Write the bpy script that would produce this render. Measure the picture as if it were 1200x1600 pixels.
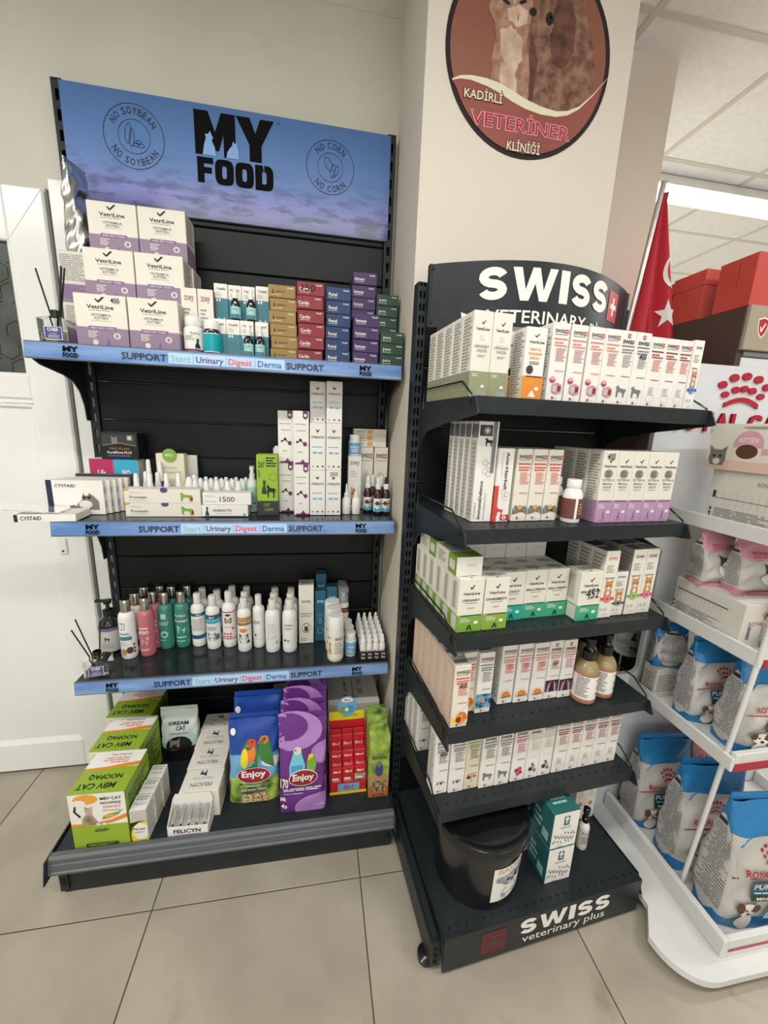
import bpy, math, random
from mathutils import Matrix, Vector
from mathutils.geometry import tessellate_polygon

for o in list(bpy.data.objects):
    bpy.data.objects.remove(o)
scene = bpy.context.scene
COL = scene.collection
random.seed(7)

# ------------------------------------------------------------------ camera
CAM = Vector((0.7444, -1.4959, 1.3974))
YAW, PITCH, ROLL, FPX = 0.17714, 0.21753, 0.04080, 611.7
cam_d = bpy.data.cameras.new('camera')
cam_d.sensor_fit = 'HORIZONTAL'
cam_d.sensor_width = 36.0
cam_d.lens = 36.0 * FPX / 1200.0
cam_d.clip_start = 0.02
cam_o = bpy.data.objects.new('camera', cam_d)
COL.objects.link(cam_o)
_F = Vector((math.sin(YAW) * math.cos(PITCH), math.cos(YAW) * math.cos(PITCH), -math.sin(PITCH)))
_R = Vector((math.cos(YAW), -math.sin(YAW), 0))
_U = _R.cross(_F)
_R2 = _R * math.cos(ROLL) + _U * math.sin(ROLL)
_U2 = -_R * math.sin(ROLL) + _U * math.cos(ROLL)
cam_o.matrix_world = Matrix(((_R2.x, _U2.x, -_F.x, CAM.x), (_R2.y, _U2.y, -_F.y, CAM.y),
                             (_R2.z, _U2.z, -_F.z, CAM.z), (0, 0, 0, 1)))
scene.camera = cam_o

# ------------------------------------------------------------------ world, light, exposure
world = bpy.data.worlds.new('world')
scene.world = world
world.use_nodes = True
world.node_tree.nodes['Background'].inputs[0].default_value = (0.85, 0.92, 1.0, 1)
world.node_tree.nodes['Background'].inputs[1].default_value = 0.25
vs = scene.view_settings
vs.view_transform = 'Standard'
vs.look = 'None'
vs.gamma = 1.0
vs.use_curve_mapping = False
vs.exposure = 0.34
CEIL = 2.77
# ceiling luminaires of the room plus an added fill lamp: (x, y, length, watts); some bodies are built further down
LUMINAIRES_AND_FILL = [(0.55, -1.45, 1.5, 17.0), (2.75, -1.75, 1.2, 20.0), (0.4, -3.3, 1.5, 16.0),
              (3.05, 0.72, 1.2, 46.0), (3.3, 2.5, 1.2, 40.0), (4.6, -0.6, 1.2, 34.0), (-1.25, -1.5, 1.2, 26.0)]  # last entry: unseen lamp added at the left to brighten the door
FILL_W = 30.0
for i, (lx, ly, ll, lw) in enumerate(LUMINAIRES_AND_FILL):
    ld = bpy.data.lights.new('ceiling_and_fill_light', 'AREA')
    ld.shape = 'RECTANGLE'
    ld.size = ll
    ld.size_y = 0.10
    ld.energy = lw
    ld.color = (1.0, 0.98, 0.945) if lx < 2.9 else (0.96, 0.99, 1.0)
    lo = bpy.data.objects.new('ceiling_and_fill_light', ld)
    COL.objects.link(lo)
    lo.location = (lx, ly, CEIL - 0.125)

# added frontal fill, shaped as an unseen shop window behind the camera
ld = bpy.data.lights.new('added_fill_light', 'AREA')
ld.shape = 'RECTANGLE'; ld.size = 4.4; ld.size_y = 1.7; ld.energy = FILL_W; ld.color = (0.93, 0.97, 1.0)
lo = bpy.data.objects.new('added_fill_light', ld)
COL.objects.link(lo); lo.location = (0.9, -4.26, 1.45); lo.rotation_euler = (math.radians(90), 0, 0)

# ------------------------------------------------------------------ materials
def lin(h):
    h = h.lstrip('#')
    out = []
    for i in (0, 2, 4):
        v = int(h[i:i + 2], 16) / 255
        out.append(v / 12.92 if v <= 0.04045 else ((v + 0.055) / 1.055) ** 2.4)
    return tuple(out) + (1.0,)

MATS = {}
def mat(name, hexcol, rough=0.5, metal=0.0, trans=0.0, ior=1.45, emit=None, estr=0.0, spec=None, alpha=None, coat=0.0):
    if name in MATS:
        return name
    m = bpy.data.materials.new(name)
    m.use_nodes = True
    b = m.node_tree.nodes['Principled BSDF']
    b.inputs['Base Color'].default_value = lin(hexcol)
    b.inputs['Roughness'].default_value = rough
    b.inputs['Metallic'].default_value = metal
    b.inputs['Transmission Weight'].default_value = trans
    b.inputs['IOR'].default_value = ior
    if spec is not None:
        b.inputs['Specular IOR Level'].default_value = spec
    if coat:
        b.inputs['Coat Weight'].default_value = coat
        b.inputs['Coat Roughness'].default_value = 0.12
    if emit:
        b.inputs['Emission Color'].default_value = lin(emit)
        b.inputs['Emission Strength'].default_value = estr
    if alpha is not None:
        b.inputs['Alpha'].default_value = alpha
    MATS[name] = m
    return name

def nodes_of(name):
    nt = MATS[name].node_tree
    return nt, nt.nodes, nt.links, nt.nodes['Principled BSDF']

def mottle(name, c1, c2, scale=3.0, detail=6.0, lo=0.35, hi=0.65, bump=0.0, bscale=80.0, obj=True, rough=None, c3=None, s3=20.0):
    """procedural two tone mottling plus optional fine bump"""
    nt, N, Lk, b = nodes_of(name)
    tc = N.new('ShaderNodeTexCoord')
    src = tc.outputs['Object' if obj else 'Generated']
    n1 = N.new('ShaderNodeTexNoise')
    n1.inputs['Scale'].default_value = scale
    n1.inputs['Detail'].default_value = detail
    Lk.new(src, n1.inputs['Vector'])
    r = N.new('ShaderNodeValToRGB')
    r.color_ramp.elements[0].position = lo
    r.color_ramp.elements[0].color = lin(c1)
    r.color_ramp.elements[1].position = hi
    r.color_ramp.elements[1].color = lin(c2)
    Lk.new(n1.outputs['Fac'], r.inputs[0])
    out = r.outputs[0]
    if c3:
        n3 = N.new('ShaderNodeTexNoise')
        n3.inputs['Scale'].default_value = s3
        n3.inputs['Detail'].default_value = 5
        Lk.new(src, n3.inputs['Vector'])
        r3 = N.new('ShaderNodeValToRGB')
        r3.color_ramp.elements[0].position = 0.62
        r3.color_ramp.elements[0].color = (0, 0, 0, 1)
        r3.color_ramp.elements[1].position = 0.76
        r3.color_ramp.elements[1].color = (1, 1, 1, 1)
        Lk.new(n3.outputs['Fac'], r3.inputs[0])
        mx = N.new('ShaderNodeMixRGB')
        Lk.new(r3.outputs[0], mx.inputs[0])
        Lk.new(out, mx.inputs[1])
        mx.inputs[2].default_value = lin(c3)
        out = mx.outputs[0]
    Lk.new(out, b.inputs['Base Color'])
    if bump:
        n2 = N.new('ShaderNodeTexNoise')
        n2.inputs['Scale'].default_value = bscale
        n2.inputs['Detail'].default_value = 3
        Lk.new(src, n2.inputs['Vector'])
        bp = N.new('ShaderNodeBump')
        bp.inputs['Strength'].default_value = bump
        bp.inputs['Distance'].default_value = 0.004
        Lk.new(n2.outputs['Fac'], bp.inputs['Height'])
        Lk.new(bp.outputs[0], b.inputs['Normal'])
    return name

# room
mat('wall_plaster', '#cfc8b8', 0.85); mottle('wall_plaster', '#c3bfb3', '#cfcbbf', 1.6, 5, bump=0.10, bscale=60, c3='#b8b2a4', s3=2.2)
mat('column_plaster', '#d6cec0', 0.8); mottle('column_plaster', '#d2cabb', '#dad2c5', 1.3, 4, bump=0.08, bscale=60)
mat('floor_tile', '#b9b1a2', 0.42); mottle('floor_tile', '#978e7e', '#b0a797', 3.5, 9, 0.3, 0.7, bump=0.05, bscale=25, c3='#8b8170', s3=5.0)
mat('grout', '#5b5348', 0.9)
mat('ceiling_tile', '#e0e3e6', 0.9); mottle('ceiling_tile', '#dcdfe3', '#e3e6e9', 40, 4, bump=0.04, bscale=200)
mat('ceiling_grid', '#c5c3bd', 0.5)
mat('white_pvc', '#dedfd9', 0.22); mottle('white_pvc', '#e3e4e0', '#e9eae6', 2, 3)
mat('pvc_shadow_gap', '#7e7e7a', 0.6)
mat('frosted_dark_glass', '#4a4f4b', 0.25); mottle('frosted_dark_glass', '#3f4441', '#555a56', 9, 2)
# metal racks
mat('rack_metal', '#24292c', 0.40, 0.0, spec=.35); mottle('rack_metal', '#22272a', '#272c2f', 30, 3, bump=0.04, bscale=400)
mat('rack_panel', '#121416', 0.42, spec=.3); mottle('rack_panel', '#101214', '#141719', 8, 4)
mat('rack_rail', '#575b5f', 0.4)
mat('shelf_gloss', '#1f2427', 0.16, spec=.5); mottle('shelf_gloss', '#1d2225', '#22272a', 6, 3)
mat('slot_black', '#070808', 0.8)
mat('white_metal', '#d9d9d5', 0.3); mottle('white_metal', '#d4d4d0', '#dddddA', 4, 3)
mat('white_gloss', '#d4d6d8', 0.16, coat=0.4)
# plain inks / plastics
for n, h, r in [('white', '#e9e6df', .45), ('warm_white', '#e2ddd0', .5), ('cream', '#ddd6bd', .5), ('offwhite', '#d6d2c8', .5),
                ('grey', '#9b9993', .5), ('lightgrey', '#c0beb8', .5), ('midgrey', '#77767a', .5), ('dark', '#35363a', .5), ('black', '#0d0e10', .6),
                ('ink', '#1b1b20', .5), ('navy', '#1d2840', .45), ('purple', '#8f7b92', .45), ('lilac', '#b58fae', .45), ('lilacdark', '#7d5c8c', .45),
                ('deep_purple', '#40265a', .4), ('plum', '#6b2560', .4), ('gold', '#94783f', .38), ('red', '#84212a', .4), ('bright_red', '#c6262f', .4),
                ('tomato', '#cf4a3c', .5), ('swiss_red', '#b8202c', .4), ('dull_red', '#8c2a2c', .45), ('blue', '#1a3763', .4), ('sky', '#7fa5dc', .4), ('cyan', '#38a3c4', .4),
                ('teal', '#40808c', .4), ('metal_teal', '#14a0ae', .2), ('petrol', '#1f5a74', .4), ('dark_teal', '#2d6a68', .4), ('aqua', '#2aa59a', .4),
                ('mint', '#3fa67d', .4), ('dark_green', '#24402f', .45), ('olive', '#8f9470', .5), ('lime', '#8fad2f', .42), ('acid', '#94b62c', .42),
                ('leaf', '#7aa53a', .45), ('grass', '#86a83c', .45), ('orange', '#e08a2c', .45), ('amber_o', '#e5a13d', .45), ('yellow', '#e3d02d', .45),
                ('pinkprint', '#c98f9a', .5), ('pink', '#d8a3ae', .45), ('hotpink', '#c94c79', .45), ('magenta', '#b02a5b', .45), ('crimson', '#a81c33', .35),
                ('peach', '#d8b49c', .5), ('salmon', '#d98a7c', .5), ('tan', '#b98d5d', .6), ('ginger', '#c68a55', .6), ('brownlabel', '#6f4238', .5),
                ('brown', '#5a3a24', .6), ('fur_grey', '#7a736c', .7), ('fur_dark', '#3c3733', .7), ('fur_white', '#dcd6cb', .7), ('skyprint', '#6ea6cf', .45),
                ('bluebag', '#2b78b0', .26), ('darkblue', '#21479a', .3), ('violet', '#6c3385', .3), ('violetlight', '#b083c4', .3), ('budgie', '#79c3dc', .4),
                ('budgie_dark', '#3f9cc6', .4), ('lovegreen', '#3e7a3a', .4), ('loveorange', '#e27b3a', .4), ('wine', '#8c1f2c', .35), ('seed', '#a8875c', .7),
                ('pinkbag', '#c48797', .25), ('rosewood', '#4a3730', .45), ('tealmint', '#9fd0cc', .4)]:
    mat(n, h, r)
mat('letter_black', '#08090a', .8, spec=.15)
mat('pale_pink', '#dcbcae', .5)
mat('kick_red', '#5c1d20', .45)
mat('white_plastic', '#e4e4df', 0.3)
mat('soft_white_plastic', '#dad9d2', 0.42)
mat('clear_plastic', '#e8ecec', 0.12, trans=0.85, ior=1.35)
mat('glass', '#eef3f3', 0.03, trans=1.0, ior=1.45)
mat('perfume', '#e4e2da', 0.05, trans=0.95)
mat('amber_glass', '#3a1c10', 0.12, coat=0.3)
mat('dark_glass', '#16171b', 0.1, coat=0.5)
mat('black_plastic', '#121415', 0.18, coat=0.2)
mat('black_matte', '#151515', 0.6)
mat('chrome', '#b9b6b0', 0.18, metal=1.0)
mat('foil', '#c9c8c4', 0.22, metal=1.0)
mat('pink_liquid', '#b96a72', 0.2, coat=0.3)
mat('green_liquid', '#3f8271', 0.2, coat=0.3)
mat('honey_liquid', '#d6c08c', 0.12, trans=0.55, coat=0.3)
mat('tan_base', '#a5705a', 0.3)
mat('flag_red', '#b3182b', 0.55)
mat('carton_red', '#c4473d', 0.6); mottle('carton_red', '#bd4238', '#ca4d42', 5, 4)
mat('lamp_tube', '#ffffff', 0.5, emit='#fff8ec', estr=22.0)
mat('lamp_body', '#e8e8e4', 0.4)
mat('silver_pole', '#b5b3ae', 0.3, metal=0.9)
mat('kraft_brown', '#4a3a31', 0.55); mottle('kraft_brown', '#463730', '#4e3e35', 3, 4)
mat('beige_sign', '#a0947f', 0.5)
mat('seed_mix', '#a8875c', 0.7); mottle('seed_mix', '#6d5234', '#d3b98a', 140, 3, .4, .6)
mat('foliage_print', '#6d8a3c', 0.45); mottle('foliage_print', '#3d6a2a', '#b7cf5c', 25, 5, .35, .65)
mat('wicker_print', '#8d7a58', 0.5); mottle('wicker_print', '#5d4c34', '#b9a47c', 90, 3, .4, .6)
mat('fur_print', '#a08a76', 0.6); mottle('fur_print', '#7b6656', '#c7b29d', 30, 6, .35, .65)
mat('clinic_brown', '#8a5646', 0.5); mottle('clinic_brown', '#84503f', '#905c4b', 3, 4)
mat('clinic_red', '#8a4840', 0.5); mottle('clinic_red', '#83433b', '#925046', 5, 4)
mat('clinic_dog', '#7a5140', 0.6); mottle('clinic_dog', '#5f3b2c', '#94705c', 38, 10, .35, .65)
mat('clinic_dog_dark', '#5b382b', 0.6); mottle('clinic_dog_dark', '#48291f', '#70493a', 30, 8, .35, .65)
mat('clinic_cat', '#a9826b', 0.6); mottle('clinic_cat', '#8b634e', '#b08a73', 45, 10, .35, .65)
mat('clinic_cat_pale', '#c8ad98', 0.6); mottle('clinic_cat_pale', '#b3937c', '#d6c0ae', 22, 8, .35, .65)
mat('clinic_black', '#1a0e0b', 0.6)
mat('blue_print_cells', '#2d5f84', 0.45); mottle('blue_print_cells', '#14344f', '#79b3cc', 45, 3, .4, .62)
mat('orange_flower', '#dd7a22', 0.45); mottle('orange_flower', '#c9581a', '#f0a63c', 60, 3, .35, .65)

def sky_header():
    m = mat('sky_header_print', '#5d83bd', 0.35, coat=0.15)
    nt, N, Lk, b = nodes_of(m)
    tc = N.new('ShaderNodeTexCoord'); sp = N.new('ShaderNodeSeparateXYZ')
    Lk.new(tc.outputs['Generated'], sp.inputs[0])
    r = N.new('ShaderNodeValToRGB'); cr = r.color_ramp
    cr.elements[0].position = 0.0; cr.elements[0].color = lin('#494f86')
    cr.elements[1].position = 1.0; cr.elements[1].color = lin('#456a9f')
    for p, c in ((0.10, '#6a6bab'), (0.2, '#7d84c4'), (0.42, '#5f80bb'), (0.7, '#4d76b0')):
        e = cr.elements.new(p); e.color = lin(c)
    Lk.new(sp.outputs[2], r.inputs[0])
    mp = N.new('ShaderNodeMapping'); mp.inputs['Scale'].default_value = (7.0, 1.0, 8.0)
    Lk.new(tc.outputs['Generated'], mp.inputs[0])
    n = N.new('ShaderNodeTexNoise'); n.inputs['Scale'].default_value = 1.3; n.inputs['Detail'].default_value = 7; n.inputs['Roughness'].default_value = 0.62
    Lk.new(mp.outputs[0], n.inputs['Vector'])
    cl = N.new('ShaderNodeValToRGB'); cl.color_ramp.elements[0].position = 0.47; cl.color_ramp.elements[0].color = (0, 0, 0, 1)
    cl.color_ramp.elements[1].position = 0.60; cl.color_ramp.elements[1].color = (1, 1, 1, 1)
    Lk.new(n.outputs['Fac'], cl.inputs[0])
    # clouds only low in the picture
    hb = N.new('ShaderNodeValToRGB'); hb.color_ramp.elements[0].position = 0.0; hb.color_ramp.elements[0].color = (1, 1, 1, 1)
    hb.color_ramp.elements[1].position = 0.58; hb.color_ramp.elements[1].color = (0, 0, 0, 1)
    Lk.new(sp.outputs[2], hb.inputs[0])
    mu = N.new('ShaderNodeMath'); mu.operation = 'MULTIPLY'
    Lk.new(cl.outputs[0], mu.inputs[0]); Lk.new(hb.outputs[0], mu.inputs[1])
    mx = N.new('ShaderNodeMixRGB'); mx.inputs[2].default_value = lin('#27365f')
    Lk.new(mu.outputs[0], mx.inputs[0]); Lk.new(r.outputs[0], mx.inputs[1])
    Lk.new(mx.outputs[0], b.inputs['Base Color'])
    m2 = mat('price_strip_print', '#86a7d8', 0.22, coat=0.3)
    nt, N, Lk, b = nodes_of(m2)
    tc = N.new('ShaderNodeTexCoord'); mp = N.new('ShaderNodeMapping'); mp.inputs['Scale'].default_value = (6, 30, 30)
    n = N.new('ShaderNodeTexNoise'); n.inputs['Scale'].default_value = 1.0; n.inputs['Detail'].default_value = 3
    Lk.new(tc.outputs['Object'], mp.inputs[0]); Lk.new(mp.outputs[0], n.inputs['Vector'])
    r = N.new('ShaderNodeValToRGB'); r.color_ramp.elements[0].position = .35; r.color_ramp.elements[0].color = lin('#5b7fb6')
    r.color_ramp.elements[1].position = .7; r.color_ramp.elements[1].color = lin('#86a4d0')
    Lk.new(n.outputs['Fac'], r.inputs[0]); Lk.new(r.outputs[0], b.inputs['Base Color'])
sky_header()

# ------------------------------------------------------------------ mesh building
class MB:
    def __init__(s):
        s.v = []; s.f = []; s.m = []; s.mats = []; s.smooth = False; s.auto = None
    def mi(s, name):
        if name not in s.mats:
            s.mats.append(name)
        return s.mats.index(name)
    def add(s, vs, fs, m):
        k = len(s.v); i = s.mi(m)
        s.v.extend(tuple(p) for p in vs)
        for f in fs:
            s.f.append(tuple(a + k for a in f)); s.m.append(i)
    def box(s, x0, x1, y0, y1, z0, z1, m):
        vs = [(x, y, z) for z in (z0, z1) for y in (y0, y1) for x in (x0, x1)]
        s.add(vs, [(0, 2, 3, 1), (4, 5, 7, 6), (0, 1, 5, 4), (2, 6, 7, 3), (0, 4, 6, 2), (1, 3, 7, 5)], m)
    def cbox(s, x0, x1, y0, y1, z0, z1, m, c=0.001):
        """box with chamfered edges"""
        X = (x0, x1); Y = (y0, y1); Z = (z0, z1); vs = []; idx = {}
        for i in (0, 1):
            for j in (0, 1):
                for k in (0, 1):
                    sx = c if i == 0 else -c; sy = c if j == 0 else -c; sz = c if k == 0 else -c
                    for a, p in (('x', (X[i], Y[j] + sy, Z[k] + sz)), ('y', (X[i] + sx, Y[j], Z[k] + sz)), ('z', (X[i] + sx, Y[j] + sy, Z[k]))):
                        idx[(i, j, k, a)] = len(vs); vs.append(p)
        fs = []
        for i in (0, 1):
            q = [idx[(i, j, k, 'x')] for j, k in ((0, 0), (1, 0), (1, 1), (0, 1))]; fs.append(q if i else q[::-1])
            q = [idx[(j, i, k, 'y')] for j, k in ((0, 0), (1, 0), (1, 1), (0, 1))]; fs.append(q[::-1] if i else q)
            q = [idx[(j, k, i, 'z')] for j, k in ((0, 0), (1, 0), (1, 1), (0, 1))]; fs.append(q if i else q[::-1])
        for j in (0, 1):
            for k in (0, 1):
                fs.append([idx[(0, j, k, 'y')], idx[(1, j, k, 'y')], idx[(1, j, k, 'z')], idx[(0, j, k, 'z')]])
                fs.append([idx[(j, 0, k, 'x')], idx[(j, 1, k, 'x')], idx[(j, 1, k, 'z')], idx[(j, 0, k, 'z')]])
                fs.append([idx[(j, k, 0, 'x')], idx[(j, k, 1, 'x')], idx[(j, k, 1, 'y')], idx[(j, k, 0, 'y')]])
        for i in (0, 1):
            for j in (0, 1):
                for k in (0, 1):
                    fs.append([idx[(i, j, k, a)] for a in 'xyz'])
        s.add(vs, fs, m)
    def prism(s, pts, axis, a0, a1, m):
        """extrude 2-D outline along an axis; axis 'x': pts=(y,z), 'y': pts=(x,z), 'z': pts=(x,y)"""
        def P(p, a):
            return (a, p[0], p[1]) if axis == 'x' else (p[0], a, p[1]) if axis == 'y' else (p[0], p[1], a)
        n = len(pts)
        vs = [P(p, a0) for p in pts] + [P(p, a1) for p in pts]
        fs = [(i, (i + 1) % n, n + (i + 1) % n, n + i) for i in range(n)]
        tri = tessellate_polygon([[Vector((p[0], p[1], 0)) for p in pts]])
        fs += [tuple(t) for t in tri] + [tuple(n + a for a in t[::-1]) for t in tri]
        s.add(vs, fs, m)
    def lathe(s, prof, m, c=(0, 0, 0), n=20, cap=True, sx=1.0, sy=1.0):
        """profile [(r,z)...] about a vertical axis at c"""
        vs = []
        for r, z in prof:
            for k in range(n):
                a = 2 * math.pi * k / n
                vs.append((c[0] + sx * r * math.cos(a), c[1] + sy * r * math.sin(a), c[2] + z))
        fs = []
        for i in range(len(prof) - 1):
            for k in range(n):
                fs.append((i * n + k, i * n + (k + 1) % n, (i + 1) * n + (k + 1) % n, (i + 1) * n + k))
        if cap:
            if prof[0][0] > 1e-6: fs.append(tuple(range(n))[::-1])
            if prof[-1][0] > 1e-6: fs.append(tuple(range((len(prof) - 1) * n, len(prof) * n)))
        s.add(vs, fs, m)
    def tube(s, pts, r, m, n=8, closed=False):
        pts = [Vector(p) for p in pts]; rings = []; k = len(s.v); i0 = s.mi(m); L = len(pts)
        for i, p in enumerate(pts):
            a = pts[i - 1] if (i > 0 or closed) else p
            b = pts[(i + 1) % L] if (i < L - 1 or closed) else p
            d = (b - a).normalized()
            u = d.orthogonal().normalized() if abs(d.z) > 0.95 else d.cross(Vector((0, 0, 1))).normalized()
            w = d.cross(u)
            for j in range(n):
                t = 2 * math.pi * j / n
                s.v.append(tuple(p + u * (r * math.cos(t)) + w * (r * math.sin(t))))
        for i in range(L - 1 + (1 if closed else 0)):
            a = k + i * n; b = k + ((i + 1) % L) * n
            for j in range(n):
                s.f.append((a + j, a + (j + 1) % n, b + (j + 1) % n, b + j)); s.m.append(i0)
        if not closed:
            s.f.append(tuple(range(k, k + n))[::-1]); s.m.append(i0)
            s.f.append(tuple(range(k + (L - 1) * n, k + L * n))); s.m.append(i0)
    def mesh(s, name):
        me = bpy.data.meshes.new(name)
        me.from_pydata(s.v, [], s.f)
        for n in s.mats:
            me.materials.append(MATS[n])
        me.polygons.foreach_set('material_index', s.m)
        if s.auto is not None:
            me.polygons.foreach_set('use_smooth', [True] * len(me.polygons))
            me.set_sharp_from_angle(angle=math.radians(s.auto))
        me.update()
        return me
    def build(s, name, parent=None, loc=None, rz=0.0):
        return link(name, s.mesh(name), parent, loc, rz)

def link(name, me, parent=None, loc=None, rz=0.0):
    o = bpy.data.objects.new(name, me)
    COL.objects.link(o)
    if parent: o.parent = parent
    if loc is not None: o.location = loc
    if rz: o.rotation_euler = (0, 0, rz)
    return o

SEEN = {}
def tag(o, label, cat, group=None):
    o['label'] = label; o['category'] = cat
    if group: o['group'] = group
    return o
def empty(name, loc, rz=0.0):
    o = bpy.data.objects.new(name, None)
    o.empty_display_size = 0.05
    COL.objects.link(o); o.location = loc; o.rotation_euler = (0, 0, rz)
    return o
def struct(o):
    o['kind'] = 'structure'; return o
def dup(root, loc, rz=None, label=None, group=None):
    r = root.copy(); COL.objects.link(r); r.location = loc
    if rz is not None: r.rotation_euler = (0, 0, rz)
    if label: r['label'] = label
    if group: r['group'] = group
    for ch in root.children:
        c = ch.copy(); COL.objects.link(c); c.parent = r
        for g in ch.children:
            d = g.copy(); COL.objects.link(d); d.parent = c
    return r
ORD = ['first', 'second', 'third', 'fourth', 'fifth', 'sixth', 'seventh', 'eighth', 'ninth', 'tenth', 'eleventh', 'twelfth', 'thirteenth', 'fourteenth', 'fifteenth', 'sixteenth', 'seventeenth', 'eighteenth']

# ------------------------------------------------------------------ flat print: 2-D shapes mapped on to a surface
TXT = {}
def text_geom(s, bold=0.0):
    key = (s, bold)
    if key in TXT: return TXT[key]
    cu = bpy.data.curves.new('lettering', 'FONT')
    cu.body = s; cu.size = 1.0; cu.resolution_u = 2; cu.offset = bold
    cu.fill_mode = 'FRONT' if hasattr(cu, 'fill_mode') else cu.fill_mode
    ob = bpy.data.objects.new('lettering', cu)
    me = ob.to_mesh()
    vs = [(v.co.x, v.co.y) for v in me.vertices]
    fs = [tuple(p.vertices) for p in me.polygons]
    ob.to_mesh_clear()
    bpy.data.objects.remove(ob); bpy.data.curves.remove(cu)
    if vs:
        x0 = min(v[0] for v in vs); x1 = max(v[0] for v in vs); y0 = min(v[1] for v in vs); y1 = max(v[1] for v in vs)
        aspect = (x1 - x0) / max(1e-6, y1 - y0)
        vs = [((x - x0) / (x1 - x0 + 1e-9) - .5, (y - y0) / (y1 - y0 + 1e-9) - .5) for x, y in vs]
    else:
        aspect = 1
    TXT[key] = (vs, fs, aspect)
    return TXT[key]

def emit(mb, ops, mapf, W, H, step=None, off0=0.0003, doff=0.00012):
    """ops are in fractions of a W x H face; mapf(x,y,off) gives the 3-D point"""
    rnd = random.Random(3)
    for i, op in enumerate(ops):
        off = off0 + doff * i; k = op[0]; m = op[-1] if k != 't' else op[6]
        def rect(x0, y0, x1, y1):
            nx = max(1, int(abs(x1 - x0) * W / step)) if step else 1
            ny = max(1, int(abs(y1 - y0) * H / step)) if step else 1
            vs = [mapf(x0 + (x1 - x0) * a / nx, y0 + (y1 - y0) * b / ny, off) for b in range(ny + 1) for a in range(nx + 1)]
            fs = [(b * (nx + 1) + a, b * (nx + 1) + a + 1, (b + 1) * (nx + 1) + a + 1, (b + 1) * (nx + 1) + a) for b in range(ny) for a in range(nx)]
            mb.add(vs, fs, m)
        if k == 'r':
            rect(*op[1:5])
        elif k == 'e':
            cx, cy, rx, ry = op[1:5]; n = 18
            rings = max(1, int(max(rx * W, ry * H) / step)) if step else 1
            vs = [mapf(cx, cy, off)]; fs = []
            for q in range(1, rings + 1):
                for j in range(n):
                    a = 2 * math.pi * j / n
                    vs.append(mapf(cx + rx * q / rings * math.cos(a), cy + ry * q / rings * math.sin(a), off))
            for j in range(n):
                fs.append((0, 1 + j, 1 + (j + 1) % n))
            for q in range(1, rings):
                for j in range(n):
                    a = 1 + (q - 1) * n; b = 1 + q * n
                    fs.append((a + j, b + j, b + (j + 1) % n, a + (j + 1) % n))
            mb.add(vs, fs, m)
        elif k == 'o':
            cx, cy, rx, ry, t = op[1:6]; n = 40; vs = []
            for j in range(n):
                a = 2 * math.pi * j / n
                vs.append(mapf(cx + rx * math.cos(a), cy + ry * math.sin(a), off))
                vs.append(mapf(cx + (rx - t) * math.cos(a), cy + (ry - t * W / H) * math.sin(a), off))
            mb.add(vs, [(2 * j, 2 * ((j + 1) % n), 2 * ((j + 1) % n) + 1, 2 * j + 1) for j in range(n)], m)
        elif k == 'p':
            pts = op[1]
            tri = tessellate_polygon([[Vector((p[0], p[1], 0)) for p in pts]])
            mb.add([mapf(p[0], p[1], off) for p in pts], [tuple(t) for t in tri], m)
        elif k == 't':
            s, cx, cy, w, h = op[1:6]; bold = op[7] if len(op) > 7 else 0.0
            vs, fs, asp = text_geom(s, bold)
            if h is None: h = w * W / asp / H
            if w is None: w = h * H * asp / W
            mb.add([mapf(cx + x * w, cy + y * h, off) for x, y in vs], fs, m)
        elif k == 'l':
            x0, y0, x1, y1, n = op[1:6]
            for j in range(n):
                ya = y0 + (y1 - y0) * (j + .5) / n; hh = abs(y1 - y0) / n * .26
                x = x0; end = x1 - rnd.random() * .3 * (x1 - x0)
                while x < end:
                    w_ = (x1 - x0) * (.12 + .3 * rnd.random()); e = min(end, x + w_)
                    rect(x, ya - hh, e, ya + hh); x = e + (x1 - x0) * .035

def emit_objs(name, ops, mapf, W, H, parent, step=None, off0=.0004, doff=.00012):
    """each printed word or mark as an object of its own"""
    for i, op in enumerate(ops):
        b = MB(); emit(b, [op], mapf, W, H, step, off0 + doff * i)
        if b.f: b.build(name, parent)

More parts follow.
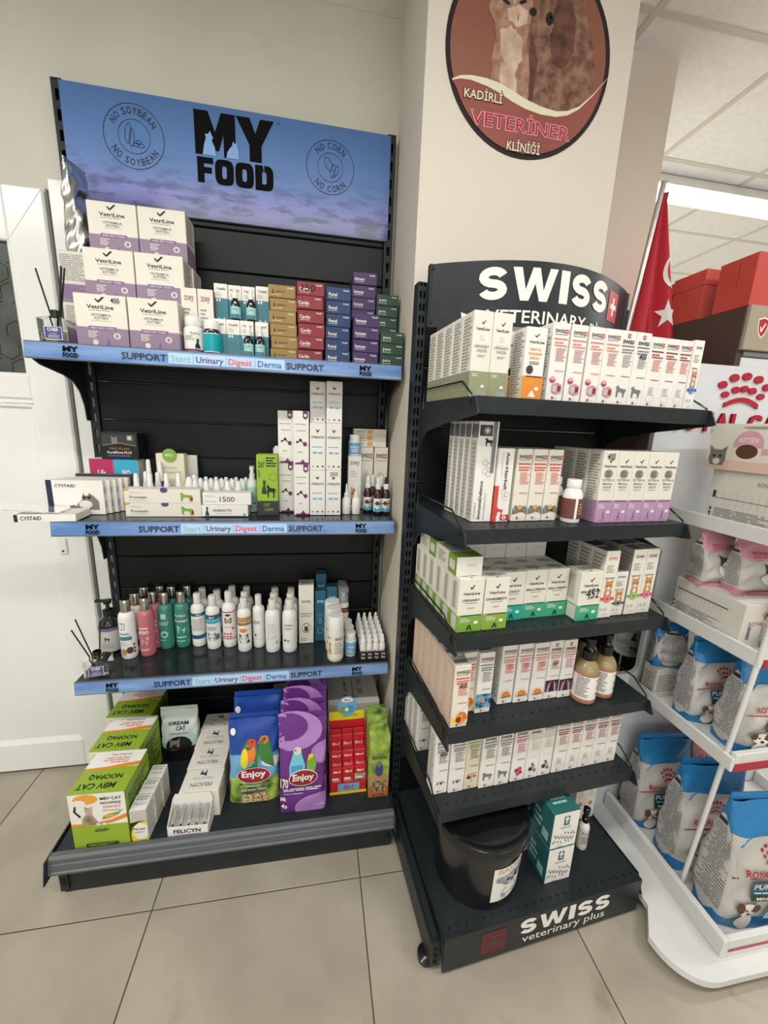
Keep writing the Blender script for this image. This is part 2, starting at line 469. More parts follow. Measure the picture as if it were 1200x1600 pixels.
def stroke_ops(word, x, y, w, h, t, m, gap=.12):
    """heavy sans capitals drawn as thick strokes inside x,y,w,h (fractions); t = stroke as a share of the letter height"""
    asp = {'S': .78, 'W': 1.35, 'I': .30, 'M': 1.0, 'Y': .95, 'F': .66, 'O': .78, 'D': .78}
    tot = sum(asp[c] for c in word) + gap * (len(word) - 1)
    k = w / tot; ops = []; cx = x
    for c in word:
        lw = asp[c] * k
        def q(pts): return ('p', [(cx + px * lw, y + py * h) for px, py in pts], m)
        tx = t / asp[c]
        if c == 'I': ops.append(q([(0, 0), (1, 0), (1, 1), (0, 1)]))
        elif c == 'W':
            d = tx * 1.02
            for a, b_ in ((0, .27), (.5, .27), (.5, .73), (1, .73)):
                pass
            ops.append(q([(0, 1), (d, 1), (.30, .34), (.42, 1), (.58, 1), (.70, .34), (1 - d, 1), (1, 1), (.80, 0), (.62, 0), (.5, .52), (.38, 0), (.20, 0)]))
        elif c == 'M': ops.append(q([(0, 0), (0, 1), (.34, 1), (.5, .55), (.66, 1), (1, 1), (1, 0), (.70, 0), (.70, .50), (.58, .12), (.42, .12), (.30, .50), (.30, 0)]))
        elif c == 'Y': ops.append(q([(0, 1), (.36, 1), (.5, .66), (.64, 1), (1, 1), (.66, .38), (.66, 0), (.34, 0), (.34, .38)]))
        elif c == 'F': ops.append(q([(0, 0), (0, 1), (1, 1), (1, .76), (.42, .76), (.42, .62), (.90, .62), (.90, .38), (.42, .38), (.42, 0)]))
        elif c in 'OD':
            n = 28; out = []; inn = []
            for j in range(n + 1):
                a = math.pi / 2 - 2 * math.pi * j / n; e = .55
                ca, sa = math.cos(a), math.sin(a)
                ox = .5 + .5 * sgn(ca) * abs(ca) ** (e if (c == 'O' or ca > 0) else .05); oz = .5 + .5 * sgn(sa) * abs(sa) ** (e if (c == 'O' or ca > 0) else .05)
                out.append((ox, oz)); inn.append((.5 + (ox - .5) * (1 - 2 * tx * .98), .5 + (oz - .5) * (1 - 2 * t * .86)))
            for j in range(n):
                ops.append(q([out[j], out[j + 1], inn[j + 1], inn[j]]))
        elif c == 'S':
            P = []
            for j in range(13):    # upper bowl, from its free end at the upper right
                a = math.radians(18 + 252 * j / 12); P.append((.5 + (.5 - tx / 2) * math.cos(a), .5 + (.25 - t / 4) + (.25 - t / 4) * math.sin(a)))
            for j in range(1, 13):
                a = math.radians(90 - 252 * j / 12); P.append((.5 + (.5 - tx / 2) * math.cos(a), .5 - (.25 - t / 4) + (.25 - t / 4) * math.sin(a)))
            L_ = len(P); l = []; r = []
            for j in range(L_):
                a = P[max(0, j - 1)]; b_ = P[min(L_ - 1, j + 1)]
                dx_, dy_ = (b_[0] - a[0]) * asp[c], b_[1] - a[1]; ln = math.hypot(dx_, dy_) or 1
                nx, ny = -dy_ / ln * t / 2 / asp[c], dx_ / ln * t / 2
                l.append((P[j][0] + nx, P[j][1] + ny)); r.append((P[j][0] - nx, P[j][1] - ny))
            for j in range(L_ - 1):
                ops.append(q([l[j], l[j + 1], r[j + 1], r[j]]))
        cx += lw + gap * k
    return ops
def stroke_word(name, word, x, y, w, h, t, m, mapf, W, H, parent, off0=.0006, gap=.12, step=None):
    b = MB(); emit(b, stroke_ops(word, x, y, w, h, t, m, gap), mapf, W, H, step, off0, 0.0); b.build(name, parent)

def flat_map(face, w, d, h):
    if face == 'F': return lambda x, y, o: ((x - .5) * w, -d / 2 - o, y * h)
    if face == 'L': return lambda x, y, o: (-w / 2 - o, d / 2 - x * d, y * h)
    if face == 'R': return lambda x, y, o: (w / 2 + o, -d / 2 + x * d, y * h)
    if face == 'T': return lambda x, y, o: ((x - .5) * w, -d / 2 + y * d, h + o)
    if face == 'U': return lambda x, y, o: ((.5 - x) * w, d / 2 - y * d, h + o)

def place(shape, x, y, w, h):
    return [(x + px * w, y + py * h) for px, py in shape]
CHECK = [(0, .55), (.16, .62), (.34, .30), (.78, 1.0), (1.0, .92), (.42, 0.0), (.26, 0.0)]
CATSIT = [(.20, 0), (.80, 0), (.95, .08), (.86, .25), (.74, .45), (.68, .58), (.74, .70), (.74, .84), (.78, 1.0), (.66, .92), (.52, .92), (.40, 1.0), (.40, .84), (.38, .72), (.44, .60), (.30, .45), (.20, .25)]
CATHEAD = [(.15, .0), (.85, .0), (1.0, .30), (.96, .60), (1.0, 1.0), (.72, .80), (.28, .80), (0, 1.0), (.04, .60), (0, .30)]
DOGSTAND = [(.12, 0), (.24, 0), (.26, .38), (.40, .44), (.62, .42), (.72, .30), (.70, 0), (.82, 0), (.86, .30), (.92, .55), (1.0, .42), (.96, .62), (.86, .70), (.40, .74), (.28, .86), (.24, 1.0), (.16, .94), (.02, .86), (.02, .78), (.12, .76), (.10, .40)]
STAR = [(.5 + (.5 if i % 2 == 0 else .2) * math.sin(i * math.pi / 5), .5 + (.5 if i % 2 == 0 else .2) * math.cos(i * math.pi / 5)) for i in range(10)]
def swiss_cross(x, y, w, h, red='swiss_red', wh='white'):
    return [('r', x, y, x + w, y + h, red), ('r', x + w * .42, y + h * .2, x + w * .58, y + h * .8, wh), ('r', x + w * .2, y + h * .42, x + w * .8, y + h * .58, wh)]
def kitty(x, y, w, h, fur='ginger', light='fur_white'):
    """seated cat with face, as printed on cartons"""
    return [('p', place([(.12, 0), (.88, 0), (.92, .2), (.78, .42), (.22, .42), (.08, .2)], x, y, w, h), fur),
            ('e', x + w * .5, y + h * .16, w * .17, h * .17, light),
            ('p', place(CATHEAD, x + w * .12, y + h * .36, w * .76, h * .64), fur),
            ('e', x + w * .5, y + h * .47, w * .2, h * .09, light),
            ('e', x + w * .34, y + h * .62, w * .06, h * .045, 'ink'), ('e', x + w * .66, y + h * .62, w * .06, h * .045, 'ink'),
            ('p', place([(0, 1), (1, 1), (.5, 0)], x + w * .45, y + h * .49, w * .1, h * .05), 'salmon')]
def crown(x, y, w, h, m='crimson'):
    """dotted crown over an arched bar"""
    ops = []
    for cx, cy, r in [(.08, .60, .075), (.27, .80, .08), (.50, .86, .08), (.73, .80, .08), (.92, .60, .075),
                      (.16, .34, .065), (.34, .48, .07), (.5, .52, .07), (.66, .48, .07), (.84, .34, .065)]:
        ops.append(('e', x + w * cx, y + h * cy, w * r, h * r * 1.35, m))
    arc = [(.18 + .64 * t / 8, .12 + .17 * math.sin(math.pi * t / 8)) for t in range(9)]
    ops.append(('p', place(arc + [(px, py - .13) for px, py in arc[::-1]], x, y, w, h), m))
    return ops

MESHC = {}
def carton(name, label, cat, w, d, h, loc, rz=0.0, body='white', F=(), L=(), R=(), T=(), U=(), bands=(), group=None, key=None, flap=True):
    """printed folding carton: chamfered body (> printed_panel). origin at the centre of its base, front towards -y"""
    ck = key or None
    if ck and ck in MESHC:
        bm, pm = MESHC[ck]
    else:
        mb = MB(); mb.cbox(-w / 2, w / 2, -d / 2, d / 2, 0, h, body, min(0.0011, .03 * min(w, d, h)))
        if flap and not (T or U):   # tuck flap seam on the lid
            s = .0012
            mb.box(-w / 2 + .002, w / 2 - .002, -d / 2 + .001, -d / 2 + .0022, h - .0004, h + .0003, 'grey')
            mb.box(-w / 2 + .003, w / 2 - .003, d / 2 - .0034, d / 2 - .0024, h - .0004, h + .0003, 'grey')
        for z0, z1, m in bands:
            e = .00025
            mb.add([(x, y, z) for z in (z0 * h, z1 * h) for x, y in ((-w / 2 - e, -d / 2 - e), (w / 2 + e, -d / 2 - e), (w / 2 + e, d / 2 + e), (-w / 2 - e, d / 2 + e))],
                   [(0, 1, 5, 4), (1, 2, 6, 5), (2, 3, 7, 6), (3, 0, 4, 7)], m)
        bm = mb.mesh(name); pm = None
        if F or L or R or T or U:
            pb = MB()
            for face, ops in (('F', F), ('L', L), ('R', R), ('T', T), ('U', U)):
                if ops:
                    ww, hh = (w, h) if face == 'F' else (d, h) if face in 'LR' else (w, d)
                    emit(pb, ops, flat_map(face, w, d, h), ww, hh, off0=.0004)
            pm = pb.mesh('printed_panel')
        if ck: MESHC[ck] = (bm, pm)
    o = link(name, bm, None, loc, rz)
    if pm is not None:
        link('printed_panel', pm, o)
    return tag(o, label, cat, group)

def ring_map(r0, z0, h, rf=None, span=math.pi, face=-math.pi / 2):
    """label wrapped round a bottle; x runs left to right as seen from the front"""
    def f(x, y, o):
        z = z0 + y * h
        r = (rf(z) if rf else r0) + o
        a = face + (x - .5) * span
        return (r * math.cos(a), r * math.sin(a), z)
    return f

def bottle(name, label, cat, prof, bodymat, cap=None, capmat='white_plastic', lab=None, loc=(0, 0, 0), rz=0.0, group=None, key=None, extra=None, n=22, sx=1.0, sy=1.0):
    """lathe bottle (> cap, label_band).  cap = [(r,z)..]; lab = dict(z0,z1,r,ops,mat,span)"""
    if key and key in MESHC:
        parts = MESHC[key]
    else:
        parts = []
        b = MB(); b.auto = 40; b.lathe(prof, bodymat, n=n, sx=sx, sy=sy); parts.append((name, b.mesh(name)))
        if cap:
            for nm, pr, cm in (cap if isinstance(cap[0][0], str) else [('cap', cap, capmat)]):
                b = MB(); b.auto = 40; b.lathe(pr, cm, n=n); parts.append((nm, b.mesh(nm)))
        if lab:
            b = MB(); b.auto = 50
            r = lab['r']; h = lab['z1'] - lab['z0']; span = lab.get('span', math.pi * 2)
            W = r * math.pi
            emit(b, [('r', .5 - span / math.pi / 2, 0, .5 + span / math.pi / 2, 1, lab['mat'])], ring_map(r, lab['z0'], h), W, h, step=.006, off0=.0006)
            emit(b, lab.get('ops', ()), ring_map(r, lab['z0'], h), W, h, step=.006, off0=.0010, doff=.0002)
            parts.append(('label_band', b.mesh('label_band')))
        if extra:
            for nm, mbx in extra():
                parts.append((nm, mbx.mesh(nm)))
        if key: MESHC[key] = parts
    o = link(parts[0][0], parts[0][1], None, loc, rz)
    for nm, me in parts[1:]:
        link(nm, me, o)
    return tag(o, label, cat, group)

def sgn(x): return -1 if x < 0 else 1
def pouch(name, label, cat, w, h, d, loc, rz=0.0, body='white', F=(), L=(), R=(), group=None, key=None, top=.10, lean=0.0, wr=.004, seed=1, taper=.0, bodymats=None, nose=2.0):
    """gusseted flexible bag (> printed_panel, top_seal): wide base, flat sealed top"""
    def b_of(v):
        t = max(0.0, min(1.0, v))
        k = (1 - max(0, (t - .18) / .82) ** nose) if t > .18 else (.86 + .14 * t / .18)
        return max(.0018, d / 2 * k)
    def a_of(v): return w / 2 * (1 - taper * (1 - v)) * (1 - .04 * math.sin(math.pi * v))
    def surf(ang, v, o=0.0):
        c, s_ = math.cos(ang), math.sin(ang); e = .42
        x = (a_of(v) + o) * sgn(c) * abs(c) ** e
        y = (b_of(v) + o) * sgn(s_) * abs(s_) ** e
        wv = wr * math.sin(9 * v + 3 * seed + 2 * ang) * math.sin(math.pi * min(1, v * 1.1)) * .5 + wr * .4 * math.sin(23 * v - 4 * ang + seed)
        return (x + wv * .5 * c, y + wv * s_ + lean * v * h, v * h)
    if key and key in MESHC:
        bm, pm, tm = MESHC[key]
    else:
        mb = MB(); mb.auto = 60; n = 72; rows = 30
        vv = [i / rows * (1 - top * .5) for i in range(rows + 1)]
        angs = []
        for side in range(4):
            m_ = n // 4
            for k in range(m_):
                q = -1 + 2 * (k + .5) / m_; c_ = abs(q) ** (1 / .42) * sgn(q)
                if side == 0: angs.append(math.asin(c_))                  # right gusset
                elif side == 1: angs.append(math.acos(-c_))               # back
                elif side == 2: angs.append(math.pi - math.asin(-c_))     # left gusset
                else: angs.append(2 * math.pi - math.acos(c_))            # front
        vs = [surf(a_, v) for v in vv for a_ in angs]
        fs = [(i * n + k, i * n + (k + 1) % n, (i + 1) * n + (k + 1) % n, (i + 1) * n + k) for i in range(rows) for k in range(n)]
        fs.append(tuple(range(n))[::-1])
        if bodymats:
            for q, f in enumerate(fs):
                zc = sum(vs[a][2] for a in f) / len(f) / h
                mm = body
                for z0, z1, m in bodymats:
                    if z0 <= zc < z1: mm = m
                i = mb.mi(mm); mb.f.append(f); mb.m.append(i)
            mb.v = vs
        else:
            mb.add(vs, fs, body)
        bm = mb.mesh(name)
        # front mapping: fraction x across, y up
        def fm(x, y, o):
            q = max(-.995, min(.995, 2 * x - 1)); ang = -math.pi / 2
            c = abs(q) ** (1 / .42) * sgn(q); c = max(-1, min(1, c)); ang = -math.acos(c)
            return surf(ang, y * (1 - top * .5), o)
        def sm(side):
            def g(x, y, o):
                q = max(-.98, min(.98, (2 * x - 1))) * (1 if side < 0 else -1)
                s_ = abs(q) ** (1 / .42) * sgn(q)
                ang = math.asin(s_)
                if side < 0: ang = math.pi - ang
                return surf(ang, y * (1 - top * .5), o)
            return g
        pb = MB(); pb.auto = 60
        emit(pb, F, fm, w, h, step=.006, off0=.0022, doff=.0003)
        if L: emit(pb, L, sm(-1), d, h, step=.006, off0=.0020, doff=.0003)
        if R: emit(pb, R, sm(1), d, h, step=.006, off0=.0020, doff=.0003)
        pm = pb.mesh('printed_panel') if pb.f else None
        tb = MB(); z0 = h * (1 - top * .55); yl = lean * h
        tm_mat = bodymats[-1][2] if bodymats else body
        for q in range(4):
            za = z0 + (h - z0) * q / 4; zb = z0 + (h - z0) * (q + 1) / 4; t = .0022 if q % 2 else .0014
            tb.box(-a_of(.97) * .99, a_of(.97) * .99, yl - t, yl + t, za, zb, tm_mat)
        tm = tb.mesh('top_seal')
        if key: MESHC[key] = (bm, pm, tm)
    o = link(name, bm, None, loc, rz)
    if pm is not None: link('printed_panel', pm, o)
    link('top_seal', tm, o)
    return tag(o, label, cat, group)

# ================================================================== ROOM
WY = 0.03          # left back wall plane
RX0, RX1, RY0, RY1 = -2.2, 5.6, -4.3, 3.9
def slab(name, x0, x1, y0, y1, z0, z1, m):
    b = MB(); b.box(x0, x1, y0, y1, z0, z1, m)
    return struct(b.build(name))
floor = slab('floor', RX0, RX1, RY0, RY1, -0.06, -0.003, 'grout')
PITCHT = 0.606
tb = MB(); tb.cbox(-PITCHT / 2 + .0016, PITCHT / 2 - .0016, -PITCHT / 2 + .0016, PITCHT / 2 - .0016, -0.0029, 0.0, 'floor_tile', .0012)
tile_me = tb.mesh('floor_tile')
tx0, ty0 = 0.2795, -0.546
for i in range(-4, 9):
    for j in range(-6, 7):
        cx = tx0 + (i + .5) * PITCHT; cy = ty0 + (j + .5) * PITCHT
        if RX0 + .2 < cx < RX1 - .2 and RY0 + .2 < cy < RY1 - .2:
            t = link('floor_tile', tile_me, floor, (cx, cy, 0))
ceiling = slab('ceiling', RX0, RX1, RY0, RY1, CEIL + .02, CEIL + .08, 'ceiling_tile')
cb = MB(); cb.cbox(-.292, .292, -.292, .292, 0.004, 0.018, 'ceiling_tile', .003)
ct_me = cb.mesh('ceiling_tile')
for i in range(-6, 7):
    for j in range(-7, 7):
        cx = 1.855 + (i + .5) * .6; cy = -.037 + (j + .5) * .6
        if RX0 + .3 < cx < RX1 - .3 and RY0 + .3 < cy < RY1 - .3:
            link('ceiling_tile', ct_me, ceiling, (cx, cy, CEIL))
gb = MB()
for i in range(-6, 7):
    gb.box(1.855 + i * .6 - .012, 1.855 + i * .6 + .012, RY0, RY1, CEIL, CEIL + .02, 'ceiling_grid')
for j in range(-7, 7):
    gb.box(RX0, RX1, -.037 + j * .6 - .012, -.037 + j * .6 + .012, CEIL + .0005, CEIL + .02, 'ceiling_grid')
gb.build('ceiling_grid', ceiling)
slab('wall_back', RX0, 1.014, WY, WY + .12, 0, CEIL + .02, 'wall_plaster')
slab('wall_column', 1.014, 1.588, -.318, .25, 0, CEIL + .02, 'column_plaster')
slab('wall_inner', 1.588, 2.083, .10, RY1, 0, CEIL + .02, 'column_plaster')
slab('wall_left', RX0 - .1, RX0, RY0, WY + .12, 0, CEIL + .02, 'wall_plaster')
slab('wall_front', RX0, RX1, RY0 - .1, RY0, 0, CEIL + .02, 'wall_plaster')
slab('wall_right', RX1, RX1 + .1, RY0, RY1, 0, CEIL + .02, 'column_plaster')
slab('wall_far', 2.083, RX1, RY1, RY1 + .1, 0, CEIL + .02, 'column_plaster')
wn = struct(empty('added_window_1', (0.9, RY0, 1.45)))  # unseen window frame, added to go around the frontal fill light
b = MB()
for x0, x1, z0, z1 in ((-2.26, 2.26, .86, .92), (-2.26, 2.26, -.92, -.86), (-2.26, -2.20, -.86, .86), (2.20, 2.26, -.86, .86), (-.03, .03, -.86, .86)):
    b.box(x0, x1, .0005, .05, z0, z1, 'white_pvc')
b.build('added_window_frame', wn)
# faint plaster seam high on the back wall
b = MB(); b.box(-.3, 1.005, WY - .0015, WY, 2.655, 2.660, 'wall_plaster'); struct(b.build('trim_1'))

# white pvc door at the left: frame, leaf with dark textured pane and sunken lower panel
door = struct(empty('door_1', (-.5, WY, 0)))
dx = lambda x: x + .5
b = MB()
b.cbox(dx(-.058), dx(-.053), -.016, -.0005, .02, 2.05, 'pvc_shadow_gap', .0005)
b.cbox(dx(-.98), dx(-.93), -.035, -.0005, .02, 2.05, 'white_pvc', .006)
b.build('door_frame', door)
b = MB()
b.cbox(dx(-.168), dx(-.0585), -.028, -.001, .012, 2.045, 'white_pvc', .005)
b.cbox(dx(-.93), dx(-.83), -.028, -.001, .012, 2.045, 'white_pvc', .005)
for z0, z1 in ((.012, .135), (1.435, 1.51), (1.895, 2.045)):
    b.cbox(dx(-.845), dx(-.166), -.0275, -.001, z0, z1, 'white_pvc', .004)
b.tube([(dx(-.164), -.0279, 1.900), (dx(-.062), -.0282, 2.040)], .0006, 'pvc_shadow_gap', 4)
b.build('door_leaf', door)
b = MB(); b.cbox(dx(-.845), dx(-.165), -.016, -.002, .13, 1.44, 'white_pvc', .003); b.build('lower_panel', door)
b = MB(); b.box(dx(-.845), dx(-.165), -.013, -.004, 1.505, 1.90, 'frosted_dark_glass'); 
rr = random.Random(4)
pane = b.build('glass_pane', door)
hx = MB()
for i in range(12):
    for j in range(7):
        cx = dx(-.19 - .052 * i) - (.026 if j % 2 else 0); cz = 1.53 + .056 * j
        for k in range(6):
            if rr.random() < .55:
                a0 = math.pi / 6 + k * math.pi / 3; a1 = a0 + math.pi / 3
                hx.tube([(cx + .03 * math.cos(a0), -.0135, min(1.89, cz + .03 * math.sin(a0))), (cx + .03 * math.cos(a1), -.0135, min(1.89, cz + .03 * math.sin(a1)))], .0008, 'slot_black', 4)
hx.build('pane_texture', pane)
b = MB()
for z0, z1 in ((.13, .148), (1.422, 1.44)):
    b.prism([(-.028, z0), (-.016, z0 if z0 > 1 else z1), (-.016, z1 if z0 > 1 else z0), ], 'x', dx(-.84), dx(-.165), 'white_pvc')
b.cbox(dx(-.84), dx(-.165), -.024, -.010, 1.405, 1.437, 'white_pvc', .006)
b.cbox(dx(-.84), dx(-.165), -.024, -.010, 1.50, 1.516, 'white_pvc', .005)
b.cbox(dx(-.178), dx(-.160), -.024, -.010, .13, 1.437, 'white_pvc', .006)
b.cbox(dx(-.178), dx(-.160), -.024, -.010, 1.505, 1.90, 'white_pvc', .006)
b.build('glazing_bead', door)
b = MB(); b.cbox(dx(-.148), dx(-.122), -.034, -.027, .905, .965, 'white_plastic', .004); b.box(dx(-.139), dx(-.132), -.0348, -.0338, .915, .921, 'slot_black')
b.build('latch', door)
# pvc lining strip between door frame and rack
b = MB(); b.cbox(-.052, .06, WY - .012, WY - .0005, .02, 2.08, 'white_pvc', .003); struct(b.build('trim_2'))

# fluorescent luminaires
def luminaire(lx, ly, ll, label):
    r = empty('ceiling_lamp', (lx, ly, CEIL))
    b = MB()
    h = ll / 2 + .03
    b.prism([(-.085, -.055), (-.06, -.001), (.06, -.001), (.085, -.055), (.078, -.055), (.05, -.02), (-.05, -.02), (-.078, -.055)], 'x', -h, h, 'lamp_body'); b.build('lamp_housing', r)
    for s in (-1, 1):
        b = MB(); b.box(s * h - .004, s * h + .004, -.085, .085, -.058, -.001, 'lamp_body'); b.build('end_cap', r)
    for s in (-1, 1):
        b = MB(); b.auto = 40
        pts = [(-h + .01, s * .036, -.052), (h - .01, s * .036, -.052)]
        b.tube(pts, .014, 'lamp_tube', 10); b.build('lamp_tube', r)
    tag(r, label, 'ceiling lamp', 'ceiling lamps')
for i, (lx, ly, ll, lw) in enumerate(LUMINAIRES_AND_FILL):
    if i in (3, 4):
        luminaire(lx, ly, ll, ['', '', '', 'lit fluorescent tube lamp on the ceiling above the red cartons', 'lit fluorescent tube lamp farther back on the ceiling'][i])

# ================================================================== LEFT RACK (sky header)
Z1, Z2, Z3, ZB = 1.574, 1.091, 0.571, 0.155
rack = empty('display_rack', (0, 0, 0))
tag(rack, 'wide dark metal shelf rack with blue sky header beside the white door', 'display rack')
def upright(x0, x1, z0, z1, yf, yb, slots, parent, pitch=.05, sh=.028, sw=.008):
    b = MB()
    b.box(x0, x0 + .002, yf, yb, z0, z1, 'rack_metal'); b.box(x1 - .002, x1, yf, yb, z0, z1, 'rack_metal')
    b.box(x0, x1, yb - .002, yb, z0, z1, 'slot_black')
    b.box(x0, x1, yf, yb, z1, z1 + .002, 'rack_metal')
    xs = [x0 + .002]
    for sx in slots: xs += [x0 + sx - sw / 2, x0 + sx + sw / 2]
    xs.append(x1 - .002)
    for i in range(0, len(xs), 2):
        b.box(xs[i], xs[i + 1], yf, yf + .002, z0, z1, 'rack_metal')
    z = z0 + .02
    while z < z1 - .02:
        for sx in slots:
            b.box(x0 + sx - sw / 2, x0 + sx + sw / 2, yf, yf + .002, z + sh, min(z1, z + pitch), 'rack_metal')
        z += pitch
    for sx in slots:
        b.box(x0 + sx - sw / 2, x0 + sx + sw / 2, yf, yf + .002, z0, z0 + .02, 'rack_metal')
    return b.build('upright', parent)
upright(0, .028, 0, 2.322, -.002, .026, (.014,), rack, sw=.010)
upright(.974, 1.002, 0, 2.322, -.002, .026, (.014,), rack, sw=.010)
zz = .1565 - .1225
while zz < 2.0:
    zt = min(zz + .121, 2.012)
    b = MB(); b.cbox(.0285, .9735, .004, .022, zz + .001, zt, 'rack_panel', .003); b.build('back_panel', rack)
    zz += .1225
# header with printed sky
b = MB(); b.box(.022, .984, -.006, -.003, 2.012, 2.318, 'sky_header_print')
b.box(.020, .986, -.003, .0, 2.010, 2.320, 'rack_metal')
hd = b.build('header_panel', rack)
HW, HH = .962, .306
hx_ = lambda X: (X - .022) / HW
hz_ = lambda Z: (Z - 2.012) / HH
hmap = lambda x, y, o: (.022 + x * HW, -.0062 - o, 2.012 + y * HH)
def arc_text(s, cx, cz, r, a_mid, size, m, flip=False):
    """characters set round a circle; returns ops in header fractions (as polys)"""
    polys = []
    adv = {' ': .45, 'I': .40, 'N': .86, 'O': .92, 'S': .74, 'Y': .78, 'B': .78, 'E': .70, 'A': .84, 'C': .84, 'R': .78}
    wid = [adv.get(ch, .8) * size for ch in s]; tot = sum(wid); p = -tot / 2
    for ch, w_ in zip(s, wid):
        c = p + w_ / 2; p += w_
        if ch == ' ': continue
        a = a_mid - c / r if not flip else a_mid + c / r
        vs, fs, asp = text_geom(ch, .012)
        rot = a - math.pi / 2 if not flip else a + math.pi / 2
        cw = w_ * .80; chh = size
        pts = [(cx + r * math.cos(a) + x * cw * math.cos(rot) - y * chh * math.sin(rot), cz + r * math.sin(a) + x * cw * math.sin(rot) + y * chh * math.cos(rot)) for x, y in vs]
        polys.append((pts, fs, m))
    return polys
mcut = lambda x, y, o: hmap(x, y, o)
stroke_word('header_lettering', 'MY', hx_(.380), hz_(2.187), .243, .375, .30, 'letter_black', hmap, HW, HH, hd, gap=.02)
stroke_word('header_lettering', 'FOOD', hx_(.383), hz_(2.112), .236, .225, .30, 'letter_black', hmap, HW, HH, hd, gap=.06)
emit_objs('header_lettering', [('t', 'TM', hx_(.628), hz_(2.298), .010, .02, 'black')], hmap, HW, HH, hd)
# animal silhouettes cut out of the M
emit_objs('animal_silhouette', [('p', place([(.1, 0), (.9, 0), (.85, .35), (.68, .62), (.78, .74), (.70, .82), (.60, 1.0), (.48, .86), (.30, .86), (.34, .70), (.22, .45)], hx_(.396), hz_(2.1868), .050, .21), 'sky'),
        ('p', place([(0, 0), (1, 0), (.98, .5), (.88, .75), (.92, 1.0), (.74, .86), (.56, 1.0), (.50, .75), (.34, .62), (.1, .35)], hx_(.470), hz_(2.1868), .038, .15), 'sky')], hmap, HW, HH, hd, off0=.0012)
def polys(lst, y):
    b = MB()
    for pts, fs, m in lst:
        b.add([(x, y, z) for x, z in pts], fs, m)
    return b
def ell_tube(mb, cx, cz, rx, rz_, rot, r, m, y=-.0068, n=20):
    pts = []
    for k in range(n):
        a = 2 * math.pi * k / n; ex = rx * math.cos(a); ez = rz_ * math.sin(a)
        pts.append((cx + ex * math.cos(rot) - ez * math.sin(rot), y, cz + ex * math.sin(rot) + ez * math.cos(rot)))
    mb.tube(pts, r, m, 4, True)
for (cx, cz, R0, word, drawing) in ((.210, 2.206, .084, 'NO SOYBEAN', ((.194, 2.213, .008, .026, -.15), (.203, 2.203, .007, .023, -.1), (.214, 2.186, .008, .005, .2), (.228, 2.185, .008, .005, -.2), (.221, 2.193, .008, .005, .1))),
                           (.789, 2.203, .077, 'NO CORN', ((.783, 2.212, .010, .020, .5), (.797, 2.194, .007, .019, -.25), (.807, 2.194, .006, .018, -.5)))):
    emit_objs('badge_ring', [('o', hx_(cx), hz_(cz), R0 / HW, R0 / HH, .0022, 'navy'), ('o', hx_(cx), hz_(cz), R0 * .53 / HW, R0 * .53 / HH, .0016, 'navy')], hmap, HW, HH, hd)
    polys(arc_text(word, cx, cz, R0 * .78, math.pi / 2, .0185, 'navy'), -.0068).build('badge_lettering', hd)
    polys(arc_text(word, cx, cz, R0 * .78, -math.pi / 2, .0185, 'navy', True), -.0068).build('badge_lettering', hd)
    b = MB()
    for e in drawing: ell_tube(b, *e, .0008, 'navy')
    b.build('badge_drawing', hd)

def strip_ops(my=True):
    o = []
    f = lambda X: X
    o += [('r', .347, .10, .656, .90, 'lightblue_pill')]
    for s, x0, x1, m in (('SUPPORT', .230, .342, 'navy'), ('Start', .353, .404, 'aqua_ink'), ('Urinary', .418, .490, 'plum_ink'), ('Digest', .503, .566, 'red_ink'), ('Derma', .582, .648, 'blue_ink'), ('SUPPORT', .661, .767, 'navy')):
        o.append(('t', s, (x0 + x1) / 2, .47 if 'g' not in s and 'y' not in s else .42, x1 - x0, .50 if 'g' not in s and 'y' not in s else .62, m, .018))
    for x in (.411, .4965, .5745):
        o.append(('r', x - .0008, .15, x + .0008, .85, 'sky'))
    for x in (.109, .890):
        o.append(('t', 'MY', x, .68, .036, .40, 'letter_black', .04)); o.append(('t', 'FOOD', x, .24, .036, .34, 'letter_black', .04))
    return o
for n, h in (('lightblue_pill', '#aecbea'), ('aqua_ink', '#7fb5ae'), ('plum_ink', '#5d3b63'), ('red_ink', '#d9535e'), ('blue_ink', '#3566a8')):
    mat(n, h, .4)

def left_shelf(z, gloss='rack_metal'):
    b = MB()
    b.box(.004, .998, -.262, -.002, z - .026, z - .001, 'shelf_gloss')
    b.box(.004, .998, -.268, -.258, z - .040, z + .001, 'rack_metal')
    sh = b.build('shelf', rack)
    r = MB(); yt, yb_, zt, zb_ = -.268, -.275, z + .002, z - .042
    r.prism([(yt, zt), (yt - .004, zt), (yb_ - .002, zb_), (yb_ + .006, zb_)], 'x', .0, 1.0, 'rack_rail')
    r.prism([(yt - .0042, zt - .003), (yt - .0047, zt - .003), (yb_ - .0027, zb_ + .003), (yb_ - .0022, zb_ + .003)], 'x', .001, .999, 'price_strip_print')
    pr = r.build('price_rail', sh)
    emit_objs('price_rail_lettering', strip_ops(), lambda x, y, o: (x, -.2755 - .0035 * (1 - y) + .0025 * y - o, z - .038 + y * .036), 1.0, .036, sh, off0=.0007)
    for x in (-.001, .996):
        k = MB()
        out = [(-.262, z - .002), (-.262, z - .035), (-.22, z - .052), (-.12, z - .068), (-.075, z - .082), (-.045, z - .11), (-.028, z - .15), (-.022, z - .20), (-.003, z - .20), (-.003, z - .002)]
        k.prism(out, 'x', x, x + .004, 'rack_metal'); k.build('shelf_bracket', rack)
for z in (Z1, Z2, Z3):
    left_shelf(z)
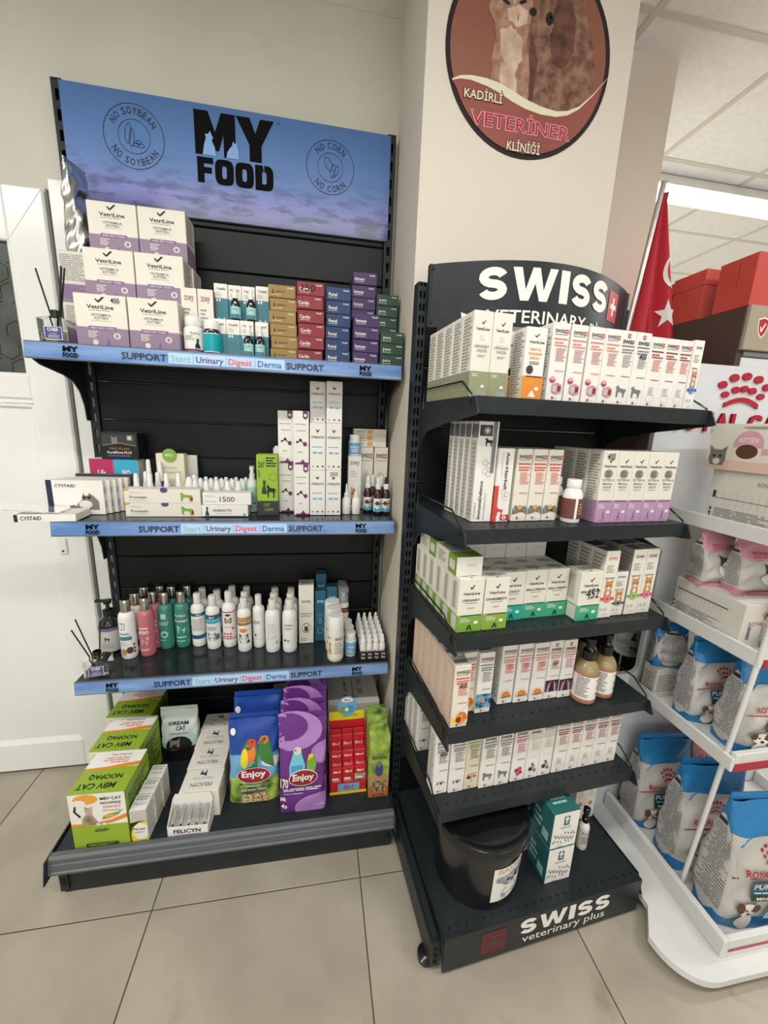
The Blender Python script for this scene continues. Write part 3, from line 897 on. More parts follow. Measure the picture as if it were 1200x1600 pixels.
# base deck
b = MB(); b.box(.004, .998, -.478, -.002, ZB - .03, ZB, 'rack_metal'); dk = b.build('base_deck', rack)
b = MB()
prof = [(-.470, ZB + .008), (-.483, ZB + .008), (-.490, ZB + .003), (-.491, ZB - .008), (-.489, ZB - .011), (-.493, ZB - .014), (-.496, ZB - .030), (-.494, ZB - .033), (-.499, ZB - .036), (-.498, ZB - .043), (-.478, ZB - .043)]
b.prism(prof, 'x', .0, 1.0, 'rack_rail'); b.build('front_rail', dk)
b = MB(); b.box(.012, .99, -.462, -.456, .0, ZB - .03, 'rack_metal'); b.build('kick_plate', rack)
for x in (.0, .974):
    b = MB(); b.box(x + .004, x + .026, -.468, -.003, .012, ZB - .031, 'rack_metal')
    for k in range(2): b.box(x + .009, x + .021, -.4685, -.4675, .035 + k * .045, .060 + k * .045, 'slot_black')
    b.build('foot_bracket', rack)
    b = MB(); b.lathe([(.02, 0), (.02, .008), (.008, .012)], 'black_plastic', (x + .015, -.44, 0), 14); b.build('levelling_foot', rack)
for x in (-.004, .999):
    b = MB(); b.prism([(-.50, ZB + .008), (-.515, ZB - .055), (-.47, ZB - .055), (-.40, ZB - .03), (-.02, ZB - .03), (-.02, ZB + .004)], 'x', x, x + .004, 'rack_metal'); b.build('side_cheek', rack)

# ================================================================== RIGHT RACK (curved header) in its own turned frame
SX0, SY0, SYAW = 1.037, -.384, .080
SW = .6235
S1, S2, S3, S4, S5, SB = 1.4645, 1.1813, .9192, .6611, .4170, .1260
def SP(u, v, z):
    return (SX0 + u * math.cos(SYAW) + v * math.sin(SYAW), SY0 + u * math.sin(SYAW) - v * math.cos(SYAW), z)
srack = empty('display_rack', (SX0, SY0, 0), SYAW)
tag(srack, 'narrow dark metal shelf rack with curved header standing before the column', 'display rack')
for x in (-.028, SW + .002):
    upright(x, x + .026, .0, 1.768, -.005, .030, (.008, .018), srack, pitch=.03, sh=.018, sw=.0055)
zz = .12
while zz < 1.65:
    zt = min(zz + .158, 1.66)
    b = MB(); b.cbox(.0, SW, .004, .020, zz + .001, zt, 'rack_panel', .003); b.build('back_panel', srack); zz += .16
# curved header plate
def hdr(u):
    t = u / SW
    return -(.018 + .118 * math.sin(math.pi * t) ** .9)
def hdr_map(x, y, o):
    u = x * SW; e = .002
    n = Vector((-(hdr(min(SW, u + e)) - hdr(max(0, u - e))), (2 * e), 0)).normalized()
    p = Vector((u, hdr(u), 1.657 + y * .152)) - n * o
    return tuple(p)
b = MB(); b.auto = 40
n = 40
for side in (0, .003):
    vs = [hdr_map(i / n, y, -side) for y in (0, 1) for i in range(n + 1)]
    b.add(vs, [(i, i + 1, n + 2 + i, n + 1 + i) for i in range(n)], 'rack_metal')
for y in (0, 1):
    vs = [hdr_map(i / n, y, -s_) for s_ in (0, .003) for i in range(n + 1)]
    b.add(vs, [(i, i + 1, n + 2 + i, n + 1 + i) for i in range(n)], 'rack_metal')
hp = b.build('header_panel', srack)
stroke_word('header_lettering', 'SWISS', .170, .40, .60, .50, .25, 'white', hdr_map, SW, .152, hp, off0=.0014)
emit_objs('header_lettering', [('t', 'VETERINARY', .425, .155, .44, .20, 'white', .012), ('t', 'plus', .735, .135, .12, .20, 'white', .01), ('p', [(.115, .22), (.165, .14), (.125, .02)], 'white')], hdr_map, SW, .152, hp, step=.012, off0=.0012)
pb = MB(); emit(pb, swiss_cross(.790, .33, .088, .50), hdr_map, SW, .152, step=.012, off0=.0012, doff=.0003); pb.build('cross_emblem', hp)
for x in (-.004, SW - .026):
    b = MB(); b.box(x, x + .03, -.022, -.006, 1.657, 1.809, 'rack_metal')
    for z in (1.668, 1.797): b.lathe([(.004, -.001), (.004, .001)], 'slot_black', (x + .01, -.0225, z), 10)
    b.build('header_bracket', srack)

def right_shelf(z, depth=.330, wire=True):
    b = MB()
    b.box(.003, SW - .003, -depth + .004, .003, z - .012, z - .0006, 'rack_metal')
    b.box(.003, SW - .003, -depth, -depth + .005, z - .034, z, 'rack_metal')
    b.box(.003, SW - .003, -depth + .005, -depth + .03, z - .034, z - .030, 'rack_metal')
    sh = b.build('shelf', srack)
    p = MB()
    for k in range(21):
        x = .03 + (SW - .06) * k / 20
        p.lathe([(.0036, -.0004), (.0036, .0001)], 'slot_black', (x, -depth + .022, z - .0002), 8)
    p.build('perforations', sh)['kind'] = 'stuff'
    for sd in (0, 1):
        x = -.003 if sd == 0 else SW - .001
        k = MB()
        out = [(.0, z - .0015), (-depth - .004, z - .0015), (-depth - .020, z - .034), (-depth - .012, z - .038), (-.20, z - .055), (-.07, z - .078), (-.035, z - .10), (-.02, z - .13), (.0, z - .13)]
        k.prism(out, 'x', x, x + .004, 'rack_metal'); k.build('shelf_bracket', srack)
        if wire:
            xx = x + (-.001 if sd == 0 else .005)
            w = MB(); w.auto = 50
            w.tube([(xx, -.03, z - .02), (xx, -.03, z + .032), (xx, -depth + .060, z + .032), (xx, -depth + .012, z + .004), (xx, -depth + .012, z - .02)], .0023, 'black_plastic', 6); w.build('wire_guard', sh)
for z in (S1, S2, S3, S4, S5):
    right_shelf(z)
# base
b = MB(); b.box(.0, SW, -.418, .003, SB - .012, SB - .0006, 'rack_metal'); b.box(.0, SW, -.4225, -.4175, .012, SB, 'rack_metal'); dk = b.build('base_deck', srack)
p = MB()
for k in range(24):
    p.lathe([(.0042, -.0004), (.0042, .0001)], 'slot_black', (.02 + (SW - .04) * k / 23, -.400, SB - .0002), 8)
p.build('perforations', dk)['kind'] = 'stuff'
bm_ = lambda x, y, o: (x * SW, -.4227 - o, .012 + y * (SB - .012))
stroke_word('kick_plate_lettering', 'SWISS', .355, .43, .47, .46, .25, 'white', bm_, SW, SB - .012, dk)
emit_objs('kick_plate_lettering', [('t', 'veterinary plus', .590, .235, .435, .30, 'white', .004)], bm_, SW, SB - .012, dk)
pb = MB(); emit(pb, swiss_cross(.170, .18, .118, .66, 'kick_red', 'kick_red') + [('r', .222, .35, .236, .67, 'rosewood'), ('r', .198, .46, .260, .56, 'rosewood')], bm_, SW, SB - .012, off0=.0005); pb.build('cross_emblem', dk)
for x in (-.030, SW - .024):
    b = MB()
    b.box(x, x + .026 if x < 0 else x + .022, -.408, .0, .018, .098, 'rack_metal'); b.box(x + .006, x + .02, -.40, -.01, .098, .112, 'rack_metal')
    for k in range(3): b.lathe([(.0045, -.001), (.0045, .001)], 'slot_black', (x + .013, -.4085, .036 + k * .022), 8)
    b.build('foot_bar', srack)
    b = MB(); b.auto = 40; b.lathe([(.024, 0), (.024, .012), (.014, .018), (.008, .02)], 'black_plastic', (x + .004, -.375, 0), 18); b.build('levelling_foot', srack)
b = MB(); b.prism([(-.405, SB + .004), (-.428, SB - .05), (-.41, SB - .052), (-.38, SB - .03), (0, SB - .03), (0, SB + .004)], 'x', SW, SW + .0035, 'rack_metal'); b.build('side_cheek', srack)
b = MB(); b.prism([(-.405, SB + .004), (-.428, SB - .05), (-.41, SB - .052), (-.38, SB - .03), (0, SB - .03), (0, SB + .004)], 'x', -.004, -.0005, 'rack_metal'); b.build('side_cheek', srack)

# ================================================================== PRODUCTS, LEFT RACK, TOP SHELF
def vetri(sub, bandcol, word2=None, bandtxt=None, top=.60, cw=.62, dark='ink'):
    """white carton design: tick, brand line, product line and a coloured foot band"""
    ops = [('p', place(CHECK, .40, .86, .20, .085), dark), ('t', 'VetriLine', .5, .78, cw, .075, dark, .015), ('l', .30, .715, .70, .735, 1, 'grey')]
    yy = .62
    for i, wd in enumerate(sub):
        ops.append(('t', wd, .5, yy - i * .075, min(.9, .085 * len(wd) + .06), .045, 'midgrey', .01))
    return ops
KM = [('p', place(CHECK, .40, .85, .20, .11), 'ink'), ('t', 'VetriLine', .5, .765, .52, .075, 'ink', .02), ('l', .27, .69, .72, .71, 1, 'grey'),
      ('t', 'VETRIMILK', .5, .615, .40, .045, 'midgrey', .012), ('t', 'KITTEN', .5, .555, .26, .045, 'midgrey', .012), ('l', .30, .50, .70, .515, 1, 'lightgrey'),
      ('r', 0, 0, 1, .375, 'purple'), ('r', .24, .335, .78, .40, 'lilacdark'), ('t', 'KEDI SÜT TOZU', .51, .368, .46, .034, 'white', .012),
      ('l', .22, .17, .42, .31, 4, 'offwhite'), ('e', .78, .23, .07, .06, 'offwhite'), ('e', .78, .23, .035, .035, 'purple'), ('e', .35, .09, .055, .055, 'offwhite'),
      ('p', place(CATSIT, .54, .02, .10, .15), 'lilacdark')]
KMR = [('r', 0, 0, 1, .375, 'purple'), ('l', .1, .45, .9, .95, 9, 'grey')]
def kmilk(x0, yf, z, label, price=None, rz=0.0, key='km', w=.126, d=.085):
    F = list(KM)
    if price: F = F + [('t', price, .80, .90, .17, .10, 'black', .004)]
    return carton('milk_powder_box', label, 'box', w, d, .1325, (x0 + w / 2, yf + d / 2, z), rz, 'warm_white', F=F, R=KMR, L=KMR, group='kitten milk boxes', key=key + (price or ''))
zs = Z1 + .0005
kmilk(.113, -.243, zs, 'white and purple kitten milk box marked 400, lowest in the left stack', '400')
kmilk(.243, -.243, zs, 'white and purple kitten milk box, lowest in the right stack')
kmilk(.116, -.178, zs + .133, 'white and purple kitten milk box, middle of the left stack')
kmilk(.2455, -.178, zs + .133, 'white and purple kitten milk box, middle of the right stack')
kmilk(.117, -.132, zs + .266, 'white and purple kitten milk box, uppermost of the left stack')
kmilk(.2465, -.132, zs + .266, 'white and purple kitten milk box, uppermost of the right stack')
for i, (x, z) in enumerate(((.117, 0), (.247, 0), (.120, .133), (.2495, .133))):
    kmilk(x, (-.157, -.157, -.092, -.092)[i], zs + z, 'white and purple kitten milk box hidden behind the %s front box' % ('lowest left', 'lowest right', 'middle left', 'middle right')[i])
SIDE = [('r', 0, 0, 1, .36, 'purple'), ('l', .08, .42, .92, .94, 14, 'grey'), ('l', .08, .06, .8, .34, 7, 'lilacdark')]
for i in range(2):
    carton('milk_powder_box', ('turned kitten milk box showing its grey text side, lower of the two', 'turned kitten milk box showing its grey text side, upper of the two')[i], 'box',
           .083, .12, .1325, (.070, -.072, zs + .133 * i), 0, 'offwhite', F=SIDE, group='kitten milk boxes', key='kmside')
pouch('foil_pouch', 'crumpled silver foil pouch standing between post and kitten milk boxes', 'pouch', .075, .235, .052, (.076, -.085, zs + .266), 1.35, 'foil', wr=.010, seed=3, top=.12)
# reed diffusers
def diffuser(loc, label, sticks, rz=0.0):
    r = empty('reed_diffuser', loc, rz)
    b = MB(); b.auto = 40
    w = .034; h = .062
    b.prism([(-w, 0), (w, 0), (w * 1.04, h), (.012, h + .006), (-.012, h + .006), (-w * 1.04, h)], 'y', -.022, .022, 'glass'); b.build('glass_bottle', r)
    b = MB(); b.cbox(-w + .004, w - .004, -.018, .018, .006, .03, 'perfume', .002); b.build('perfume', r)
    b = MB(); b.auto = 40; b.lathe([(.012, h + .005), (.0125, h + .022), (.010, h + .024), (.010, h + .005)], 'black_plastic', n=16, cap=False); b.build('collar', r)
    b = MB(); m = lambda x, y, o: (-.021 + x * .042, -.0224 - o, .010 + y * .032)
    emit(b, [('r', 0, 0, 1, 1, 'white'), ('r', .03, .04, .97, .96, 'navy_label'), ('t', 'CHER', .5, .76, .62, .26, 'white', .02), ('t', 'Aroma', .5, .46, .4, .12, 'offwhite'), ('l', .2, .12, .85, .36, 2, 'lightgrey')], m, .042, .032); b.build('label_panel', r)
    for (dx_, dy_, L_) in sticks:
        b = MB(); b.tube([(0, 0, .012), (dx_, dy_, L_)], .0021, 'black_matte', 6); b.build('reed', r)
    tag(r, label, 'reed diffuser')
mat('navy_label', '#4a4a86', .4)
diffuser((.062, -.232, zs), 'reed diffuser with black sticks at the left end of the top shelf', [(-.036, .004, .185), (.026, 0, .195), (.032, .004, .192), (.030, -.006, .19)])
diffuser((.055, -.235, Z3 + .0005), 'reed diffuser with black sticks at the left front of the third shelf', [(-.060, .0, .165), (-.050, .01, .195), (.012, .02, .18)], .12)

ZOEY = [('t', 'zoey', .5, .84, .58, .10, 'red_zoey', .01), ('l', .15, .50, .6, .72, 4, 'grey')]
mat('red_zoey', '#8a4a40', .5)
for i in range(2):
    carton('supplement_carton', ('white supplement carton with red brand word, left of the pair beside kitten milk', 'white supplement carton with red brand word, right of the pair behind pill bottles')[i], 'box', .043, .05, .185,
           (.384 + .0445 * i, -.185 + .025, zs), 0, 'warm_white', F=ZOEY, R=[('r', 0, 0, 1, 1, 'dull_red')], group='zoey', key='zo1')
def group_fix(o, g): o['group'] = g
def pillbottle(name, label, r, h, loc, labmat='white', ops=(), body='white_plastic', capm='white_plastic', key=None, caph=.024, group=None):
    prof = [(r * .94, 0), (r, .003), (r, h * .66), (r * .96, h * .70), (r * .80, h - caph - .002), (r * .78, h - caph)]
    cap = [(r * .84, h - caph), (r * .86, h - caph + .002), (r * .86, h - .003), (r * .80, h), (0, h)]
    return bottle(name, label, 'bottle', prof, body, cap, capm, dict(z0=h * .08, z1=h * .62, r=r, mat=labmat, ops=ops, span=5.2), loc, 0, group, key)
pillbottle('pill_bottle', 'white pill bottle with black-and-white cat label on the top shelf', .0265, .100, (.400, -.215, zs), 'white', [('t', 'Sert', .62, .86, .3, .12, 'ink'), ('l', .3, .5, .6, .75, 4, 'grey'), ('p', place(CATSIT, .56, .12, .22, .5), 'ink'), ('r', .1, 0, .9, .08, 'plum')])
pillbottle('pill_bottle', 'dark pill bottle with shiny teal label on the top shelf', .0245, .094, (.450, -.217, zs), 'metal_teal', [('r', .2, 0, .8, .04, 'white'), ('r', .2, .96, .8, 1, 'white')], 'dark_glass')
TE = [('r', 0, 0, 1, .62, 'teal'), ('t', "v'health", .5, .87, .7, .07, 'ink', .01), ('l', .15, .68, .6, .78, 3, 'lightgrey'), ('e', .22, .57, .07, .04, 'white'), ('e', .42, .57, .07, .04, 'white'), ('e', .3, .07, .09, .05, 'tealmint'), ('e', .7, .07, .09, .05, 'tealmint')]
def tealbox(x, yf, z, lab, k='te'):
    carton('drop_carton', lab, 'box', .0375, .0375, .105, (x, yf + .0188, z), 0, 'white', F=TE, R=TE[:1], group='teal and white drop cartons', key=k)
for i in range(4):
    tealbox(.467 + .0385 * i + (.004 if i == 3 else 0), -.205, zs, 'teal and white drop carton, %s from left in the lower row' % ORD[i])
    tealbox(.467 + .0385 * i + (.004 if i == 3 else 0), (-.163, -.158, -.158, -.172)[i], zs + .1055, 'teal and white drop carton, %s from left in the upper row' % ORD[i])
    tealbox(.467 + .0385 * i + (.004 if i == 3 else 0), -.166, zs, 'teal and white drop carton hidden behind the lower row, %s from left' % ORD[i])
def dropper(loc, label, key='drp', group='teal dropper bottles', rubber='white_plastic', glass='dark_glass', lab='tealmint', r=.0135, h=.09, ops=None):
    prof = [(r * .9, 0), (r, .002), (r, h * .55), (r * .85, h * .60), (r * .48, h * .66), (r * .48, h * .68)]
    cap = [('cap', [(r * .62, h * .67), (r * .62, h * .80), (r * .5, h * .81)], 'white_plastic'), ('rubber_bulb', [(r * .42, h * .81), (r * .42, h * .93), (r * .28, h * .99), (0, h)], rubber)]
    return bottle('dropper_bottle', label, 'bottle', prof, glass, cap, None, dict(z0=h * .06, z1=h * .42, r=r, mat=lab, ops=ops or [('r', .2, 0, .8, .35, 'teal'), ('t', "v'h", .5, .75, .3, .16, 'ink')], span=4.6), loc, 0, group, key, n=16)
dropper((.512, -.189, zs + .1055), 'small dropper bottle standing on lower teal cartons, left one')
dropper((.556, -.189, zs + .1055), 'small dropper bottle standing on lower teal cartons, right one')
dropper((.551, -.225, zs), 'small dropper bottle before the lower teal cartons, left one')
dropper((.583, -.225, zs), 'small dropper bottle before the lower teal cartons, right one')
def flatbox(nm, word, body, x, yf, z, lab, h, key, w=.077, d=.115, dark='white', extra=()):
    F = [('t', word, .28, .46, .34 if len(word) < 6 else .40, .26, dark, .015), ('l', .10, .18, .5, .28, 1, 'lightgrey'), ('t', "v'health", .80, .80, .24, .15, dark, .01)] + list(extra)
    if word == '': F = F[1:]
    carton(nm, lab, 'box', w, d, h, (x + w / 2, yf + d / 2, z), 0, body, F=F, T=[('l', .1, .2, .8, .6, 3, 'lightgrey')], group=lab.split(',')[0] + 's', key=key)
rj = random.Random(11)
J = lambda a=.003: rj.uniform(-a, a)
for i in range(6):
    flatbox('supplement_box', '', 'gold', .611 + J(), -.215 + J(), zs + .0345 * i, 'gold supplement box, %s from the bottom of its stack' % ORD[i], .0340, 'gold%d' % (i % 2), extra=[('p', place([(.5, 1), (.9, .4), (.75, .08), (.5, 0), (.25, .08), (.1, .4)], .12, .25, .09, .45), 'brown'), ('l', .26, .40, .62, .55, 1, 'brown')])
for i in range(6):
    ex = [('t', '150', .42, .55, .5, .5, 'black', .015)] if i == 5 else []
    flatbox('supplement_box', 'Cardio', 'red', .690 + J(), -.222 + J(.004), zs + .0366 * i, 'red heart supplement box, %s from the bottom of its stack' % ORD[i], .0361, 'card%d' % (i == 5), extra=ex)
for i in range(6):
    flatbox('supplement_box', 'Renal', 'blue', .773 + J(.002), -.202 + J(.004) if i else -.236, zs + .0366 * i, 'blue kidney supplement box, %s from the bottom of its stack' % ORD[i], .0361, 'renal', w=.074)
for i in range(8):
    flatbox('supplement_box', 'Immune', 'deep_purple', .856 + J(.002), -.150 + J(.002), zs + .0356 * i, 'purple immune supplement box, %s from the bottom of the rear stack' % ORD[i], .0351, 'imm', w=.075)
for i in range(4):
    flatbox('supplement_box', 'Immune', 'deep_purple', .854 + J(.002), -.246 + J(.002), zs + .0356 * i, 'purple immune supplement box, %s from the bottom of the front stack' % ORD[i], .0351, 'immf', w=.078, d=.09)
for i in range(7):
    flatbox('supplement_box', 'Joint', 'dark_green', .934 + J(.001), -.150 + J(.002), zs + .0326 * i, 'dark green joint supplement box, %s from the bottom of the rear stack' % ORD[i], .0321, 'joint', w=.070)
for i in range(3):
    flatbox('supplement_box', 'Joint', 'dark_green', .935 + J(.001), -.248 + J(.002), zs + .0326 * i, 'dark green joint supplement box, %s from the bottom of the front stack' % ORD[i], .0321, 'jointf', w=.072, d=.092)

# ================================================================== LEFT RACK, SECOND SHELF
zs = Z2 + .0005
# boxed pet-active pair with a black box on top
PA = lambda c, w1: [('r', 0, .62, 1, 1, c), ('e', .5, .74, .26, .14, c), ('r', .22, .60, .78, .72, c), ('t', w1, .5, .72, .34, .13, 'white', .02), ('t', 'PetActive', .5, .47, .64, .10, c), ('p', place(DOGSTAND, .2, .12, .6, .28), 'ink')]
carton('pet_care_box', 'magenta and white pet care box under the black box', 'box', .070, .06, .162, (.050, -.040, zs), 0, 'white', F=PA('magenta', 'Life'))
carton('pet_care_box', 'blue and white pet care box under the black box', 'box', .072, .06, .162, (.1235, -.040, zs), 0, 'white', F=PA('cyan', 'BIO'))
carton('probiotic_box', 'black probiotic box with a cat picture lying on two pet care boxes', 'box', .112, .06, .086, (.112, -.044, zs + .1625), 0, 'black',
       F=[('p', [(.05, .52), (.5, .62), (.95, .52), (.95, .95), (.05, .95)], 'dark'), ('p', place(CATHEAD, .30, .60, .16, .28), 'midgrey'), ('p', [(.05, .50), (.5, .60), (.95, .50), (.95, .53), (.5, .63), (.05, .53)], 'gold'), ('t', 'PRO PLAN', .5, .40, .5, .09, 'gold', .01), ('t', 'FortiFlora', .38, .26, .42, .09, 'white', .015), ('t', 'PLUS', .72, .26, .2, .09, 'white', .015), ('r', .18, .10, .78, .17, 'navy_label')] + swiss_cross(.72, .72, .14, .18, 'grey', 'white'))
# blister cartons filed one behind another, and one lying over the shelf edge
CY = [('r', 0, 0, .10, 1, 'navy'), ('t', 'CYSTAID', .33, .84, .36, .09, 'navy', .02), ('p', place([(.0, .0), (1, 0), (1, .5), (.8, .8), (.62, 1.0), (.56, .84), (.42, .84), (.36, 1.0), (.30, .6), (.08, .35)], .48, .14, .42, .50), 'fur_grey'),
      ('e', .66, .30, .12, .12, 'fur_white'), ('e', .64, .50, .035, .04, 'ink'), ('e', .73, .50, .035, .04, 'ink'), ('e', .44, .22, .07, .06, 'fur_grey')]
for i in range(5):
    carton('capsule_carton', 'white capsule carton with a fluffy cat picture, %s of five filed upright' % ORD[i], 'box', .155, .017, .106, (.022 + .010 * i, -.168 + .0178 * i, zs), 0.0, 'white', F=CY, R=[('l', .1, .1, .9, .9, 2, 'lightgrey')], group='capsule cartons filed upright', key='cyst')
carton('capsule_tray', 'dark-edged flat carton standing behind the capsule cartons', 'box', .165, .010, .115, (.062, -.082, zs), 0.0, 'dark')
r = carton('capsule_carton', 'opened capsule carton with clear blister lying over the second shelf edge', 'box', .150, .085, .021, (-.012, -.232, zs + .001), .06, 'white', F=[('r', 0, 0, .06, 1, 'navy'), ('t', 'CYSTAID', .27, .5, .34, .55, 'ink', .02)], T=[('r', .02, .05, .98, .95, 'offwhite'), ('t', 'CYSTAID', .55, .3, .5, .18, 'grey'), ('p', place(CATSIT, .2, .3, .25, .6), 'lightgrey')])
b = MB(); b.auto = 50
vs = []
for i in range(13):
    t_ = i / 12; vs += [(-.17 + .20 * t_, y, .0235 + .020 * (1 - t_) ** 1.5) for y in (-.040, .034)]
b.add(vs, [(2 * i, 2 * i + 1, 2 * i + 3, 2 * i + 2) for i in range(12)], 'clear_plastic')
vs2 = [(x, y, z + .003) for x, y, z in vs]; b.add(vs2, [(2 * i, 2 * i + 1, 2 * i + 3, 2 * i + 2) for i in range(12)], 'clear_plastic')
b.build('clear_blister', r)
# long white ointment cartons
PM = [('r', 0, 0, 1, 1, 'warm_white'), ('t', 'Promazin', .18, .40, .22, .20, 'ink', .015), ('t', 'alfasan', .14, .72, .14, .10, 'grey'), ('p', [(0, 1), (.08, 1), (.05, .86), (.0, .80)], 'amber_o'), ('e', .52, .92, .05, .20, 'navy_label'), ('l', .06, .10, .3, .24, 2, 'lightgrey'), ('p', place(DOGSTAND, .72, .14, .18, .62), 'leaf'), ('p', place(CATSIT, .84, .10, .06, .40), 'orange'), ('e', .885, .30, .016, .14, 'brown')]
for i in range(2):
    carton('ointment_carton', ('long white ointment carton with horse print, lower of the two', 'long white ointment carton with horse print, upper of the two')[i], 'box', .218, .045, .0435, (.278, -.205 + .0225 - .001 * i, zs + .044 * i), 0, 'warm_white', F=PM, L=[('r', 0, .8, 1, 1, 'bright_red')], group='long ointment cartons', key='prom')
carton('ointment_carton', 'long white carton with a blue dog emblem', 'box', .141, .045, .0375, (.459, -.185, zs), 0, 'white', F=[('p', place(CATSIT, .06, .1, .11, .8), 'blue'), ('t', 'AURACYN', .44, .55, .40, .22, 'blue', .02), ('l', .3, .2, .7, .32, 1, 'lightgrey'), ('r', .05, .02, .98, .07, 'blue'), ('e', .92, .2, .03, .1, 'grey')])
carton('ointment_carton', 'long white carton with handwritten 1500', 'box', .147, .045, .0395, (.466, -.181, zs + .038), 0, 'white', F=[('t', 'Enteral', .15, .72, .18, .13, 'grey'), ('t', '1500', .50, .45, .30, .42, 'black', .004), ('p', place(STAR, .62, .3, .06, .3), 'pinkprint'), ('l', .05, .2, .3, .34, 1, 'lightgrey')])
# nozzle spray bottles behind
def nozzle(loc, label, body, h=.125, r=.016, key=None, group='nozzle spray bottles', tip=True):
    prof = [(r * .95, 0), (r, .003), (r, h * .50), (r * .85, h * .56), (r * .55, h * .60)]
    cap = [(r * .62, h * .585), (r * .62, h * .70), (r * .5, h * .72), (r * .40, h * .97), (r * .25, h), (0, h)]
    return bottle('spray_bottle', label, 'bottle', prof, body, cap, 'white_plastic', dict(z0=h * .06, z1=h * .45, r=r, mat='white' if body != 'plum' else 'plum', ops=[('l', .3, .3, .7, .8, 3, 'grey')], span=4), loc, 0, group, key, n=16)
for i, (x, y, h, m) in enumerate([(.196, -.08, .165, 'plum'), (.232, -.082, .160, 'plum'), (.178, -.135, .125, 'white_plastic'), (.216, -.130, .128, 'white_plastic'), (.195, -.105, .128, 'white_plastic'), (.268, -.135, .127, 'white_plastic'), (.304, -.135, .129, 'white_plastic'), (.231, -.105, .126, 'white_plastic')]):
    nozzle((x, y, zs), ['tall burgundy spray bottle with white nozzle, left one', 'tall burgundy spray bottle with white nozzle, right one', 'white nozzle bottle behind the ointment cartons, leftmost', 'white nozzle bottle behind the ointment cartons, second from left', 'white nozzle bottle partly hidden behind the leftmost nozzle bottle', 'white nozzle bottle before the cream card, left one', 'white nozzle bottle before the cream card, right one', 'white nozzle bottle partly hidden behind the second nozzle bottle'][i], m, h, .0155, 'nz%s%d' % (m, int(h * 1000)))
# cream printed display card box
carton('display_card', 'cream display carton with green oval badge behind the nozzle bottles', 'display box', .088, .035, .185, (.262, -.055, zs), 0, 'cream', F=[('t', 'Balsamo', .42, .75, .58, .07, 'grey'), ('t', 'Elegance', .55, .66, .62, .07, 'grey'), ('l', .2, .35, .8, .55, 4, 'lightgrey')], flap=False)
b = MB(); b.lathe([(.022, -.002), (.022, .002)], 'leaf', n=22)
bo = b.mesh('round_badge')
o = link('badge', bo, bpy.data.objects[-1] if False else None, (.262, -.0745, zs + .188)); o.rotation_euler = (math.pi / 2, 0, 0)
disp = [q for q in COL.objects if q.name.startswith('display_card')][0]
o.parent = disp; o.location = (0, -.0195, .180)
b = MB(); emit(b, [('t', 'BIO', .5, .5, .6, .3, 'white', .02)], lambda x, y, o_: (-.02 + .04 * x, -.0225 - o_, .165 + .03 * y), .04, .03); b.build('badge_lettering', disp)
carton('display_card', 'white display carton standing behind the cream one', 'display box', .10, .012, .178, (.285, -.026, zs), 0, 'offwhite', F=[('t', 'Body', .85, .55, .25, .06, 'grey')])
# rows of small white drop bottles
def eyedrop(loc, label, group, key='eye', r=.0145, h=.088, labm='white', extra_ops=()):
    prof = [(r * .95, 0), (r, .002), (r, h * .52), (r * .9, h * .58), (r * .5, h * .62), (r * .5, h * .64)]
    cap = [(r * .74, h * .63), (r * .74, h * .74), (r * .62, h * .78), (r * .50, h * .90), (r * .38, h * .97), (r * .2, h), (0, h)]
    return bottle('drop_bottle', label, 'bottle', prof, 'soft_white_plastic', cap, 'white_plastic', dict(z0=h * .05, z1=h * .5, r=r, mat=labm, ops=list(extra_ops), span=4.4), loc, 0, group, key, n=14)
k = 0
for row in range(4):
    for col in range(5):
        x = .356 + .0335 * col + (.009 if row % 2 else 0); y = -.140 + .032 * row
        eyedrop((x, y, zs), 'small white drop bottle behind the long cartons, %s row from the front, %s from left' % (ORD[row], ORD[col]), 'small white drop bottles on the second shelf', 'eyeB', .0160, .106)
        k += 1
eyedrop((.334, -.125, zs), 'large white drop bottle with wide cap beside the small drop bottles', 'small white drop bottles on the second shelf', 'eyeC', .021, .116)
eyedrop((.337, -.075, zs), 'large white drop bottle behind another at the small bottles', 'small white drop bottles on the second shelf', 'eyeC', .021, .116)
for i in range(2):
    bottle('spray_bottle', ('pale blue-white pump spray bottle beside the green box, front one', 'pale blue-white pump spray bottle beside the green box, rear one')[i], 'bottle', [(.0165, 0), (.018, .003), (.018, .09), (.014, .105), (.008, .11)], 'soft_white_plastic', [('cap', [(.009, .108), (.009, .125), (.006, .127), (.006, .140), (.008, .142), (.008, .150), (0, .151)], 'white_plastic')], None,
           dict(z0=.01, z1=.085, r=.018, mat='tealmint', ops=[('t', 'Dia', .55, .3, .3, .14, 'ink', .01), ('l', .3, .5, .7, .8, 3, 'grey')], span=4), (.528 - .006 * i + .004, -.120 + .042 * i, zs), 0, 'pale pump spray bottles', 'pss')
# green tall box
carton('pet_perfume_box', 'tall lime green box with a black foot and drawn animals', 'box', .066, .06, .199, (.5885, -.158, zs), .04, 'acid', bands=[(0, .245, 'dark')],
       F=[('t', 'DAY', .24, .84, .30, .10, 'ink', .03), ('t', 'DAIL', .12, .70, .10, .12, 'ink'), ('l', .45, .80, .95, .97, 4, 'ink'), ('p', place(CATSIT, .16, .36, .34, .24), 'dark_green'), ('p', place(DOGSTAND, .44, .30, .46, .22), 'ink'), ('o', .78, .64, .2, .06, .012, 'dark_green'), ('t', 'CAT', .45, .18, .3, .05, 'lime', .02), ('t', '& DOG', .55, .10, .4, .05, 'lime', .02)])
bottle('spray_bottle', 'white trigger spray bottle hidden behind the lime green box', 'bottle', [(.02, 0), (.021, .004), (.021, .13), (.01, .17)], 'white_plastic', [('trigger_head', [(.011, .168), (.012, .19), (.017, .195), (.017, .212), (.009, .222), (0, .223)], 'white_plastic')], None, None, (.615, -.075, zs))
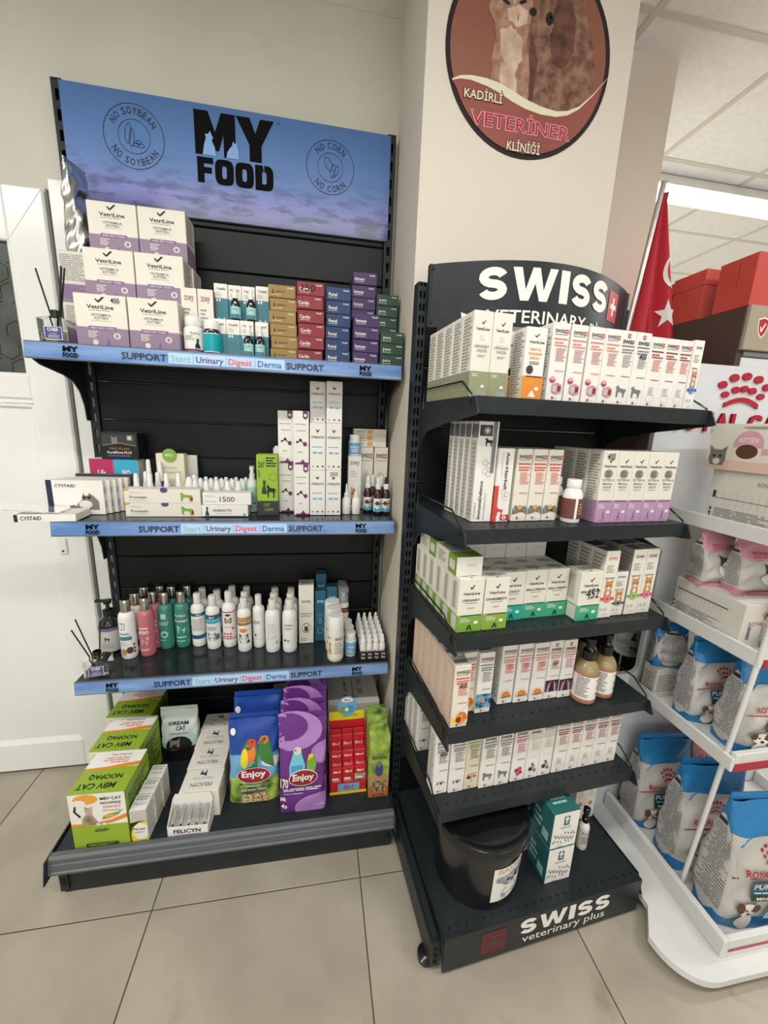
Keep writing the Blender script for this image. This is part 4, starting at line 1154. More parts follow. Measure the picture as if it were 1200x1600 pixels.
MV = [('p', [(.62, 1), (.94, 1), (.94, .88), (.78, .84), (.62, .88)], 'plum'), ('e', .78, .92, .09, .03, 'white'), ('l', .1, .74, .9, .77, 1, 'grey'), ('l', .2, .62, .8, .65, 1, 'grey'), ('p', [(.25, .42), (.45, .47), (.75, .39), (.74, .37), (.45, .445), (.26, .40)], 'ink'), ('e', .25, .42, .07, .022, 'ink'), ('e', .46, .46, .09, .028, 'ink'), ('e', .76, .385, .13, .042, 'plum'), ('l', .3, .22, .7, .25, 1, 'grey'), ('p', [(.12, 0), (1, 0), (1, .03), (.75, .035), (.6, .10), (.5, .05), (.4, .035), (.12, .03)], 'plum')]
for i, (x, y, z) in enumerate(((.6215, -.137, 0), (.6735, -.184, 0), (.6215, -.140, .1705), (.6725, -.178, .1705))):
    carton('tablet_carton', 'tall white carton with plum molecule print, %s of its block of four' % ('lower left', 'lower right', 'upper left', 'upper right')[i], 'box', .0495, .045, .170, (x + .0248, y + .0225, zs + z), 0, 'white', F=MV, R=[('l', .1, .1, .9, .9, 14, 'lightgrey')], group='plum molecule cartons', key='mv')
ST = [('p', place([(0, 1), (.3, 1), (.5, .5), (.7, 1), (1, 1), (.62, 0), (.38, 0)], .36, .80, .26, .06), 'ink'), ('t', 'STRENGTH', .5, .70, .80, .05, 'ink', .02), ('l', .15, .48, .85, .51, 1, 'cyan'), ('t', 'dog cat', .5, .37, .62, .075, 'cyan', .03), ('e', .18, .08, .06, .02, 'grey'), ('e', .5, .08, .06, .02, 'ink'), ('e', .82, .08, .06, .02, 'ink')]
for i in range(3):
    for j in range(2):
        F = ST + ([('t', '350', .52, .92, .5, .085, 'black', .004)] if (i, j) == (0, 1) else [])
        carton('tablet_carton', 'tall white carton with turquoise pet print, %s %s' % (('lowest', 'middle', 'topmost')[i], ('in left column', 'in right column')[j]), 'box', .0505, .05, .1525 if i < 2 else .1300, (.7255 + .0525 * j + .0252, (-.184 if not (i == 2 and j == 0) else -.150) + .025, zs + .153 * i), 0, 'white', F=F, group='turquoise pet print cartons', key='st%d%d' % (i == 2, (i, j) == (0, 1)))
carton('tablet_carton', 'tall white carton peeping out between the topmost turquoise print cartons', 'box', .045, .05, .13, (.760, -.080, zs + .306), 0, 'white', F=ST, key='stb')
carton('tablet_carton', 'tall white carton hidden under the one peeping out', 'box', .048, .05, .152, (.760, -.080, zs), 0, 'white', F=ST, key='stc', group='hidden turquoise print cartons')
carton('tablet_carton', 'tall white carton hidden halfway under the one peeping out', 'box', .048, .05, .152, (.760, -.080, zs + .153), 0, 'white', F=ST, key='stc', group='hidden turquoise print cartons')
# nasal spray, amber droppers, swiss and zoey cartons at the right end
for i in range(2):
    bottle('nasal_bottle', ('small white squeeze bottle with pointed tip, left one', 'small white squeeze bottle with pointed tip, right one')[i], 'bottle', [(.0135, 0), (.0145, .003), (.0145, .05), (.010, .058), (.006, .06)], 'white_plastic', [(.008, .059), (.008, .072), (.0045, .075), (.0025, .104), (0, .106)], 'white_plastic', None, (.8495 + .034 * i, -.158, zs), 0, 'white squeeze bottles', 'nasal')
AMB = [('r', .2, 0, .8, .30, 'cyan'), ('r', .2, .6, .8, .66, 'ink'), ('e', .42, .62, .13, .2, 'brown'), ('e', .42, .36, .10, .16, 'fur_white'), ('l', .55, .35, .78, .9, 4, 'midgrey')]
for i, (x, y, c) in enumerate(((.929, -.122, 'white_plastic'), (.961, -.152, 'white_plastic'), (.990, -.148, 'black_plastic'), (.950, -.090, 'white_plastic'), (.981, -.092, 'white_plastic'))):
    dropper((x, y, zs), ['amber dropper bottle with dog label, left of the front three', 'amber dropper bottle with dog label, middle of the front three', 'amber dropper bottle with a black rubber bulb', 'amber dropper bottle behind the front ones, left', 'amber dropper bottle behind the front ones, right'][i], 'amb' + c, 'amber dropper bottles', c, 'amber_glass', 'white', .0155, .130, AMB)
SWD = [('t', 'SWISS', .42, .86, .58, .07, 'ink', .03)] + swiss_cross(.74, .82, .18, .075) + [('r', .1, .78, .9, .79, 'grey'), ('e', .5, .45, .22, .14, 'lightgrey'), ('o', .5, .45, .24, .16, .02, 'midgrey'), ('p', place(DOGSTAND, .2, .2, .6, .3), 'lightgrey')]
for i in range(2):
    carton('paste_carton', ('white carton with dog drawing behind amber droppers, left one', 'white carton with dog drawing behind amber droppers, right one')[i], 'box', .050, .045, .228, (.926 + .0535 * i, -.052, zs), 0, 'warm_white', F=SWD, key='swd')
carton('supplement_carton', 'white cat supplement carton with a small jar standing on it', 'box', .046, .042, .198, (.8795, -.1005, zs), 0, 'white', F=[('t', 'zoey', .5, .86, .7, .09, 'ink')] + [('l', .2, .62, .7, .75, 3, 'lightgrey')] + kitty(.15, .12, .7, .34))
pillbottle('pill_bottle', 'small white jar with blue label on the cat supplement carton', .021, .072, (.8790, -.100, zs + .1985), 'skyprint', [('t', 'ENTERO', .5, .6, .5, .2, 'white', .02), ('l', .3, .15, .7, .45, 2, 'white')], caph=.022)
for i in range(3):
    carton('flat_carton', 'flat white carton with yellow oval, %s of the stack of three' % ('lowest', 'middle', 'topmost')[i], 'box', .118, .06, .0205, (.936, -.048, zs + .2285 + .021 * i), (.02, -.02, .0)[i], 'warm_white', F=[('e', .5, .5, .09, .38, 'amber_o'), ('l', .08, .3, .35, .7, 2, 'grey')], group='flat cartons with yellow ovals', key='flatc')

# ================================================================== LEFT RACK, THIRD SHELF
zs = Z3 + .0005
bottle('pump_bottle', 'black pump bottle with grey label behind the reed diffuser', 'bottle', [(.031, 0), (.034, .004), (.034, .105), (.030, .122), (.016, .135), (.014, .140)], 'dark_glass',
       [('pump_head', [(.017, .138), (.018, .158), (.010, .162), (.006, .163), (.006, .180), (.012, .182), (.014, .194), (0, .196)], 'black_plastic')], None,
       dict(z0=.012, z1=.100, r=.034, mat='lightgrey', ops=[('r', 0, .88, 1, 1, 'lilacdark'), ('p', place(DOGSTAND, .45, .45, .16, .2), 'ink'), ('l', .3, .15, .7, .4, 4, 'grey')], span=5.4), (.028, -.090, zs),
       extra=lambda: [('pump_spout', (lambda b: (b.cbox(-.038, .010, -.006, .006, .186, .196, 'black_plastic', .002), b)[1])(MB()))])
def shampoo(loc, label, body, ops, key, labm=None, h=.214, r=.0255, group='shampoo bottles with silver caps'):
    prof = [(r * .93, 0), (r, .004), (r, h * .70), (r * .93, h * .755), (r * .74, h * .785), (r * .62, h * .79)]
    cap = [(r * .58, h * .785), (r * .62, h * .80), (r * .60, h * .985), (r * .54, h), (0, h)]
    return bottle('shampoo_bottle', label, 'bottle', prof, body, cap, 'chrome', dict(z0=h * .06, z1=h * .70, r=r, mat=labm or body, ops=ops, span=3.4), loc, 0, group, key)
OPW = [('r', .33, .72, .53, .90, 'dark_green'), ('r', .345, .735, .42, .81, 'white'), ('r', .435, .735, .515, .81, 'white'), ('r', .345, .815, .42, .885, 'white'), ('r', .435, .815, .515, .885, 'white'), ('l', .3, .58, .7, .64, 1, 'midgrey'), ('r', .28, .44, .74, .54, 'teal'), ('l', .3, .3, .6, .4, 2, 'lightgrey'), ('e', .42, .12, .10, .09, 'tan'), ('e', .64, .16, .12, .09, 'brown'), ('e', .80, .2, .04, .03, 'dark_green'), ('e', .80, .3, .04, .03, 'dark_green'), ('e', .80, .1, .04, .03, 'dark_green')]
OPP = [('t', 'mPOO', .42, .58, .5, .09, 'white', .03), ('p', place(DOGSTAND, .34, .22, .3, .2), 'pink'), ('l', .3, .66, .7, .72, 1, 'white'), ('e', .62, .42, .06, .04, 'pink'), ('r', .34, .08, .66, .13, 'pink')]
OPG = [('r', .40, .78, .60, .92, 'tealmint'), ('l', .3, .60, .7, .70, 2, 'tealmint'), ('e', .5, .34, .15, .10, 'tealmint'), ('e', .5, .34, .09, .05, 'green_liquid'), ('l', .32, .16, .68, .20, 1, 'tealmint')]
OPD = [('t', 'Perfect', .5, .84, .5, .08, 'white'), ('t', 'Dustage', .5, .68, .6, .08, 'white', .02), ('p', place(DOGSTAND, .32, .34, .4, .22), 'tealmint'), ('r', .3, .2, .72, .24, 'tealmint'), ('l', .3, .08, .7, .14, 1, 'tealmint')]
for i in range(3):
    shampoo((.104 + .010 * i, -.132 + .052 * i, zs), 'white shampoo bottle with silver cap, %s in its row' % ('front', 'middle', 'rear')[i], 'white_plastic', OPW, 'shw')
    shampoo((.160 + .008 * i, -.122 + .050 * i, zs), 'pink shampoo bottle with silver cap, %s in its row' % ('front', 'middle', 'rear')[i], 'pink_liquid', OPP, 'shp', r=.0245)
for i in range(2):
    shampoo((.209 + .008 * i, -.080 + .052 * i, zs), 'green shampoo bottle with round emblem and silver cap, %s' % ('front', 'rear')[i], 'green_liquid', OPG, 'shg')
    shampoo((.263 + .008 * i, -.076 + .050 * i, zs), 'green shampoo bottle with dog drawing and silver cap, %s' % ('front', 'rear')[i], 'green_liquid', OPD, 'shd', r=.0245)
def lotion(loc, label, ops, key, h=.204, r=.024, group='white lotion bottles', labm='white_plastic', capr=.50):
    prof = [(r * .93, 0), (r, .004), (r, h * .14), (r * .985, h * .145), (r * .985, h * .155), (r, h * .16), (r, h * .70), (r * .92, h * .76), (r * .55, h * .80), (r * .5, h * .805)]
    cap = [(r * capr, h * .80), (r * (capr + .03), h * .81), (r * (capr + .02), h * .985), (r * (capr - .04), h), (0, h)]
    return bottle('lotion_bottle', label, 'bottle', prof, 'white_plastic', cap, 'soft_white_plastic', dict(z0=h * .16, z1=h * .68, r=r, mat=labm, ops=ops, span=4.2), loc, 0, group, key)
LB = [('r', 0, .84, 1, .95, 'petrol'), ('r', 0, .0, 1, .14, 'petrol'), ('r', .3, .30, .75, .75, 'lightgrey'), ('t', '8in1', .6, .9, .2, .06, 'white', .02)]
LC = [('r', 0, .80, 1, .98, 'petrol'), ('r', 0, .66, 1, .78, 'cyan'), ('p', place([(0, .3), (.5, 1), (1, .3), (.5, 0)], .34, .80, .34, .18), 'bright_red'), ('t', '8in1', .5, .89, .2, .08, 'white', .02), ('p', place(CATHEAD, .30, .04, .36, .30), 'fur_grey'), ('e', .42, .14, .03, .03, 'ink'), ('e', .56, .14, .03, .03, 'ink'), ('r', .66, .06, .84, .26, 'teal'), ('l', .3, .42, .7, .58, 3, 'grey')]
LO = [('r', 0, .94, 1, .98, 'tomato'), ('r', 0, .0, 1, .03, 'tomato'), ('e', .5, .86, .12, .04, 'blue'), ('p', place(CATHEAD, .34, .56, .32, .22), 'fur_dark'), ('e', .5, .64, .12, .06, 'tan'), ('t', 'lotion', .5, .44, .4, .06, 'salmon'), ('r', .66, .34, .76, .42, 'tomato')] + [('e', .33 + .13 * i, .20, .045, .035, 'tomato') for i in range(3)] + [('e', .33 + .13 * i, .10, .045, .035, 'tomato') for i in range(3)]
LG = [('r', 0, .80, 1, .98, 'tan'), ('r', 0, .68, 1, .78, 'gold'), ('p', place([(0, .3), (.5, 1), (1, .3), (.5, 0)], .34, .80, .34, .18), 'bright_red'), ('e', .5, .50, .18, .07, 'loveorange'), ('p', place(CATHEAD, .30, .04, .42, .34), 'fur_dark'), ('e', .51, .13, .12, .07, 'fur_white'), ('e', .42, .22, .035, .03, 'leaf'), ('e', .60, .22, .035, .03, 'leaf'), ('e', .72, .08, .06, .05, 'dark_green')]
LD = [('p', [(.9, 1), (.9, .60), (.52, .86), (.7, 1)], 'navy_label'), ('p', [(.9, .1), (.9, .45), (.38, .06), (.5, .02)], 'navy_label'), ('l', .25, .6, .6, .72, 2, 'midgrey'), ('e', .36, .2, .05, .04, 'navy')]
LP = [('l', .3, .2, .7, .8, 9, 'lightgrey'), ('p', [(.66, .05), (.74, .05), (.74, .14)], 'ink')]
LGR = [('p', [(.9, .95), (.9, .80), (.6, .95)], 'leaf'), ('p', [(.9, .1), (.9, .48), (.42, .12), (.5, .06)], 'leaf'), ('t', 'PetDoc', .48, .74, .36, .06, 'ink', .02), ('l', .26, .56, .6, .66, 2, 'grey'), ('e', .3, .16, .05, .04, 'dark'), ('e', .44, .16, .05, .04, 'leaf')]
for i in range(2):
    w_ = ('front', 'rear')[i]
    lotion((.318 + .006 * i, -.076 + .048 * i, zs), 'white lotion bottle with grey panel and petrol bands, ' + w_, LB, 'lb')
    lotion((.3755 + .006 * i, -.100 + .048 * i, zs), 'white lotion bottle with blue bands and tabby cat, ' + w_, LC, 'lc')
    lotion((.430 + .004 * i, -.092 + .048 * i, zs), 'white lotion bottle with dog head and red squares, ' + w_, LO, 'lo', h=.214)
for i in range(3):
    w_ = ('front', 'middle', 'rear')[i]
    lotion((.489 + .004 * i if i == 0 else .484, -.128 + .049 * i, zs), 'white lotion bottle with gold bands and dark cat, ' + w_, LG, 'lg')
    lotion((.5905, -.142 + .050 * i, zs), 'white lotion bottle with plain text back, %s in its row' % w_, LP, 'lp', r=.0255, h=.201)
    lotion((.6515, -.148 + .050 * i, zs), 'white lotion bottle with green corner triangles, %s in its row' % w_, LGR, 'lgr', r=.0255, h=.201)
lotion((.537, -.108, zs), 'white lotion bottle with violet-blue corner triangles', LD, 'ld', r=.0215)
carton('shampoo_carton', 'tall white cat shampoo carton beside blue cartons', 'box', .055, .058, .236, (.7105, -.085, zs), 0, 'warm_white', F=[('t', 'zoey', .5, .72, .62, .055, 'ink', .01), ('l', .1, .46, .9, .54, 2, 'grey'), ('e', .5, .27, .30, .085, 'ink'), ('e', .5, .27, .27, .072, 'white'), ('p', place(CATHEAD, .36, .21, .28, .11), 'brown'), ('l', .12, .04, .6, .10, 2, 'grey')], T=[('l', .1, .1, .9, .9, 6, 'grey')])
ZB_ = [('t', 'zoey', .52, .80, .66, .06, 'tealmint', .02), ('e', .5, .42, .2, .07, 'teal'), ('l', .2, .50, .8, .58, 2, 'teal'), ('o', .5, .22, .26, .06, .03, 'tealmint')]
for i, (x, y, h, lb) in enumerate(((.763, -.083, .205, 'front left'), (.766, -.034, .255, 'rear and tallest'), (.806, -.070, .215, 'right'))):
    carton('shampoo_carton', 'dark blue shampoo carton, %s of the three' % lb, 'box', .040, .042, h, (x, y, zs), 0, 'petrol', F=ZB_, group='dark blue shampoo cartons', key='zbl%d' % i)
for i in range(2):
    bottle('foam_bottle', 'tall white foam bottle with clear cap, %s' % ('front', 'rear')[i], 'bottle', [(.0195, 0), (.0205, .003), (.0205, .145), (.018, .150), (.012, .152)], 'white_plastic', [('pump', [(.012, .150), (.012, .17), (.006, .172), (.006, .185), (.009, .187), (0, .19)], 'white_plastic'), ('clear_cap', [(.019, .150), (.0205, .152), (.0205, .205), (.017, .212), (0, .213)], 'clear_plastic')], None,
           dict(z0=.02, z1=.135, r=.0205, mat='white', ops=[('r', .1, .78, .9, .96, 'brown'), ('t', 'FOAM', .5, .87, .4, .1, 'orange'), ('l', .3, .2, .7, .6, 5, 'grey')], span=4.4), (.852 - .004 * i, -.075 + .048 * i, zs), 0, 'foam bottles with clear caps', 'foam')
for i in range(3):
    bottle('powder_bottle', 'cream powder bottle with red lettering, %s of three' % ('front', 'middle', 'rear')[i], 'bottle', [(.026, 0), (.0285, .004), (.0285, .118), (.027, .122)], 'soft_white_plastic', [(.0265, .121), (.0285, .123), (.0285, .166), (.0265, .171), (0, .172)], 'white_plastic',
           dict(z0=.012, z1=.108, r=.0285, mat='warm_white', ops=[('t', 'BALS', .62, .82, .3, .12, 'red', .02), ('l', .45, .2, .8, .68, 5, 'grey'), ('p', place(CATSIT, .14, .2, .22, .5), 'tan'), ('t', 'Ear', .2, .85, .2, .1, 'red')], span=5), (.8155 - .004 * i, -.224 + .0585 * i, zs), 0, 'powder bottles', 'pow')
    pillbottle('pill_bottle', 'white jar with blue-grey label, %s of three beside the powder bottles' % ('front', 'middle', 'rear')[i], .0205, .091, (.8715 - .003 * i, -.203 + .043 * i, zs), 'skyprint', [('t', 'TABS', .5, .62, .4, .16, 'white', .02), ('l', .28, .1, .72, .45, 3, 'offwhite')], caph=.028, key='jar3', group='white jars')
# counter tray full of drop bottles
tr = empty('counter_tray', (.949, -.147, zs))
b = MB(); b.box(-.050, .050, -.105, .10, 0, .003, 'black_matte'); b.box(-.050, .050, -.105, -.1025, .003, .034, 'black_matte'); b.box(-.050, -.0475, -.1025, .10, .003, .034, 'black_matte'); b.box(.0475, .050, -.1025, .10, .003, .034, 'black_matte'); b.box(-.0475, .0475, .0975, .10, .003, .034, 'black_matte'); b.build('tray_body', tr)
emit_objs('tray_lettering', [('t', 'Türk', .14 + .24 * i, .72 - .44 * j, .15, .26, 'warm_white', .03) for j in range(2) for i in range(4)], lambda x, y, o: (-.05 + .1 * x, -.1052 - o, .003 + y * .031), .1, .031, tr)
tag(tr, 'black counter tray holding white drop bottles at the right end', 'tray')
for row in range(6):
    for col in range(4):
        if (row, col) in ((0, 0), (1, 3)): pass
        eyedrop((.949 - .0345 + .023 * col, -.147 - .084 + .0335 * row, zs + .0035), 'white drop bottle in the black tray, %s row from the front, %s from left' % (ORD[row], ORD[col]), 'drop bottles in the black tray', 'eyeT', .0112, .088, 'white', [('r', .2, 0, .8, .4, 'brown'), ('e', .4, .5, .1, .2, 'salmon')])

# ================================================================== LEFT RACK, BASE DECK
zs = ZB + .0005
MBF = [('r', 0, 0, 1, .42, 'lime'), ('r', 0, .42, 1, 1, 'white'), ('p', [(0, .42), (0, .47), (.35, .455), (.7, .50), (1, .60), (1, .52), (.7, .44), (.35, .42)], 'orange'), ('e', .30, .90, .22, .09, 'amber_o'), ('e', .16, .84, .14, .06, 'white'),
       ('t', 'MBV CAT', .75, .90, .38, .055, 'ink', .02), ('t', 'NOOPAQ', .74, .815, .36, .055, 'ink', .02), ('l', .60, .72, .92, .77, 2, 'salmon'), ('t', 'Cat Paste 60 g', .74, .68, .3, .035, 'ink'),
       ('p', place(CATSIT, .12, .44, .38, .34), 'fur_print'), ('p', [(.10, .80), (.07, .70), (.17, .58), (.2, .60), (.11, .70), (.13, .79)], 'ink'), ('p', [(.56, .52), (.70, .54), (.86, .60), (.95, .70), (.86, .64), (.70, .62), (.58, .58)], 'leaf'), ('e', .70, .58, .10, .028, 'amber_o'),
       ('e', .48, .44, .04, .03, 'offwhite'), ('e', .59, .44, .04, .03, 'offwhite'), ('t', '180 ABLE', .54, .355, .2, .022, 'dark_green'), ('l', .4, .30, .7, .34, 2, 'dark_green'), ('r', .22, .03, .80, .09, 'ink'), ('l', .25, .04, .78, .08, 2, 'lime')]
MBU = [('r', 0, 0, 1, .42, 'white'), ('r', 0, .42, 1, 1, 'lime'), ('p', [(0, .30), (.25, .33), (.6, .40), (1, .42), (1, .46), (.6, .46), (.25, .42), (0, .40)], 'orange'), ('t', 'MBV CAT', .58, .84, .70, .13, 'ink', .03), ('t', 'NOOPAQ', .50, .63, .62, .13, 'ink', .03), ('l', .25, .16, .75, .32, 3, 'salmon'), ('t', 'Cat Paste 60 g', .45, .10, .4, .06, 'ink')]
MBS = [('l', .1, .2, .9, .85, 10, 'dark_green')]
for i in range(3):
    carton('cat_paste_box', 'lime green and white cat paste box, %s of three in a row' % ('front', 'middle', 'rear')[i], 'display box', .149, .150, .190, (.133 - .022 * i, -.391 + .1535 * i, zs), -.03, 'lime', F=MBF, U=MBU, R=MBS, group='green cat paste boxes', key='mbv')
PA_ = [('r', 0, .66, 1, 1, 'lightgrey'), ('p', [(0, .0), (0, .66), (1, .66), (1, .55), (.5, .60), (.15, .45), (.12, .25), (.3, .1), (.75, .05), (1, .2), (1, 0)], 'yellow'), ('e', .55, .34, .42, .24, 'white'), ('p', [(0, .62), (.5, .66), (1, .66), (.5, .62), (.12, .48), (.0, .3)], 'ink'), ('t', 'Parasal', .5, .42, .7, .07, 'ink', .02), ('l', .2, .28, .8, .35, 2, 'grey'), ('t', 'TABLET', .7, .05, .4, .04, 'ink')]
for i in range(3):
    carton('tablet_carton', 'narrow white and yellow tablet carton, %s of three beside cat paste' % ('front', 'middle', 'rear')[i], 'box', .045, .052, .115, (.2325 + .003 * i, -.440 + .0535 * i, zs), -.02, 'white', F=PA_, T=[('t', 'Parasal', .5, .4, .7, .2, 'grey'), ('l', .1, .6, .9, .9, 2, 'grey')], R=[('l', .1, .1, .9, .9, 10, 'lightgrey')], group='narrow tablet cartons', key='para')

mat('tealwhite_bag', '#c9d6cf', .3)
pouch('treat_pouch', 'white and black pouch with a black cat behind the tablet cartons', 'pouch', .128, .212, .06, (.2545, -.150, zs), 0, 'black', bodymats=[(0, .30, 'black'), (.30, 1.1, 'tealwhite_bag')], F=[('t', 'DREAM', .5, .76, .52, .07, 'ink', .02), ('t', 'CAT', .55, .67, .26, .07, 'ink', .02), ('l', .26, .56, .8, .6, 1, 'grey'), ('e', .5, .36, .34, .15, 'black'), ('p', place(CATHEAD, .26, .28, .26, .20), 'fur_grey'), ('e', .82, .50, .09, .055, 'tealmint')], wr=.005)
FEU = [('t', 'FELICYN', .5, .72, .55, .16, 'midgrey', .02), ('t', 'FELICYN', .5, .44, .5, .10, 'grey'), ('p', place(DOGSTAND, .42, .08, .2, .28), 'blue')]
for i in range(4):
    carton('syringe_box', 'white cardboard syringe box with blue cat mark, %s behind the open one' % ORD[i], 'box', .118, .084, .100, (.386 - .0015 * i, -.369 + .0865 * i, zs), -.02, 'warm_white', U=FEU, R=[('l', .1, .2, .9, .8, 4, 'pinkprint')], group='syringe boxes', key='feli')
r = empty('syringe_box', (.366, -.440, zs), -.04)
b = MB(); w = .059
b.box(-w, w, -.027, .026, 0, .002, 'white'); b.box(-w, w, -.027, -.0255, .002, .036, 'white')
b.prism([(-.027, .002), (-.027, .036), (.026, .080), (.026, .002)], 'x', -w, -w + .0015, 'white'); b.prism([(-.027, .002), (-.027, .036), (.026, .080), (.026, .002)], 'x', w - .0015, w, 'white')
b.prism([(-w, .002), (w, .002), (w, .082), (w - .006, .100), (-w + .008, .100), (-w, .082)], 'y', .0245, .026, 'white'); b.build('open_tray', r)
b = MB(); emit(b, [('t', 'FELICYN', .48, .5, .66, .42, 'navy', .03), ('r', .2, .12, .8, .16, 'pinkprint')], lambda x, y, o: (-w + 2 * w * x, -.0272 - o, .002 + y * .034), .118, .034); b.build('tray_lettering', r)
for i in range(5):
    b = MB(); b.auto = 40
    x = -.045 + .0225 * i
    b.tube([(x, .020, .062), (x, -.016, .034)], .0068, 'clear_plastic', 10); b.tube([(x, .012, .058), (x, -.010, .040)], .0045, 'lightgrey', 8)
    b.tube([(x, -.016, .034), (x, -.0215, .030)], .003, 'dark', 8); b.build('syringe', r)
tag(r, 'open white cardboard tray of syringes at the deck front', 'box')
# bird food bags
PB = [('r', 0, .0, 1, .32, 'foliage_print'), ('r', 0, .32, 1, .60, 'skyprint'), ('r', 0, .60, 1, 1, 'darkblue'), ('e', .2, .52, .3, .09, 'skyprint'), ('e', .85, .5, .2, .06, 'white'),
      ('p', [(.28, .42), (.56, .42), (.60, .56), (.56, .70), (.50, .78), (.38, .78), (.30, .70), (.26, .56)], 'lovegreen'), ('e', .42, .62, .12, .11, 'loveorange'), ('e', .46, .73, .085, .05, 'tomato'), ('e', .32, .56, .07, .12, 'yellow'),
      ('p', [(.58, .66), (.68, .80), (.80, .76), (.86, .62), (.90, .44), (.82, .46), (.72, .50), (.62, .56)], 'lovegreen'), ('e', .70, .76, .09, .05, 'loveorange'), ('e', .60, .73, .03, .02, 'tomato'), ('e', .47, .745, .014, .01, 'ink'), ('e', .71, .775, .014, .01, 'ink'),
      ('p', [(.0, .16), (.3, .14), (.7, .15), (1, .24), (1, .33), (.7, .27), (.3, .26), (0, .28)], 'deep_purple'),
      ('e', .50, .36, .33, .095, 'white'), ('e', .50, .36, .315, .088, 'wine'), ('t', 'Enjoy', .5, .365, .46, .10, 'white', .03), ('t', 'Premium', .5, .235, .24, .025, 'white', .02), ('t', 'Paraket Yemi', .5, .185, .46, .032, 'white', .02),
      ('r', .28, .02, .76, .13, 'seed_mix'), ('e', .12, .88, .05, .04, 'white')]
for i in range(2):
    pouch('bird_food_bag', ('blue parrot food bag with two lovebirds, front one', 'blue parrot food bag with lovebirds, partly hidden rear one')[i], 'bag', .158, .300 + .03 * i, .062, (.546 + .004 * i, -.350 + .068 * i, zs), 0, 'darkblue', F=PB, bodymats=[(0, .3, 'leaf'), (.3, 1.1, 'darkblue')], wr=.005, seed=2 + i, lean=.08)
VP = [('e', .30, .88, .62, .20, 'violetlight'), ('e', .20, .92, .42, .14, 'violet'), ('e', .98, .64, .30, .12, 'violetlight'), ('e', .85, .05, .52, .16, 'violetlight'), ('p', [(.24, .40), (.52, .40), (.56, .52), (.50, .62), (.46, .72), (.34, .72), (.28, .62), (.22, .52)], 'budgie'), ('e', .38, .50, .13, .08, 'budgie_dark'), ('e', .40, .68, .08, .045, 'fur_white'), ('e', .36, .69, .014, .01, 'ink'), ('p', [(.58, .46), (.76, .46), (.80, .54), (.74, .62), (.66, .64), (.60, .58)], 'leaf'), ('e', .68, .60, .06, .04, 'yellow'),
      ('e', .52, .40, .30, .088, 'white'), ('e', .52, .40, .285, .08, 'wine'), ('t', 'Enjoy', .52, .402, .44, .09, 'white', .03), ('l', .12, .26, .9, .30, 2, 'white'), ('l', .12, .22, .7, .25, 1, 'violetlight'), ('t', '400g', .84, .075, .18, .03, 'white'), ('t', '170', .14, .36, .16, .10, 'white', .02), ('t', 'Mk', .12, .18, .12, .05, 'white', .02), ('t', '4s', .14, .10, .12, .05, 'white', .02)]
for i in range(4):
    pouch('bird_food_bag', 'purple budgie food bag, %s of four in a row' % ('front', 'second', 'third', 'rearmost')[i], 'bag', .147, .338 if i < 1 else .336 + .004 * i, .052, (.7045 + .003 * i, -.410 + .058 * i, zs), 0, 'violet', F=VP, wr=.004, seed=5 + i, lean=.06, group='purple budgie food bags')
# red counter display of small boxes
r = empty('counter_display', (.8565, -.335, zs))
w = .063
b = MB(); b.box(-w, w, -.058, .055, 0, .003, 'bright_red'); b.box(-w, w, -.058, -.0555, .003, .050, 'bright_red'); b.prism([(-.058, .003), (-.058, .05), (.02, .21), (.055, .21), (.055, .003)], 'x', -w, -w + .002, 'bright_red'); b.prism([(-.058, .003), (-.058, .05), (.02, .21), (.055, .21), (.055, .003)], 'x', w - .002, w, 'bright_red')
b.box(-w, w, .053, .055, .003, .235, 'bright_red'); b.build('display_body', r)
b = MB(); b.box(-w, w, .0505, .0525, .205, .240, 'yellow'); emit(b, [('t', 'BULUN', .6, .5, .4, .4, 'leaf', .02)], lambda x, y, o: (-w + 2 * w * x, .0503 - o, .205 + .035 * y), .126, .035); b.build('yellow_strip', r)
b = MB(); b.auto = 40
pts = [(.034 * math.cos(2 * math.pi * k / 28), .262 + .040 * math.sin(2 * math.pi * k / 28)) for k in range(28)]
b.prism(pts, 'y', .0485, .0505, 'skyprint'); b.build('round_topper', r)
b = MB(); emit(b, [('e', .5, .82, .3, .12, 'white'), ('t', '8in1', .5, .82, .3, .12, 'bright_red', .03), ('e', .32, .32, .24, .16, 'leaf'), ('e', .64, .36, .22, .18, 'budgie_dark'), ('e', .48, .34, .10, .10, 'white')], lambda x, y, o: (-.034 + .068 * x, .0480 - o, .222 + .08 * y), .068, .08); b.build('topper_print', r)
b = MB(); emit(b, [('r', 0, 0, 1, .22, 'yellow'), ('r', .22, .25, .80, .9, 'skyprint'), ('t', '8in1', .5, .58, .26, .4, 'bright_red', .03)], lambda x, y, o: (-w + 2 * w * x, -.0583 - o, .003 + .047 * y), .126, .047); b.build('lip_print', r)
tag(r, 'red counter display with round sky topper holding small red boxes', 'counter display')
for row in range(3):
    for col in range(3):
        F = [('t', '8in1', .5, .85, .6, .10, 'white', .04)]
        if row == 0: F += [('r', .1, .08, .9, .5, 'salmon') if col < 2 else ('r', .0, .0, 1, .72, 'fur_print'), ('r', .12, .52, .7, .60, 'white')]
        carton('snack_box', 'small red snack box in the counter display, %s row, %s' % (('front', 'middle', 'rear')[row], ('left', 'middle', 'right')[col]), 'box', .038, .030, .100, (.8565 - .040 + .040 * col, -.335 - .037 + .032 * row, zs + .0035 + .0), 0, 'bright_red', F=F, T=[('t', '8in1', .5, .5, .7, .4, 'pink', .03)], group='small red snack boxes', key='snk%d%d' % (row == 0, col == 2))
